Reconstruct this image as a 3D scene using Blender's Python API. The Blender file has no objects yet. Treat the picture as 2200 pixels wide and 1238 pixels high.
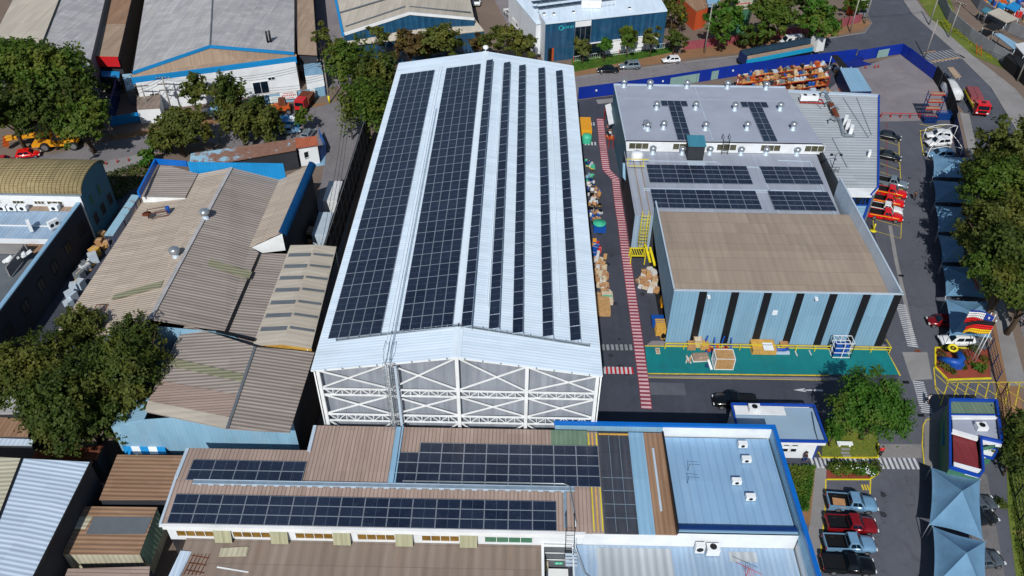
import bpy, math, random
import numpy as np
from mathutils import Vector, Matrix
RND = random.Random(11)
NPR = np.random.default_rng(5)
rad = math.radians
SC = bpy.context.scene
COL = SC.collection
# ---------------------------------------------------------------- camera model (photo pixels are 2200x1238)
CAM_H, CAM_F = 75.0, 1760.0
PITCH, ROLL, YAW = 0.6966823, 0.0113255, -0.0098059
_fw = Vector((math.sin(YAW)*math.cos(PITCH), math.cos(YAW)*math.cos(PITCH), -math.sin(PITCH)))
_r0 = Vector((math.cos(YAW), -math.sin(YAW), 0))
_u0 = _r0.cross(_fw)
_rt = _r0*math.cos(ROLL)+_u0*math.sin(ROLL)
_up = -_r0*math.sin(ROLL)+_u0*math.cos(ROLL)
def W(px, py, z=0.0):
    "world point at height z seen at photo pixel px,py"
    d = _fw*CAM_F+_rt*(px-1100)-_up*(py-619)
    return Vector((0, 0, CAM_H))+d*((z-CAM_H)/d.z)
def WL(pts, z=0.0):
    return [W(p[0], p[1], p[2] if len(p) > 2 else z) for p in pts]
# ---------------------------------------------------------------- mesh builder
class MB:
    def __init__(s): s.v=[]; s.f=[]; s.m=[]; s.uv=[]; s.sm=[]
    def poly(s, pts, mi=0, d=None, smooth=False):
        pts=[Vector(p) for p in pts]; b=len(s.v)
        s.v+=pts; s.f.append(tuple(range(b,b+len(pts)))); s.m.append(mi); s.sm.append(smooth)
        n=Vector((0,0,0))
        for i in range(len(pts)):
            a=pts[i]; c=pts[(i+1)%len(pts)]; n+=a.cross(c)
        if n.length<1e-9: n=Vector((0,0,1))
        n.normalize()
        if d is None: d=Vector((0,0,1)) if abs(n.z)<.6 else Vector((0,1,0))
        d=Vector(d); d=(d-n*d.dot(n))
        if d.length<1e-6: d=Vector((1,0,0))
        d.normalize(); e=n.cross(d)
        s.uv.append([(p.dot(d),p.dot(e)) for p in pts])
    def hexa(s, p, mi=0, d=None):
        "p: 8 points, bottom 4 then top 4"
        for q in ((3,2,1,0),(4,5,6,7),(0,1,5,4),(1,2,6,5),(2,3,7,6),(3,0,4,7)): s.poly([p[i] for i in q],mi,d)
    def box(s, c, sz, rz=0, mi=0, d=None, taper=1.0):
        c=Vector(c); M=Matrix.Rotation(rz,3,'Z'); x,y,z=[k/2 for k in sz]
        p=[c+M@Vector((a*x*t,b*y*t,e*z)) for e,t in ((-1,1),(1,taper)) for a,b in ((-1,-1),(1,-1),(1,1),(-1,1))]
        s.hexa(p,mi,d); return s
    def box0(s, x,y,z, sx,sy,sz, rz=0, mi=0, taper=1.0):
        return s.box((x,y,z+sz/2),(sx,sy,sz),rz,mi,None,taper)
    def prism(s, pts, z0, z1, mi=0, d=None, top=None, mtop=None):
        pts=[Vector((p[0],p[1],0)) for p in pts]; n=len(pts)
        ar=sum(pts[i].x*pts[(i+1)%n].y-pts[(i+1)%n].x*pts[i].y for i in range(n))
        if ar<0: pts=pts[::-1]
        lo=[Vector((p.x,p.y,z0)) for p in pts]; hi=[Vector((p.x,p.y,z1)) for p in pts]
        s.poly(hi,mi if mtop is None else mtop,d); s.poly(lo[::-1],mi)
        for i in range(n):
            j=(i+1)%n; s.poly([lo[i],lo[j],hi[j],hi[i]],mi)
        return s
    def slab(s, pts, th=.12, mi=0, d=None):
        "roof slab: top face given by 3D points"
        pts=[Vector(p) for p in pts]; n=len(pts)
        ar=sum(pts[i].x*pts[(i+1)%n].y-pts[(i+1)%n].x*pts[i].y for i in range(n))
        if ar<0: pts=pts[::-1]
        lo=[p-Vector((0,0,th)) for p in pts]
        s.poly(pts,mi,d); s.poly(lo[::-1],mi,d)
        for i in range(n):
            j=(i+1)%n; s.poly([lo[i],lo[j],pts[j],pts[i]],mi,d)
        return s
    def walls(s, pts, z0=0, mi=0, closed=True, d=None):
        "vertical quads under 3D points"
        pts=[Vector(p) for p in pts]; n=len(pts)
        for i in range(n if closed else n-1):
            a=pts[i]; b=pts[(i+1)%n]
            s.poly([(a.x,a.y,z0),(b.x,b.y,z0),b,a],mi,d or (0,0,1))
        return s
    def beam(s, a, b, w, h=None, mi=0, up=(0,0,1)):
        a=Vector(a); b=Vector(b); h=h or w; d=(b-a)
        if d.length<1e-6: return s
        d.normalize(); u=Vector(up)
        if abs(d.dot(u))>.98: u=Vector((0,1,0))
        r=d.cross(u).normalized(); u=r.cross(d)
        p=[q+r*x*w/2+u*y*h/2 for q in (a,b) for x,y in ((-1,-1),(1,-1),(1,1),(-1,1))]
        s.hexa(p,mi,d); return s
    def ring(s, c, ax, r, n=8, u=None):
        ax=Vector(ax).normalized(); u=Vector((0,0,1)) if abs(ax.z)<.9 else Vector((1,0,0))
        e=ax.cross(u).normalized(); g=ax.cross(e); b=len(s.v)
        s.v+=[Vector(c)+(e*math.cos(2*math.pi*i/n)+g*math.sin(2*math.pi*i/n))*r for i in range(n)]
        return list(range(b,b+n))
    def bridge(s, A, B, mi=0, smooth=True):
        n=len(A)
        for i in range(n):
            j=(i+1)%n; s.f.append((A[i],A[j],B[j],B[i])); s.m.append(mi); s.sm.append(smooth)
            s.uv.append([(0,i/n),(0,j/n),(1,j/n),(1,i/n)])
    def cap(s, A, mi=0, rev=False):
        s.f.append(tuple(A[::-1] if rev else A)); s.m.append(mi); s.sm.append(False); s.uv.append([(s.v[k].x,s.v[k].y) for k in (A[::-1] if rev else A)])
    def tube(s, a, b, r0, r1=None, n=8, mi=0, cap=True):
        a=Vector(a); b=Vector(b); r1=r0 if r1 is None else r1
        A=s.ring(a,b-a,r0,n); B=s.ring(b,b-a,r1,n); s.bridge(A,B,mi)
        if cap: s.cap(A,mi,True); s.cap(B,mi)
        return s
    def path(s, pts, r, n=6, mi=0):
        pts=[Vector(p) for p in pts]; last=None
        for i,p in enumerate(pts):
            ax=pts[min(i+1,len(pts)-1)]-pts[max(i-1,0)]
            rr=r[i] if isinstance(r,(list,tuple)) else r
            A=s.ring(p,ax,rr,n)
            if last: s.bridge(last,A,mi)
            else: s.cap(A,mi,True)
            last=A
        s.cap(last,mi); return s
    def lathe(s, c, prof, n=12, mi=0, smooth=True):
        c=Vector(c); last=None
        for r,z in prof:
            b=len(s.v); s.v+=[c+Vector((r*math.cos(2*math.pi*i/n),r*math.sin(2*math.pi*i/n),z)) for i in range(n)]
            A=list(range(b,b+n))
            if last: s.bridge(last,A,mi,smooth)
            last=A
        s.cap(last,mi); return s
    def build(s, name, mats, parent=None, origin=None, bevel=0):
        if not isinstance(mats,(list,tuple)): mats=[mats]
        if parent is not None: o=wloc(parent)
        elif origin is not None: o=Vector(origin)
        else:
            xs=[p.x for p in s.v]; ys=[p.y for p in s.v]; zs=[p.z for p in s.v]
            o=Vector(((min(xs)+max(xs))/2,(min(ys)+max(ys))/2,min(zs)))
        me=bpy.data.meshes.new(name)
        me.from_pydata([tuple(p-o) for p in s.v],[],s.f)
        for m in mats: me.materials.append(m)
        me.polygons.foreach_set('material_index',s.m)
        me.polygons.foreach_set('use_smooth',s.sm)
        ul=me.uv_layers.new(name='UVMap'); flat=[c for f in s.uv for q in f for c in q]
        ul.data.foreach_set('uv',flat)
        me.update()
        ob=bpy.data.objects.new(name,me); COL.objects.link(ob)
        if parent is not None: ob.parent=parent
        else: ob.location=o
        if bevel:
            b=ob.modifiers.new('bevel','BEVEL'); b.width=bevel; b.segments=1; b.limit_method='ANGLE'
        return ob
def wloc(o):
    l=Vector(o.location)
    while o.parent: o=o.parent; l+=Vector(o.location)
    return l
def tag(o, label, cat, group=None, kind=None):
    o['label']=label; o['category']=cat
    if group: o['group']=group
    if kind: o['kind']=kind
    return o
def kindof(o, k): o['kind']=k; return o
def thing(name, loc, label, cat, group=None, rz=0):
    o=bpy.data.objects.new(name,None); COL.objects.link(o); o.empty_display_size=.3
    o.location=Vector(loc); o.rotation_euler=(0,0,rz)
    return tag(o,label,cat,group)
def copy_tree(o, parent=None):
    c=o.copy(); COL.objects.link(c)
    if parent is not None: c.parent=parent
    for ch in list(o.children): copy_tree(ch,c)
    return c
def put(o, loc, rz=0, label=None, group=None, scale=None):
    o.location=Vector(loc); o.rotation_euler=(0,0,rz)
    if label: o['label']=label
    if group: o['group']=group
    if scale: o.scale=(scale,)*3 if not isinstance(scale,tuple) else scale
    return o
# ---------------------------------------------------------------- materials
def srgb(h):
    if isinstance(h,str):
        h=h.lstrip('#'); c=[int(h[i:i+2],16)/255 for i in (0,2,4)]
        return tuple(x/12.92 if x<=.04045 else ((x+.055)/1.055)**2.4 for x in c)+(1,)
    return tuple(h)+(1,)
class NT:
    def __init__(s,name):
        m=bpy.data.materials.new(name); m.use_nodes=True; s.m=m; s.t=m.node_tree; s.n=s.t.nodes; s.l=s.t.links
        s.b=s.n['Principled BSDF']; s.tc=s.n.new('ShaderNodeTexCoord')
        s.geo=s.n.new('ShaderNodeNewGeometry')
    def node(s,t,**k):
        n=s.n.new(t)
        for a,v in k.items(): setattr(n,a,v)
        return n
    def noise(s,scale,detail=3,rough=.55,vec=None,dist=0):
        n=s.node('ShaderNodeTexNoise'); n.inputs['Scale'].default_value=scale; n.inputs['Detail'].default_value=detail
        n.inputs['Roughness'].default_value=rough; n.inputs['Distortion'].default_value=dist
        s.l.new(vec or s.geo.outputs['Position'],n.inputs['Vector']); return n.outputs['Fac']
    def math(s,op,a,b=None,c=None,clamp=False):
        n=s.node('ShaderNodeMath',operation=op,use_clamp=clamp)
        for i,x in enumerate((a,b,c)):
            if x is None: continue
            if isinstance(x,(int,float)): n.inputs[i].default_value=x
            else: s.l.new(x,n.inputs[i])
        return n.outputs[0]
    def ramp(s,fac,a,b,c0=0,c1=1):
        n=s.node('ShaderNodeMapRange'); n.inputs['From Min'].default_value=a; n.inputs['From Max'].default_value=b
        n.inputs['To Min'].default_value=c0; n.inputs['To Max'].default_value=c1; s.l.new(fac,n.inputs['Value']); return n.outputs[0]
    def mix(s,fac,a,b,mode='MIX'):
        n=s.node('ShaderNodeMix',data_type='RGBA',blend_type=mode)
        for i,x in ((0,fac),(6,a),(7,b)):
            if isinstance(x,(int,float)): n.inputs[i].default_value=x
            elif isinstance(x,tuple): n.inputs[i].default_value=x
            else: s.l.new(x,n.inputs[i])
        return n.outputs[2]
    def uv(s):
        n=s.node('ShaderNodeSeparateXYZ'); s.l.new(s.tc.outputs['UV'],n.inputs[0]); return n.outputs[0],n.outputs[1]
    def scaled(s,src,x,y,z=1):
        n=s.node('ShaderNodeMapping'); n.inputs['Scale'].default_value=(x,y,z); s.l.new(src,n.inputs[0]); return n.outputs[0]
    def bump(s,h,strength=.5,dist=.05):
        n=s.node('ShaderNodeBump'); n.inputs['Strength'].default_value=strength; n.inputs['Distance'].default_value=dist
        s.l.new(h,n.inputs['Height']); s.l.new(n.outputs[0],s.b.inputs['Normal'])
    def done(s,col,rough=.6,metal=0,spec=.5):
        if isinstance(col,tuple): s.b.inputs['Base Color'].default_value=col
        else: s.l.new(col,s.b.inputs['Base Color'])
        if isinstance(rough,(int,float)): s.b.inputs['Roughness'].default_value=rough
        else: s.l.new(rough,s.b.inputs['Roughness'])
        s.b.inputs['Metallic'].default_value=metal; s.b.inputs['Specular IOR Level'].default_value=spec
        return s.m
def dk(c,k): return (c[0]*k,c[1]*k,c[2]*k,1)
def plain(name,col,rough=.6,var=.12,scale=.8,metal=0,spec=.4,dirt=None,bumpy=0):
    t=NT(name); c=srgb(col)
    f=t.noise(scale,4,.6)
    out=t.mix(t.ramp(f,.3,.7),dk(c,1-var),dk(c,1+var))
    if dirt:
        g=t.noise(scale*.35,5,.65,dist=.4); out=t.mix(t.ramp(g,.52,.75,0,.6),out,srgb(dirt))
    if bumpy: t.bump(t.noise(scale*12,3),bumpy,.03)
    return t.done(out,rough,metal,spec)
def corr(name,col,col2=None,pitch=.3,depth=.5,sheet=0,streak=.3,dirt=None,rough=.55,metal=0,rib=.35,dirtamt=.55,spec=.35,var=.12,sharp=False,panel=.28):
    "corrugated or ribbed sheet: ribs run along UV.x"
    t=NT(name); c=srgb(col); c2=srgb(col2) if col2 else dk(c,.78)
    u,v=t.uv(); ph=t.math('FRACT',t.math('DIVIDE',v,pitch))
    if sharp: h=t.math('LESS_THAN',ph,.22)
    else: h=t.math('MULTIPLY_ADD',t.math('SINE',t.math('MULTIPLY',ph,6.2832)),.5,.5)
    # sheet to sheet tone
    st=t.scaled(t.tc.outputs['UV'],.06,1.1); s1=t.noise(1.0,5,.7,st)
    big=t.noise(.09,4,.6)
    base=t.mix(t.ramp(s1,.35,.7,0,streak*2),dk(c,1+var),c2)
    base=t.mix(t.ramp(big,.4,.7,0,.35),base,dk(c,1-var*2))
    cv=t.node('ShaderNodeCombineXYZ'); t.l.new(t.math('FLOOR',t.math('DIVIDE',v,max(pitch*2,.95))),cv.inputs[0]); t.l.new(t.math('FLOOR',t.math('DIVIDE',u,sheet or 5.2)),cv.inputs[1])
    wn=t.node('ShaderNodeTexWhiteNoise',noise_dimensions='2D'); t.l.new(cv.outputs[0],wn.inputs['Vector'])
    base=t.mix(t.ramp(wn.outputs[0],0,1,0,panel),base,dk(c2,.72))
    if dirt:
        d1=t.noise(1.0,6,.7,t.scaled(t.tc.outputs['UV'],.12,.5),dist=.5)
        base=t.mix(t.ramp(d1,.5,.72,0,dirtamt),base,srgb(dirt))
    if sheet:
        w=t.math('LESS_THAN',t.math('FRACT',t.math('DIVIDE',u,sheet)),.045/sheet*1.5)
        base=t.mix(t.math('MULTIPLY',w,.45),base,dk(c2,.45))
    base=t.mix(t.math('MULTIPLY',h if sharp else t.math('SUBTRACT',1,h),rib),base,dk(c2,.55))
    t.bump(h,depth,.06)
    return t.done(base,rough,metal,spec)
def ground(name,col,col2,scale=.15,rough=.9,crack=0,spots=None,fine=.15,streak=0):
    t=NT(name); a=srgb(col); b=srgb(col2)
    f=t.noise(scale,6,.65,dist=.6); g=t.noise(9,3,.6); k=t.noise(scale*.3,3)
    o=t.mix(t.ramp(f,.35,.68),a,b); o=t.mix(t.ramp(k,.4,.65,0,.4),o,dk(b,.8))
    o=t.mix(t.ramp(g,.3,.7,0,fine),o,dk(a,1.5))
    if crack:
        v=t.node('ShaderNodeTexVoronoi',feature='DISTANCE_TO_EDGE'); v.inputs['Scale'].default_value=.22
        nn=t.node('ShaderNodeTexNoise'); nn.inputs['Scale'].default_value=1.2
        t.l.new(t.geo.outputs['Position'],nn.inputs['Vector'])
        mm=t.node('ShaderNodeVectorMath',operation='MULTIPLY_ADD'); mm.inputs[1].default_value=(1.6,1.6,0)
        t.l.new(nn.outputs['Color'],mm.inputs[0]); t.l.new(t.geo.outputs['Position'],mm.inputs[2]); t.l.new(mm.outputs[0],v.inputs['Vector'])
        o=t.mix(t.ramp(v.outputs[0],0,.012,crack,0),o,dk(a,.35))
    if streak:
        k2=t.noise(1,4,.6,t.scaled(t.geo.outputs['Position'],1.1,.05,1)); o=t.mix(t.ramp(k2,.45,.65,0,streak),o,dk(a,.55)); k3=t.noise(.16,2); o=t.mix(t.ramp(k3,.56,.575,0,streak*.6),o,dk(a,1.35))
    if spots:
        s=t.noise(.35,5,.7,dist=.8); o=t.mix(t.ramp(s,.58,.72,0,.7),o,srgb(spots))
    t.bump(g,.25,.03)
    return t.done(o,rough,0,.25)
def glass(name,col='#0b1a26',rough=.08):
    t=NT(name); return t.done(srgb(col),rough,.0,.8)
def paint(name,col,rough=.25,metal=0):
    t=NT(name); c=srgb(col); f=t.noise(3,3)
    t.b.inputs['Coat Weight'].default_value=.5; t.b.inputs['Coat Roughness'].default_value=.08
    return t.done(t.mix(t.ramp(f,.3,.7),dk(c,.92),dk(c,1.05)),rough,metal,.5)
def leafmat(name,col,col2):
    t=NT(name); oi=t.node('ShaderNodeObjectInfo')
    f=t.noise(.55,4,.7); g=t.noise(4,2)
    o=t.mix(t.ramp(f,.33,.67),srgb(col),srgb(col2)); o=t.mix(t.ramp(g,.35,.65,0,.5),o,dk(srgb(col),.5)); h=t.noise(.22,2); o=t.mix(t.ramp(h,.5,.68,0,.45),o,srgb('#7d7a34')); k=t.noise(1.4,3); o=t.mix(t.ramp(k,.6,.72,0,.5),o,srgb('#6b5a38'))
    t.l.new(o,t.b.inputs['Base Color']); t.b.inputs['Roughness'].default_value=.6; t.b.inputs['Specular IOR Level'].default_value=.2
    tr=t.node('ShaderNodeBsdfTranslucent'); t.l.new(o,tr.inputs[0]); ms=t.node('ShaderNodeMixShader'); ms.inputs[0].default_value=.38
    t.l.new(t.b.outputs[0],ms.inputs[1]); t.l.new(tr.outputs[0],ms.inputs[2]); t.l.new(ms.outputs[0],t.n['Material Output'].inputs[0])
    return t.m
def solarmat():
    t=NT('solar cells'); u,v=t.uv()   # panel face UV in metres: u along 2.28, v along 1.13
    def line(x,per,w,off=0):
        a=t.math('FRACT',t.math('DIVIDE',t.math('ADD',x,off),per)); return t.math('LESS_THAN',a,w/per)
    g=t.math('MAXIMUM',line(u,.184,.008),line(v,.184,.008))
    mid=t.math('LESS_THAN',t.math('ABSOLUTE',u),.02)
    n=t.noise(.25,3); oi=t.node('ShaderNodeObjectInfo')
    c=t.mix(t.ramp(n,.35,.65),srgb('#10182a'),srgb('#182236'))
    c=t.mix(t.ramp(oi.outputs['Random'],0,1,0,.6),c,srgb('#222b3f')); sky_sheen=t.noise(.045,3); c=t.mix(t.ramp(sky_sheen,.4,.7,0,.25),c,srgb('#39414f')); dd=t.noise(2.2,4,.7); c=t.mix(t.ramp(dd,.55,.8,0,.25),c,srgb('#5a6373'))  # broadest noise paints a sky reflection sheen into the cell colour
    c=t.mix(t.math('MULTIPLY',g,.22),c,srgb('#5b6f8c')); c=t.mix(t.math('MULTIPLY',mid,.2),c,srgb('#8fa0b8'))
    return t.done(c,t.ramp(n,.3,.7,.16,.34),0,.5)
M={}
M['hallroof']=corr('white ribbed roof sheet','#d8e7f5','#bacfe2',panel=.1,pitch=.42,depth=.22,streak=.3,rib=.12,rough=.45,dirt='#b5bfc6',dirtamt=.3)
M['hallclad']=corr('grey cladding sheet','#9299a4','#7b828d',pitch=1.1,depth=.06,streak=.6,rib=.03,dirt='#96979e',rough=.5)
M['white']=plain('white painted steel','#dfe3e6',.45,.06,.6,dirt='#b9bcbc')
M['whitewall']=plain('white rendered wall','#d8dde2',.7,.07,.5,dirt='#b4b6b5')
M['pale']=plain('galvanised channel','#b3c3d2',.45,.08,.6,metal=.1)
M['steel']=plain('galvanised steel','#9aa4ab',.35,.1,1.2,metal=.6)
M['chrome']=plain('spun aluminium','#b8bfc4',.28,.1,2,metal=.75)
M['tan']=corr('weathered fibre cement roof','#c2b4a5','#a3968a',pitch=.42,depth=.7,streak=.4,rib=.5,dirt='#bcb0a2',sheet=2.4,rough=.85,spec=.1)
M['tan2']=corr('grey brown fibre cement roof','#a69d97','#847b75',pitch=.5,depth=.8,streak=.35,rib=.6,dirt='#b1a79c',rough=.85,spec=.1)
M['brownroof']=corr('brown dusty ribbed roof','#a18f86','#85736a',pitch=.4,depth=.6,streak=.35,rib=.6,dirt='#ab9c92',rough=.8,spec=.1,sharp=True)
M['pipeblue']=plain('weathered duct','#76899a',.5,.15,1.5)
M['worn']=plain('worn crossing paint','#83868c',.8,.3,1.2,dirt='#5c5f66')
M['tansmooth']=corr('dusty flat sheet roof','#8d8178','#7a6d64',pitch=1.1,depth=.15,streak=.4,rib=.3,dirt='#8a7567',rough=.85,spec=.1,sharp=False,sheet=2.4)
M['tanroof']=corr('sun bleached metal roof','#9b8d80','#897c71',pitch=1.1,depth=.12,streak=.35,rib=.1,dirt='#8f8578',sheet=2.6,rough=.8,spec=.1)
M['rusty']=corr('rusty corrugated sheet','#9d8069','#7c604d',pitch=.5,depth=.7,streak=.4,rib=.35,dirt='#a58a72',rough=.85,spec=.1)
M['rust']=corr('rust red sheet','#7b4532','#5d3325',pitch=.5,depth=.4,streak=.7,rib=.2,dirt='#8d6a55',rough=.9,spec=.1)
M['peeling']=None
M['greyroof']=plain('grey membrane roof','#969dad',.7,.07,.25,dirt='#8b91a1',spec=.25)
M['greyroof2']=corr('light grey membrane roof','#9ca3b1','#8c94a2',pitch=1.2,depth=.1,streak=.4,rib=.08,dirt='#9aa2ad',rough=.6)
M['ribgrey']=corr('grey ribbed roof','#b4bbc1','#99a1a8',pitch=.85,depth=.6,streak=.3,rib=.45,dirt='#a9b1b5',rough=.5)
M['bluegrey']=corr('blue grey standing seam roof','#8bb0d1','#7fa4c6',pitch=.85,depth=.25,streak=.2,rib=.2,dirt='#aac4da',rough=.4,sharp=True,dirtamt=.35,metal=.1)
M['silverroof']=corr('silvery ribbed roof','#a2bcd6','#8fa9c4',pitch=.55,depth=.4,streak=.5,rib=.25,dirt='#b9c3ca',rough=.4,metal=.15)
M['whiteroof']=corr('white corrugated roof','#c9daec','#aabed3',pitch=.5,depth=.6,streak=.25,rib=.35,rough=.45)
M['creamroof']=corr('cream corrugated roof','#bdb9a4','#a19c88',pitch=.5,depth=.6,streak=.3,rib=.35,rough=.5)
M['palebig']=corr('pale fibre cement roof','#aeaeb0','#96969a',pitch=.9,depth=.1,streak=.5,rib=.05,dirt='#b8b4ae',sheet=1.7,rough=.85,spec=.1,panel=.45)
M['palebeige']=corr('pale beige roof sheet','#b5aea2','#a39c91',pitch=.8,depth=.2,streak=.35,rib=.1,rough=.8,spec=.15)
M['beige']=corr('beige lean-to roof','#a4917f','#8e7b6a',pitch=.6,depth=.2,streak=.5,rib=.12,rough=.8,spec=.15,sheet=3)
M['archroof']=corr('ochre barrel roof','#a5966f','#6e6145',pitch=.62,depth=.3,streak=.25,rib=.7,rough=.7,sharp=True,spec=.15)
M['wallblue']=corr('pale blue wall cladding','#7fa5bf','#7196b0',pitch=.4,depth=.45,streak=.3,rib=.3,rough=.5,sharp=True)
M['wallblue2']=corr('light blue corrugated wall','#85aec8','#769fba',pitch=.4,depth=.2,streak=.3,rib=.1,dirt='#93aab6',rough=.6)
M['walltealdark']=corr('teal corrugated wall','#3f7f95','#2f6578',pitch=.4,depth=.4,streak=.3,rib=.2,rough=.5)
M['wallgrey']=plain('grey block wall','#5d646b',.8,.12,.5,dirt='#4d545b')
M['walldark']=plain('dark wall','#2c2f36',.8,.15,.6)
M['blackpaint']=plain('black cladding strip','#15161b',.5,.1,.8)
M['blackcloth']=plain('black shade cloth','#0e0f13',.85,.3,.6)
M['blue']=plain('bright blue fascia','#0a62b8',.4,.06,.8)
M['royal']=plain('royal blue steel','#0e3f9e',.45,.08,.8)
M['navy']=plain('navy painted steel','#0b2f66',.5,.1,.8)
M['bluefence']=corr('cobalt fence sheet','#0f2f96','#0d2a86',pitch=.5,depth=.4,streak=.3,rib=.2,rough=.45)
M['navyfence']=corr('navy fence sheet','#172a5c','#142450',pitch=.5,depth=.4,streak=.3,rib=.2,rough=.5)
M['cyan']=corr('azure wall sheet','#1585c4','#1277b2',pitch=.5,depth=.35,streak=.25,rib=.2,rough=.5,sharp=True)
M['teal']=ground('teal floor paint','#147a7c','#126c72',.35,.6,fine=.12,spots='#2f6268',streak=.16,crack=.2)
M['greenfl']=plain('green painted sheet','#3d6f58',.6,.12,.6,dirt='#6c7f6c')
M['greenroof']=corr('green translucent roof','#6d8570','#5d7563',pitch=.5,depth=.4,streak=.4,rib=.3,dirt='#87917f')
M['redroof']=corr('red metal roof','#7c3035','#6b292e',pitch=.7,depth=.25,streak=.3,rib=.15,rough=.5)
M['darkroof']=corr('dark translucent roof','#464b55','#343843',pitch=.9,depth=.3,streak=.5,rib=.3,dirt='#5c5a5e',sheet=2.4,rough=.4)
M['ltblueroof']=corr('pale blue roof strip','#84aac6','#789fbb',pitch=.6,depth=.3,streak=.3,rib=.2,rough=.45)
M['yellow']=plain('yellow safety paint','#cfc01f',.55,.12,1,dirt='#a89a35')
M['yellowline']=plain('worn yellow line paint','#c4b02e',.75,.25,2,dirt='#6a6540')
M['whiteline']=plain('worn white line paint','#b9bcc2',.75,.18,1.5,dirt='#8d8d93')
M['redline']=plain('red walkway paint','#862f3f',.75,.25,.5,dirt='#5e3542')
M['redwhite']=plain('chalky walkway stripe','#c3a3ab',.75,.22,.25,dirt='#7d5e69')
M['red']=plain('red oxide steel','#982418',.5,.12,1)
M['orange']=plain('orange steel beam','#b04e1a',.5,.12,1)
M['brick']=corr('painted orange brick wall','#c9552a','#a8431f',pitch=.3,depth=.2,streak=.3,rib=.2,rough=.8)
M['pinkwall']=plain('faded red boundary wall','#8d4650',.85,.15,.8,dirt='#6a3a40')
M['concrete']=ground('concrete paving','#7f7d7e','#6f6d6e',.2,.9,crack=.4)
M['concrete2']=ground('pale concrete path','#8b8a8b','#7c7a7a',.3,.9)
M['yardconc']=ground('stained concrete yard','#837e82','#706c72',.12,.9,crack=.35,spots='#8d827c')
M['asphalt']=ground('site asphalt','#444854','#3a3e49',.12,.85,crack=.3,fine=.12,spots='#35373f',streak=.25)
M['asphalt2']=ground('sun bleached street asphalt','#7b787b','#69676c',.08,.9,crack=.6,fine=.2,streak=.2)
M['asphalt3']=ground('bluish road asphalt','#535862','#474b55',.07,.9,crack=.5,spots='#3f434c',streak=.2)
M['drive']=ground('drive asphalt','#5a5d66','#4e515b',.1,.9,crack=.35,fine=.12,spots='#494b53',streak=.18)
M['dirt']=ground('dry earth verge','#8a6a4c','#745640',.25,.95,fine=.3)
M['dust']=ground('dusty ground','#75675d','#665a52',.1,.95,fine=.25)
M['gravel']=ground('gravel strip','#6c6a6b','#57565a',.5,.95,fine=.5)
M['mulch']=ground('red bark mulch','#8a4334','#6d3328',.6,.95,fine=.35)
M['grass']=ground('mown lawn','#44651f','#33521a',.4,.95,fine=.25)
M['drygrass']=ground('patchy dry lawn','#65702f','#4c5c22',.3,.95,fine=.3,spots='#8a7a4a')
M['clay']=corr('clay tile roof','#b3664a','#8f4b35',pitch=.28,depth=.9,streak=.3,rib=.5,rough=.85)
M['wood']=plain('pale pallet timber','#b08a5c',.85,.2,3)
M['wood2']=plain('yellow pallet timber','#c49a45',.85,.2,3)
M['card']=plain('brown cardboard','#a67c55',.9,.15,2)
M['card2']=plain('pale cardboard','#c2b49c',.9,.15,2)
M['bluepl']=plain('blue plastic','#134a9c',.45,.12,3)
M['greenpl']=plain('green plastic','#3fae8c',.45,.12,3)
M['whitepl']=plain('white plastic wrap','#c6c9cc',.5,.15,3)
M['redpl']=plain('red plastic','#b81f24',.45,.1,3)
M['yellowpl']=plain('amber plastic','#d8961d',.45,.12,3)
M['tentcloth']=plain('pale blue shade sail','#6288a6',.65,.14,.5,spec=.15,dirt='#8ba3b2',bumpy=.25)
M['trunk']=plain('rough bark','#4a3c30',.95,.2,2)
M['polewood']=plain('concrete pole','#8d8a85',.85,.12,1)
M['cable']=plain('black cable','#17181c',.6,.1,1)
M['glass']=glass('tinted glass'); M['windowpane']=plain('old window pane','#4b4a38',.2,.3,1.2,spec=.7)
M['amberpane']=plain('amber window pane','#7a5c20',.25,.3,1,spec=.6)  # panes are plain amber in colour, without any glow
M['curtain']=corr('blue glass curtain wall','#2f5f80','#1f4666',pitch=.9,depth=.1,streak=.9,rib=.25,rough=.12,spec=.8,sheet=1.6,sharp=True)
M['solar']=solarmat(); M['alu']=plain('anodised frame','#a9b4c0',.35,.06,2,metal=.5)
M['tyre']=plain('tyre rubber','#101012',.85,.1,5); M['rim']=plain('alloy rim','#9a9da1',.3,.1,4,metal=.7)
M['black']=plain('black plastic','#101114',.5,.1,3)
M['lampglass']=plain('headlamp glass','#cfd6da',.15,.05,3,spec=.8); M['redlens']=plain('red lamp lens','#8e1015',.2,.05,3,spec=.8)
M['skin']=plain('skin','#9a6a50',.6,.05,4)
M['leaf']=leafmat('leaves mid','#3f5c20','#5f782a'); M['leafd']=leafmat('leaves dark','#37491f','#546528')
M['leafb']=leafmat('leaves bright','#3b6621','#55802b'); M['leafo']=leafmat('leaves olive','#4c5726','#6d7638')
M['leafr']=leafmat('leaves russet','#5a4a2a','#6d5a38'); M['leafy']=leafmat('leaves yellow','#8b9a1c','#a8a524')
def peeling():
    t=NT('peeling blue paint on rusty sheet'); u,v=t.uv()
    n=t.noise(.55,6,.75,dist=.3); gx=t.node('ShaderNodeSeparateXYZ'); t.l.new(t.geo.outputs['Position'],gx.inputs[0])
    g=t.ramp(gx.outputs[0],-56,-46,-.07,.14)
    m=t.ramp(t.math('ADD',n,g),.50,.56)
    c=t.mix(m,t.mix(t.noise(2,3),srgb('#7fa8bf'),srgb('#93b5c6')),t.mix(t.noise(1.5,4),srgb('#6d4434'),srgb('#8d7467')))
    t.bump(n,.3,.02); return t.done(c,.85,0,.15)
M['peeling']=peeling()
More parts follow.
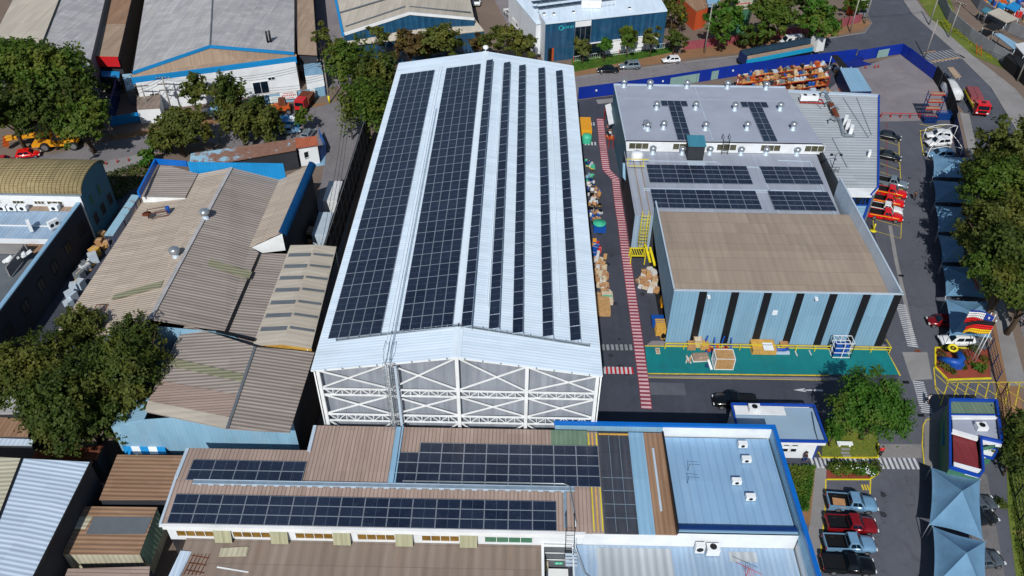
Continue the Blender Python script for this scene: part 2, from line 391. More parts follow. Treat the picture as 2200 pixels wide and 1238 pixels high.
CARCOL={k:paint('car paint '+k,c,.25,m) for k,c,m in (('white','#d9dcde',0),('silver','#8f9ea8',.5),('steelblue','#7ba6c8',.35),('dark','#14181d',.2),('black','#07080a',.1),('red','#a80c14',0),('maroon','#7d0f18',.2),('grey','#5c6670',.4),('brightred','#cc1013',0))}
M['dirtleaf']=plain('orange dry leaves','#b0562a',.9,.2,3); M['cyanside']=plain('cyan truck side','#1c93bd',.5,.08,.8); M['navycloth']=plain('navy tarpaulin','#1b3346',.6,.2,.8); M['bluefascia']=corr('blue curved fascia sheet','#0f5f9f','#0d548e',pitch=.35,depth=.5,streak=.2,rib=.3,rough=.4)
M['skyl']=corr('faded translucent sheet','#8f9077','#7c7d68',pitch=.5,depth=.8,streak=.4,rib=.5,dirt='#a09884',rough=.8,spec=.1)
M['awn']=corr('yellowed translucent awning','#a8a88c','#93937a',pitch=.5,depth=.2,streak=.4,rib=.2,rough=.6)
M['hallridge']=plain('white ridge flashing','#d6e4f0',.45,.04,.6)
M['cabinroof']=plain('flat pale cabin roof','#8aa3b8',.55,.06,.3,dirt='#97a3a0')
# ---------------------------------------------------------------- vegetation
def quads_mesh(name, C, N, S, mat, T=None):
    n=len(C)
    N=N/np.maximum(np.linalg.norm(N,axis=1,keepdims=True),1e-6)
    R=NPR.normal(size=(n,3)) if T is None else T
    A=np.cross(N,R); A/=np.maximum(np.linalg.norm(A,axis=1,keepdims=True),1e-6); B=np.cross(N,A)
    a=A*S[:,None]*.5; b=B*S[:,None]*.36
    V=np.stack([C-a*1.1,C-b,C+a*1.1,C+b],1).reshape(-1,3)
    me=bpy.data.meshes.new(name); me.vertices.add(4*n); me.loops.add(4*n); me.polygons.add(n)
    me.vertices.foreach_set('co',V.astype(np.float32).ravel()); me.loops.foreach_set('vertex_index',np.arange(4*n,dtype=np.int32))
    me.polygons.foreach_set('loop_start',np.arange(0,4*n,4,dtype=np.int32)); me.polygons.foreach_set('loop_total',np.full(n,4,dtype=np.int32))
    me.materials.append(M[mat] if isinstance(mat,str) else mat); me.update(calc_edges=True); return me
def crown_points(r, rz, n, lobes=9, willow=0, lump=.45):
    L=[]
    for i in range(lobes):
        d=NPR.normal(size=3); d/=np.linalg.norm(d); d[2]=d[2]*.8
        L.append((d*np.array([r,r,rz])*NPR.uniform(.35,.66),NPR.uniform(.45,1.25)*lump*r))
    L.append((np.zeros(3),r*.42))
    L=sorted(L,key=lambda q:q[1]); w=np.array([q[1]**2 for q in L]); w/=w.sum()
    idx=NPR.choice(len(L),n,p=w); c=np.array([q[0] for q in L])[idx]; lr=np.array([q[1] for q in L])[idx]
    d=NPR.normal(size=(n,3)); d/=np.linalg.norm(d,axis=1,keepdims=True)
    d[:,2]=np.where(d[:,2]<-.3,-d[:,2],d[:,2])
    # twig sprays: each leaf belongs to a small spray on its limb's shell
    ns=max(12,n//34); si=NPR.integers(0,ns,n)
    sc=c[:ns]; sl=lr[:ns]; sdv=d[:ns]; sr=sl*(.5+.62*NPR.random(ns)**.7)
    spos=sc+sdv*sr[:,None]*np.array([1,1,rz/r]); w_=.15+.03*r
    j=NPR.normal(size=(n,3))*w_; out=sdv[si]; j+=out*np.abs(NPR.normal(size=(n,1)))*w_*1.1; j[:,2]*=.75
    p=spos[si]+j; d=out
    if willow: p[:,2]-=willow*NPR.random(n)**1.5*np.linalg.norm(p[:,:2],axis=1)/r*rz
    return p,d+NPR.normal(size=(n,3))*.55+np.array([0,0,.25])
def tree(label, cx, cy, zc, r, rz=None, mat='leaf', n=None, cat='tree', name='broadleaf_tree', lobes=13, willow=0, size=.42, group=None, trunk=True, lump=.45, base=None):
    r*=.9; rz=(rz or r*.85)*.93; c=W(cx,cy,zc); b=Vector((c.x,c.y,0)) if base is None else Vector(base)
    dist=(Vector((0,0,CAM_H))-c).length; size=size*max(.75,dist/110)
    n=n or int(min(19000,600*r*r*(.36/size)**2))
    e=thing(name,b,label,cat,group)
    p,nn=crown_points(r,rz,n,lobes,willow,lump); p=p+np.array([c.x-b.x,c.y-b.y,zc])
    keep=p[:,2]>.15; p=p[keep]; nn=nn[keep]
    me=quads_mesh('crown',p,nn,NPR.uniform(.6,1.25,len(p))*size,mat)
    o=bpy.data.objects.new('crown',me); COL.objects.link(o); o.parent=e
    if trunk:
        m=MB(); top=Vector((c.x,c.y,max(zc*.8,1))); tr=max(.09,r*.055)
        m.path([b,b+(top-b)*.4+Vector((.1*r*RND.uniform(-1,1),0,0)),top],[tr*1.3,tr,tr*.6],7)
        for i in range(5):
            a=RND.uniform(0,6.28); s=b+(top-b)*RND.uniform(.35,.9)
            q=Vector((c.x,c.y,zc))+Vector((math.cos(a)*r*.7,math.sin(a)*r*.7,rz*RND.uniform(-.1,.5)))
            m.path([s,(s+q)/2+Vector((0,0,.1*r)),q],[tr*.5,tr*.35,tr*.12],5)
        m.build('trunk',M['trunk'],e)
    return e
def shrub(label,cx,cy,r,h=None,mat='leaf',name='shrub',group=None,cat='shrub',size=.26,n=None):
    h=h or r; b=W(cx,cy,0); n=n or int(max(260,min(2500,700*r*r)))
    e=thing(name,b,label,cat,group)
    p,nn=crown_points(r,h*.6,n,5,0,.55); p=p+np.array([0,0,h*.55]); p[:,2]=np.abs(p[:,2])
    me=quads_mesh('foliage',p,nn,NPR.uniform(.6,1.2,n)*size,mat); o=bpy.data.objects.new('foliage',me); COL.objects.link(o); o.parent=e
    m=MB(); m.path([b,b+Vector((0,0,h*.6))],[.05,.03],5)
    for a in (0.3,2.2,4.4): m.path([b+Vector((0,0,.1)),b+Vector((math.cos(a)*r*.5,math.sin(a)*r*.5,h*.6))],[.035,.015],4)
    m.build('stem',M['trunk'],e); return e
def grassmass(name,poly,n,mat,size=.25,h=.15,z=0,label='grass',cat='grass'):
    P=WL(poly,0); xs=[p.x for p in P]; ys=[p.y for p in P]; out=[]
    def inside(x,y):
        c=False; j=len(P)-1
        for i in range(len(P)):
            if (P[i].y>y)!=(P[j].y>y) and x<(P[j].x-P[i].x)*(y-P[i].y)/(P[j].y-P[i].y)+P[i].x: c=not c
            j=i
        return c
    while len(out)<n:
        x=RND.uniform(min(xs),max(xs)); y=RND.uniform(min(ys),max(ys))
        if inside(x,y): out.append((x,y,z+RND.uniform(.02,h)))
    C=np.array(out); N=NPR.normal(size=(n,3))+np.array([0,0,1.2])
    me=quads_mesh(name,C-C[0],N,NPR.uniform(.5,1.3,n)*size,mat); o=bpy.data.objects.new(name,me); COL.objects.link(o); o.location=C[0]
    return tag(o,label,cat,kind='stuff')
# ---------------------------------------------------------------- roof equipment
def vent_proto(parent):
    e=MB(); e.lathe((0,0,0),[(.5,0),(.5,.06),(.34,.1),(.34,.75),(.3,.8)],12)
    n=e.build('roof_vent',M['pale'],None,origin=(0,0,0)); n.parent=parent
    h=MB(); h.lathe((0,0,.78),[(.32,0),(.5,.12),(.58,.32),(.55,.5),(.4,.66),(.15,.74),(.02,.76)],16)
    for i in range(16):
        a=i*math.pi/8; d=Vector((math.cos(a),math.sin(a),0)); h.beam(Vector((0,0,.86))+d*.5,Vector((0,0,1.3))+d*.57,.03,.07)
    o=h.build('turbine_head',M['chrome'],None,origin=(0,0,0)); o.parent=n
    return n
class Vents:
    src=None
    @classmethod
    def add(cls,bld,x,y,z,s=1.0):
        if cls.src is None: v=cls.src=vent_proto(bld)
        else:
            v=cls.src.copy(); COL.objects.link(v); v.parent=bld
            for ch in cls.src.children: c=ch.copy(); COL.objects.link(c); c.parent=v
        v.location=Vector((x,y,z))-wloc(bld); v.scale=(s,s,s); return v
def ac_unit(label,loc,rz=0,sz=(.95,.4,.8),group=None,fans=1,top=False):
    e=thing('air_conditioner',loc,label,'air conditioner',group)
    L=Vector(loc); m=MB(); m.box((L.x,L.y,L.z+sz[2]/2+.1),sz); 
    b=m.build('casing',M['white'],e,bevel=.03)
    f=MB()
    for i in range(fans):
        ox=(i-(fans-1)/2)*sz[0]/fans
        if top: f.lathe((L.x+ox,L.y,L.z+sz[2]+.1),[(.34,.004),(.34,.03),(.28,.03),(.27,.008),(.08,.01),(.06,.03)],14)
        else:
            A=f.ring((L.x+ox,L.y-sz[1]/2-.012,L.z+sz[2]/2+.1),(0,1,0),min(sz[0]/fans,sz[2])*.38,14); f.cap(A)
    f.build('fan_grille',M['black'],e)
    k=MB()
    for sx in (-1,1): k.box((L.x+sx*sz[0]*.35,L.y,L.z+.05),(.08,sz[1]*1.1,.1))
    k.build('bracket',M['steel'],e)
    e.rotation_euler[2]=rz; return e
PANEL=None
def panel_mesh():
    global PANEL
    if PANEL: return PANEL
    m=MB(); L,Wd,t=2.26,1.12,.04; w=.035
    def q(x0,x1,y0,y1,z,mi): m.poly([(x0,y0,z),(x1,y0,z),(x1,y1,z),(x0,y1,z)],mi,(1,0,0))
    q(-L/2+w,L/2-w,-Wd/2+w,Wd/2-w,t-.006,0)
    for a in ((-L/2,L/2,-Wd/2,-Wd/2+w),(-L/2,L/2,Wd/2-w,Wd/2),(-L/2,-L/2+w,-Wd/2+w,Wd/2-w),(L/2-w,L/2,-Wd/2+w,Wd/2-w)): q(*a,t,1)
    c=[(-L/2,-Wd/2),(L/2,-Wd/2),(L/2,Wd/2),(-L/2,Wd/2)]
    for i in range(4):
        a=c[i]; b=c[(i+1)%4]; m.poly([(*a,0),(*b,0),(*b,t),(*a,t)],1)
    m.poly([(*k,0) for k in c[::-1]],1)
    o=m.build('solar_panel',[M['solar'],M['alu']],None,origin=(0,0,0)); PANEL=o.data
    bpy.data.objects.remove(o); return PANEL
def solar_array(label, origin, ex, ey, cells, pl, pw, along='x', limit=100, tilt=None, group='solar arrays on the roofs', rails=True, zoff=.14, rz=0):
    """cells: list of (col,row); ex,ey unit vectors in roof plane; pl,pw pitch along ex, ey. along: which axis the long side follows"""
    O=Vector(origin); ex=Vector(ex); ey=Vector(ey)
    e=thing('solar_array',O,label,'solar panels',group)
    me=panel_mesh(); en=ex.cross(ey).normalized()
    cells=sorted(cells,key=lambda c:(c[1],c[0]))
    rest=MB(); 
    for i,(c,r) in enumerate(cells):
        p=O+ex*(c+.5)*pl+ey*(r+.5)*pw+en*zoff
        a,b=(ex,ey) if along=='x' else (ey,-ex)
        if tilt: a_,b_=a,b
        R=Matrix((a,b,en)).transposed()
        if tilt:
            R=R@Matrix.Rotation(tilt,3,'X')
        if i<limit:
            o=bpy.data.objects.new('solar_panel',me); COL.objects.link(o); o.parent=e; o.location=p-O; o.rotation_euler=R.to_euler()
            long_,short_=(pl,pw) if along=='x' else (pw,pl)
            o.scale=((long_-.025)/2.26,(short_-.02)/1.12,1)
        else:
            L,Wd=(pl,pw) if along=='x' else (pw,pl); L-=.025; Wd-=.02
            def q(x0,x1,y0,y1,z,mi):
                b=len(rest.v); pts=[(x0,y0),(x1,y0),(x1,y1),(x0,y1)]
                rest.v+=[p+R@Vector((x,y,z)) for x,y in pts]; rest.f.append((b,b+1,b+2,b+3)); rest.m.append(mi); rest.sm.append(False); rest.uv.append(pts)
            q(-L/2,L/2,-Wd/2,Wd/2,.03,1); q(-L/2+.04,L/2-.04,-Wd/2+.04,Wd/2-.04,.036,0)
    if rest.f:
        o=rest.build('distant_panels',[M['solar'],M['alu']],e); o['kind']='stuff'
    if rails:
        m=MB(); rows=sorted(set(r for c,r in cells)); 
        for r in rows:
            cs=[c for c,rr in cells if rr==r]
            for k in (.25,.75):
                if along=='x': m.beam(O+ex*min(cs)*pl+ey*(r+k)*pw+en*.06,O+ex*(max(cs)+1)*pl+ey*(r+k)*pw+en*.06,.05,.08)
                else: m.beam(O+ex*(min(cs)-.02)*pl+ey*(r+k)*pw+en*.06,O+ex*(max(cs)+1.02)*pl+ey*(r+k)*pw+en*.06,.05,.08)
        m.build('mounting_rail',M['alu'],e)
    return e
# ---------------------------------------------------------------- vehicles (front towards +X)
def loft(m,st,mi=0,smooth=True):
    last=None
    for x,w,zb,zs,zt in st:
        pts=[(-w*.86,zb),(-w,zb+.18),(-w,zs-.16),(-w*.93,zs),(-w*.5,zt),(w*.5,zt),(w*.93,zs),(w,zs-.16),(w,zb+.18),(w*.86,zb)]
        b=len(m.v); m.v+=[Vector((x,y,z)) for y,z in pts]; A=list(range(b,b+len(pts)))
        if last: m.bridge(last,A,mi,smooth)
        else: m.cap(A,mi,True)
        last=A
    m.cap(last,mi)
def frust(m,xb0,xb1,wb,zb,xr0,xr1,wr,zr,mi=0):
    b=[(xb0,-wb),(xb1,-wb),(xb1,wb),(xb0,wb)]; t=[(xr0,-wr),(xr1,-wr),(xr1,wr),(xr0,wr)]
    m.hexa([(x,y,zb) for x,y in b]+[(x,y,zr) for x,y in t],mi)
    m.poly([(xr0+.08,-wr+.08,zr+.03),(xr1-.08,-wr+.08,zr+.03),(xr1-.08,wr-.08,zr+.03),(xr0+.08,wr-.08,zr+.03)],mi)
    tt=[(x,y,zr) for x,y in t]; u=[(xr0+.08,-wr+.08,zr+.03),(xr1-.08,-wr+.08,zr+.03),(xr1-.08,wr-.08,zr+.03),(xr0+.08,wr-.08,zr+.03)]
    for i in range(4): m.poly([tt[i],tt[(i+1)%4],u[(i+1)%4],u[i]],mi)
def inset(q,s,t,off):
    "q: 4 pts (b0,b1,t1,t0); inset in both directions and push out"
    q=[Vector(p) for p in q]; 
    def L(u,v): return (q[0]*(1-u)+q[1]*u)*(1-v)+(q[3]*(1-u)+q[2]*u)*v
    r=[L(s[0],t[0]),L(s[1],t[0]),L(s[1],t[1]),L(s[0],t[1])]
    n=(r[1]-r[0]).cross(r[3]-r[0]).normalized(); return [p+n*off for p in r]
def wheel(e,x,y,r,w=.22):
    s=1 if y>0 else -1
    m=MB(); prof=[(r*.6,-w/2),(r*.93,-w/2),(r,-w/3),(r,w/3),(r*.93,w/2),(r*.6,w/2)]; last=None
    for rr,o in prof:
        A=m.ring((x,y+o,r),(0,1,0),rr,14)
        if last: m.bridge(last,A)
        else: m.cap(A,0,True)
        last=A
    m.cap(last); t=m.build('wheel',M['tyre'],None,origin=(x,y,r)); t.parent=e
    d=MB(); A=d.ring((x,y+s*(w/2+.006),r),(0,1,0),r*.62,12); B=d.ring((x,y+s*(w/2+.02),r),(0,1,0),r*.2,12); d.bridge(A,B); d.cap(B)
    o=d.build('rim',M['rim'],None,origin=(x,y,r)); o.parent=t; o.location=(0,0,0)
    return t
def part(m,name,mat,e,bevel=0):
    o=m.build(name,mat,None,origin=(0,0,0),bevel=bevel); o.parent=e; return o
def car(label,cat,kind,col,px,py,hd,name='parked_car',group=None,load=None,stripe=None,z=0,pos=None):
    P=pos or W(px,py,z+.7); P=Vector((P[0],P[1],z)); c=CARCOL[col]
    e=thing(name,(0,0,0),label,cat,group); b=MB()
    D=dict(hatch=(3.9,.84,.62,.9),sedan=(4.5,.88,.62,.9),suv=(4.5,.93,.72,1.02),pickup=(5.3,.94,.8,1.08),van=(5.0,.98,.85,1.1))[kind]
    L,w,zh,zbelt=D; H=L/2; r=.33 if kind in('hatch','sedan') else .38
    hood=zbelt-.06
    if kind=='pickup':
        loft(b,[(-.35,w,.35,zbelt,zbelt+.01),(.9,w,.33,zbelt,zbelt+.02),(1.2,w,.33,zbelt-.02,zbelt+.06),(2.1,w*.97,.33,zbelt-.08,zbelt),(2.5,w*.88,.36,zbelt-.2,zbelt-.1),(2.64,w*.72,.42,zbelt-.4,zbelt-.34)])
        part(b,'body',c,e)
        frust(m:=MB(),-.42,1.25,w*.93,zbelt-.03,-.28,.62,w*.76,1.74); part(m,'cab',c,e)
        bd=MB(); x0,x1=-2.62,-.4
        bd.box(((x0+x1)/2,0,.62),(x1-x0,w*1.8,.1),mi=1)
        for s in (-1,1): bd.box(((x0+x1)/2,s*(w-.06),.74),(x1-x0,.13,.72)); bd.box(((x0+x1)/2,s*(w-.13),.84),(x1-x0-.1,.02,.45),mi=1)
        bd.box((x0+.05,0,.84),(.1,w*1.84,.52)); bd.box((x1-.03,0,.84),(.06,w*1.8,.5),mi=1); bd.box((x0-.06,0,.45),(.14,w*1.7,.14),mi=1)
        part(bd,'load_bed',[c,M['black']],e)
        gx=(-.42,1.25,-.28,.62,w*.93,w*.76,zbelt-.03,1.74)
    else:
        fx=H; rear=-H
        st={'hatch':[(rear,w*.8,.45,zbelt-.15,zbelt-.05),(rear+.12,w*.94,.36,zbelt,zbelt+.02),(rear+.8,w,.3,zbelt,zbelt+.03),(.8,w,.3,zbelt-.02,zbelt+.02),(H-.9,w*.98,.3,zbelt-.08,zbelt+.0),(H-.2,w*.86,.33,zbelt-.22,zbelt-.15),(H,w*.66,.4,zbelt-.42,zbelt-.38)],
            'van':[(rear,w*.96,.42,zbelt,zbelt+.05),(rear+.1,w,.36,zbelt,zbelt+.05),(1.6,w,.33,zbelt-.02,zbelt+.02),(H-.3,w*.93,.36,zbelt-.15,zbelt-.05),(H,w*.8,.42,zbelt-.4,zbelt-.35)]}
        st['sedan']=st['suv']=st['hatch']; loft(b,st[kind]); part(b,'body',c,e)
        g={'hatch':(rear+.08,1.0,rear+.45,.35,1.46),'sedan':(rear+.75,1.15,rear+1.4,.42,1.42),'suv':(rear+.1,1.15,rear+.45,.5,1.68),'van':(rear+.02,1.95,rear+.08,1.35,2.1)}[kind]
        gx=(g[0],g[1],g[2],g[3],w*.93,w*(.86 if kind=='van' else .74),zbelt-.03,g[4]); m=MB(); frust(m,gx[0],gx[1],gx[4],gx[6],gx[2],gx[3],gx[5],gx[7]); part(m,'cab_roof',c,e)
    a0,a1,r0,r1,wb,wr,z0,z1=gx
    G=M['glass']
    f=MB(); f.poly(inset([(a1,-wb,z0),(a1,wb,z0),(r1,wr,z1),(r1,-wr,z1)],(.06,.94),(.1,.93),.012)); part(f,'windshield',G,e)
    f=MB(); f.poly(inset([(a0,wb,z0),(a0,-wb,z0),(r0,-wr,z1),(r0,wr,z1)],(.08,.92),(.3 if kind!='pickup' else .2,.9),.012)); part(f,'rear_window',G,e)
    if kind!='van':
        cuts=((.12,.5),(.54,.86))
        for s in (-1,1):
            for k in cuts:
                q=[(a0,-wb,z0),(a1,-wb,z0),(r1,-wr,z1),(r0,-wr,z1)] if s<0 else [(a1,wb,z0),(a0,wb,z0),(r0,wr,z1),(r1,wr,z1)]
                kk=k if s<0 else (1-k[1],1-k[0]); f=MB(); f.poly(inset(q,kk,(.2,.86),.012)); part(f,'side_window',G,e)
    else:
        for s in (-1,1):
            q=[(a0,-wb,z0),(a1,-wb,z0),(r1,-wr,z1),(r0,-wr,z1)] if s<0 else [(a1,wb,z0),(a0,wb,z0),(r0,wr,z1),(r1,wr,z1)]
            kk=(.72,.93) if s<0 else (.07,.28); f=MB(); f.poly(inset(q,kk,(.25,.8),.012)); part(f,'side_window',G,e)
    fx=2.55 if kind=='pickup' else H-.1; rx=-2.66 if kind=='pickup' else -H-.005
    for s in (-1,1):
        h=MB(); h.box((fx,s*w*.68,zbelt-.32),(.22,.3,.14)); part(h,'headlight',M['lampglass'],e)
        h=MB(); h.box((rx+.02,s*w*.8,zbelt-.2),(.08,.16,.26)); part(h,'taillight',M['redlens'],e)
        h=MB(); h.box((a1-.35,s*(w+.1),zbelt+.08),(.12,.2,.14)); part(h,'mirror',c,e)
    m=MB(); fx2=2.62 if kind=='pickup' else H-.02
    m.box((fx2,0,zbelt-.42),(.1,w*1.0,.16)); m.box((fx2-.03,0,.42),(.16,w*1.5,.12)); part(m,'grille',M['black'],e)
    m=MB(); xs_=(1.0,.15,-.38) if kind=='pickup' else (H*.42,H*.0,-H*.42)
    for s in (-1,1):
        for x in xs_: m.box((x,s*(w+.001),zbelt-.32),(.02,.012,.5))
        m.box(((xs_[0]+xs_[2])/2,s*(w+.001),.4),(xs_[0]-xs_[2],.012,.03)); 
        for x in xs_[1:]: m.box((x+.12,s*(w+.01),zbelt-.14),(.16,.03,.03))
    part(m,'door_seam',M['black'],e)
    wx=1.62 if kind=='pickup' else H*.64
    for x in (wx,-wx*.96 if kind=='pickup' else -wx):
        for s in (-1,1): wheel(e,x,s*(w-.1),r)
    if load=='tonneau': m=MB(); m.box((-1.5,0,1.12),(2.1,w*1.7,.05)); part(m,'bed_cover',M['black'],e)
    if load=='roofrack':
        m=MB(); 
        for s in (-1,1): m.beam((-1.4,s*.55,zbelt+.72),(.2,s*.55,zbelt+.72),.05)
        part(m,'roof_rail',M['pale'],e)
    if stripe:
        m=MB()
        for s in (-1,1): m.box((-.2,s*(w+.006),zbelt-.1),(4.3,.014,.1))
        part(m,'reflective_stripe',M[stripe],e)
    e.location=P; e.rotation_euler[2]=rad(hd); return e
def person(label,px,py,hd=0,shirt='navy',pants='black',pos=None,pose='walk'):
    P=pos or W(px,py,0); e=thing('person',(0,0,0),label,'person')
    sw=.22 if pose=='walk' else .04
    J={'pel':(0,0,.95),'che':(.02,0,1.3),'nec':(.02,0,1.48),'hed':(.05,0,1.62),'top':(.04,0,1.74)}
    E=[('pel','che'),('che','nec'),('nec','hed'),('hed','top')]; R={'pel':(.15,.12),'che':(.17,.12),'nec':(.06,.06),'hed':(.095,.085),'top':(.06,.06)}
    for s,n in ((1,'l'),(-1,'r')):
        k=s*sw
        J.update({n+'hip':(0,s*.1,.9),n+'kne':(k*.9+.06,s*.11,.5),n+'ank':(k*1.2-.04,s*.11,.09),n+'toe':(k*1.2+.14,s*.12,.04),
                  n+'sho':(0,s*.19,1.42),n+'elb':(-k*.6-.03,s*.25,1.13),n+'wri':(-k*1.1+.06,s*.26,.88),n+'pal':(-k*1.2+.1,s*.26,.8)})
        E+=[('pel',n+'hip'),(n+'hip',n+'kne'),(n+'kne',n+'ank'),(n+'ank',n+'toe'),('che',n+'sho'),(n+'sho',n+'elb'),(n+'elb',n+'wri'),(n+'wri',n+'pal')]
        R.update({n+'hip':(.1,.1),n+'kne':(.062,.062),n+'ank':(.045,.045),n+'toe':(.045,.03),n+'sho':(.065,.065),n+'elb':(.045,.045),n+'wri':(.03,.03),n+'pal':(.04,.02)})
        bx,by,bz=J[n+'pal']
        for q in range(5):
            f=n+'f%d'%q; ln=(.05,.075,.085,.078,.06)[q]
            J[f]=(bx+(.04-q*.02 if q else .055),by,bz-(ln if q else .02)); J[f+'b']=(J[f][0]+.012,by-s*.012,J[f][2]-.025)
            E+=[(n+'pal',f),(f,f+'b')]; R[f]=(.009,.009); R[f+'b']=(.008,.008)
    def skin(name,keys,mat,k=1.0,add=0):
        ks=[q for q in J if q in keys]; ix={q:i for i,q in enumerate(ks)}
        me=bpy.data.meshes.new(name); me.from_pydata([J[q] for q in ks],[(ix[a],ix[b]) for a,b in E if a in ix and b in ix],[])
        o=bpy.data.objects.new(name,me); COL.objects.link(o); o.parent=e
        o.modifiers.new('skin','SKIN'); o.modifiers.new('sub','SUBSURF').levels=1; o.modifiers['sub'].render_levels=1
        if not me.skin_vertices: 
            bpy.context.view_layer.objects.active=o
        sv=me.skin_vertices[0].data if me.skin_vertices else None
        if sv:
            for q,i in ix.items(): sv[i].radius=(R[q][0]*k+add,R[q][1]*k+add)
            sv[0].use_root=True
        me.materials.append(M[mat]); return o
    skin('body',set(J),'skin')
    skin('shirt',{'pel','che','lsho','rsho','lelb','relb'},shirt,1,.018)
    skin('trousers',{'pel','lhip','rhip','lkne','rkne','lank','rank'},pants,1,.02)
    h=MB(); h.lathe((.03,0,1.63),[(.1,0),(.11,.05),(.09,.11),(.04,.145),(.01,.15)],10); part(h,'hair',M['black'],e)
    f=MB(); f.box((.145,0,1.62),(.03,.02,.04)); f.box((.135,.035,1.645),(.01,.025,.012),mi=1); f.box((.135,-.035,1.645),(.01,.025,.012),mi=1); f.box((.137,0,1.575),(.01,.045,.01),mi=1); part(f,'face_features',[M['skin'],M['black']],e)
    e.location=(P[0],P[1],0); e.rotation_euler[2]=rad(hd); return e
# ---------------------------------------------------------------- street furniture
def pole(label,bx,by,tx,ty,arms=2,r=.17,name='utility_pole',mat='polewood',cat='utility pole',trans=False,hd=0,base=None,h=None):
    b=W(bx,by,0) if base is None else Vector(base)
    if h is None:
        d=_fw*CAM_F+_rt*(tx-1100)-_up*(ty-619); h=CAM_H+d.z*(b.y/d.y)
    h=max(5,min(15,h)); e=thing(name,b,label,cat,'utility poles' if cat=='utility pole' else None)
    m=MB(); m.tube(b,b+Vector((0,0,h)),r,r*.62,10); m.build('pole_shaft',M[mat],e)
    d=Vector((math.cos(rad(hd)),math.sin(rad(hd)),0)); q=Vector((-d.y,d.x,0))
    for i in range(arms):
        a=MB(); z=h-.35-i*1.2; c=b+Vector((0,0,z)); a.beam(c-d*1.25+q*.15,c+d*1.25+q*.15,.12,.14)
        ar=a.build('cross_arm',M['trunk'],e)
        ins=MB()
        for k in (-1.1,-.5,.5,1.1): ins.lathe(c+d*k+q*.15+Vector((0,0,.07)),[(.03,0),(.06,.05),(.03,.1),(.06,.14),(.01,.2)],8)
        ins.build('insulator',M['white'],ar)
    if trans:
        t=MB(); t.lathe(b+q*.45+Vector((0,0,h-3.4)),[(.3,0),(.33,.1),(.33,.9),(.28,1.0),(.05,1.05)],12); t.build('transformer',M['pale'],e)
    e['h']=h; return e,b+Vector((0,0,h-.2))
def cable(label,a,b,sag=1.2,r=.035,off=(0,0,0),group='overhead cables'):
    a=Vector(a)+Vector(off); b=Vector(b)+Vector(off); pts=[a.lerp(b,t/12)-Vector((0,0,4*sag*(t/12)*(1-t/12))) for t in range(13)]
    m=MB(); m.path(pts,r,5); o=m.build('overhead_cable',M['cable']); return tag(o,label,'cable',group)
def cone(label,px,py,group=None):
    b=W(px,py,0); e=thing('traffic_cone',b,label,'traffic cone',group)
    m=MB(); m.box0(b.x,b.y,.0,.4,.4,.04); m.build('base',M['black'],e)
    m=MB(); m.lathe(b+Vector((0,0,.04)),[(.16,0),(.05,.65),(.03,.7)],10); c=m.build('cone',M['red'],e); return e
def sail(label,c,peak=1.5,zc=2.5,sagd=.07,posts=True,n=16,group='shade tents over the parked cars',name='shade_tent',leaves=False):
    "c: four corner points (world xy) in order; tensile pyramid cloth on posts"
    C=[Vector((p[0],p[1],p[2] if len(p)>2 else zc)) for p in c]; ctr=sum(C,Vector())/4
    e=thing(name,(ctr.x,ctr.y,0),label,'shade tent',group)
    m=MB(); top=ctr+Vector((0,0,peak))
    for q in range(4):
        A,B=C[q],C[(q+1)%4]; G=[]
        for i in range(11):
            t=i/10; row=[]
            for k in range(13):
                u=k/12; p=A.lerp(B,u); mid=(A+B)/2; inw=(ctr-mid); inw.z=0
                p=p+inw*(sagd*2*4*u*(1-u)*.5)
                x=p.lerp(ctr,t); x.z=p.z*(1-t)+ctr.z*t+peak*(t**1.35)+.12*math.sin(math.pi*t)*abs(2*u-1)**2
                row.append(x)
            G.append(row)
        for i in range(10):
            for k in range(12): m.poly([G[i][k],G[i][k+1],G[i+1][k+1],G[i+1][k]] if i<9 else [G[i][k],G[i][k+1],top],0)
    o=m.build('canopy',M['tentcloth'],e); sol=o.modifiers.new('t','SOLIDIFY'); sol.thickness=.02
    for p in C:
        t=MB(); t.tube((p.x,p.y,0),(p.x,p.y,p.z+.1),.045,.04,8); t.build('post',M['steel'],e)
    t=MB(); t.tube((ctr.x,ctr.y,0),(ctr.x,ctr.y,ctr.z+peak-.05),.07,.05,8); t.build('centre_mast',M['white'],e)
    return e
def boxrow(m,pts,w,h,z0=0,mi=0):
    "thin wall along a 3D polyline"
    for i in range(len(pts)-1):
        a=Vector(pts[i]); b=Vector(pts[i+1]); d=(b-a); d.z=0; L=d.length; c=(a+b)/2; m.box((c.x,c.y,z0+h/2),(L+.02,w,h),math.atan2(d.y,d.x),mi)
    return m
def fence(label,pts,h,matpanel,matpost,name='fence',cat='fence',w=.06,post=3.0,rails=0,patches=None,mesh=False,group=None):
    "panels per segment plus posts; pts world xy"
    b=Vector((pts[0][0],pts[0][1],0)); e=thing(name,b,label,cat,group)
    m=MB(); 
    if not mesh: boxrow(m,pts,w,h,.05); m.build('fence_panels',M[matpanel],e)
    else:
        for i in range(len(pts)-1):
            a=Vector((pts[i][0],pts[i][1],0)); c=Vector((pts[i+1][0],pts[i+1][1],0))
            for k in range(rails+1): z=.1+(h-.15)*k/max(1,rails); m.beam(a+Vector((0,0,z)),c+Vector((0,0,z)),.05)
            n=int((c-a).length/.5)
            for k in range(n): p=a.lerp(c,k/n); m.beam(p+Vector((0,0,.1)),p+Vector((0,0,h)),.025)
        m.build('fence_panels',M[matpanel],e)
    q=MB()
    for i in range(len(pts)-1):
        a=Vector((pts[i][0],pts[i][1],0)); c=Vector((pts[i+1][0],pts[i+1][1],0)); n=max(1,int((c-a).length/post))
        for k in range(n+(i==len(pts)-2)): p=a.lerp(c,k/n); q.box((p.x,p.y,h/2+.04),(.1,.1,h+.12))
    q.build('fence_post',M[matpost],e); return e
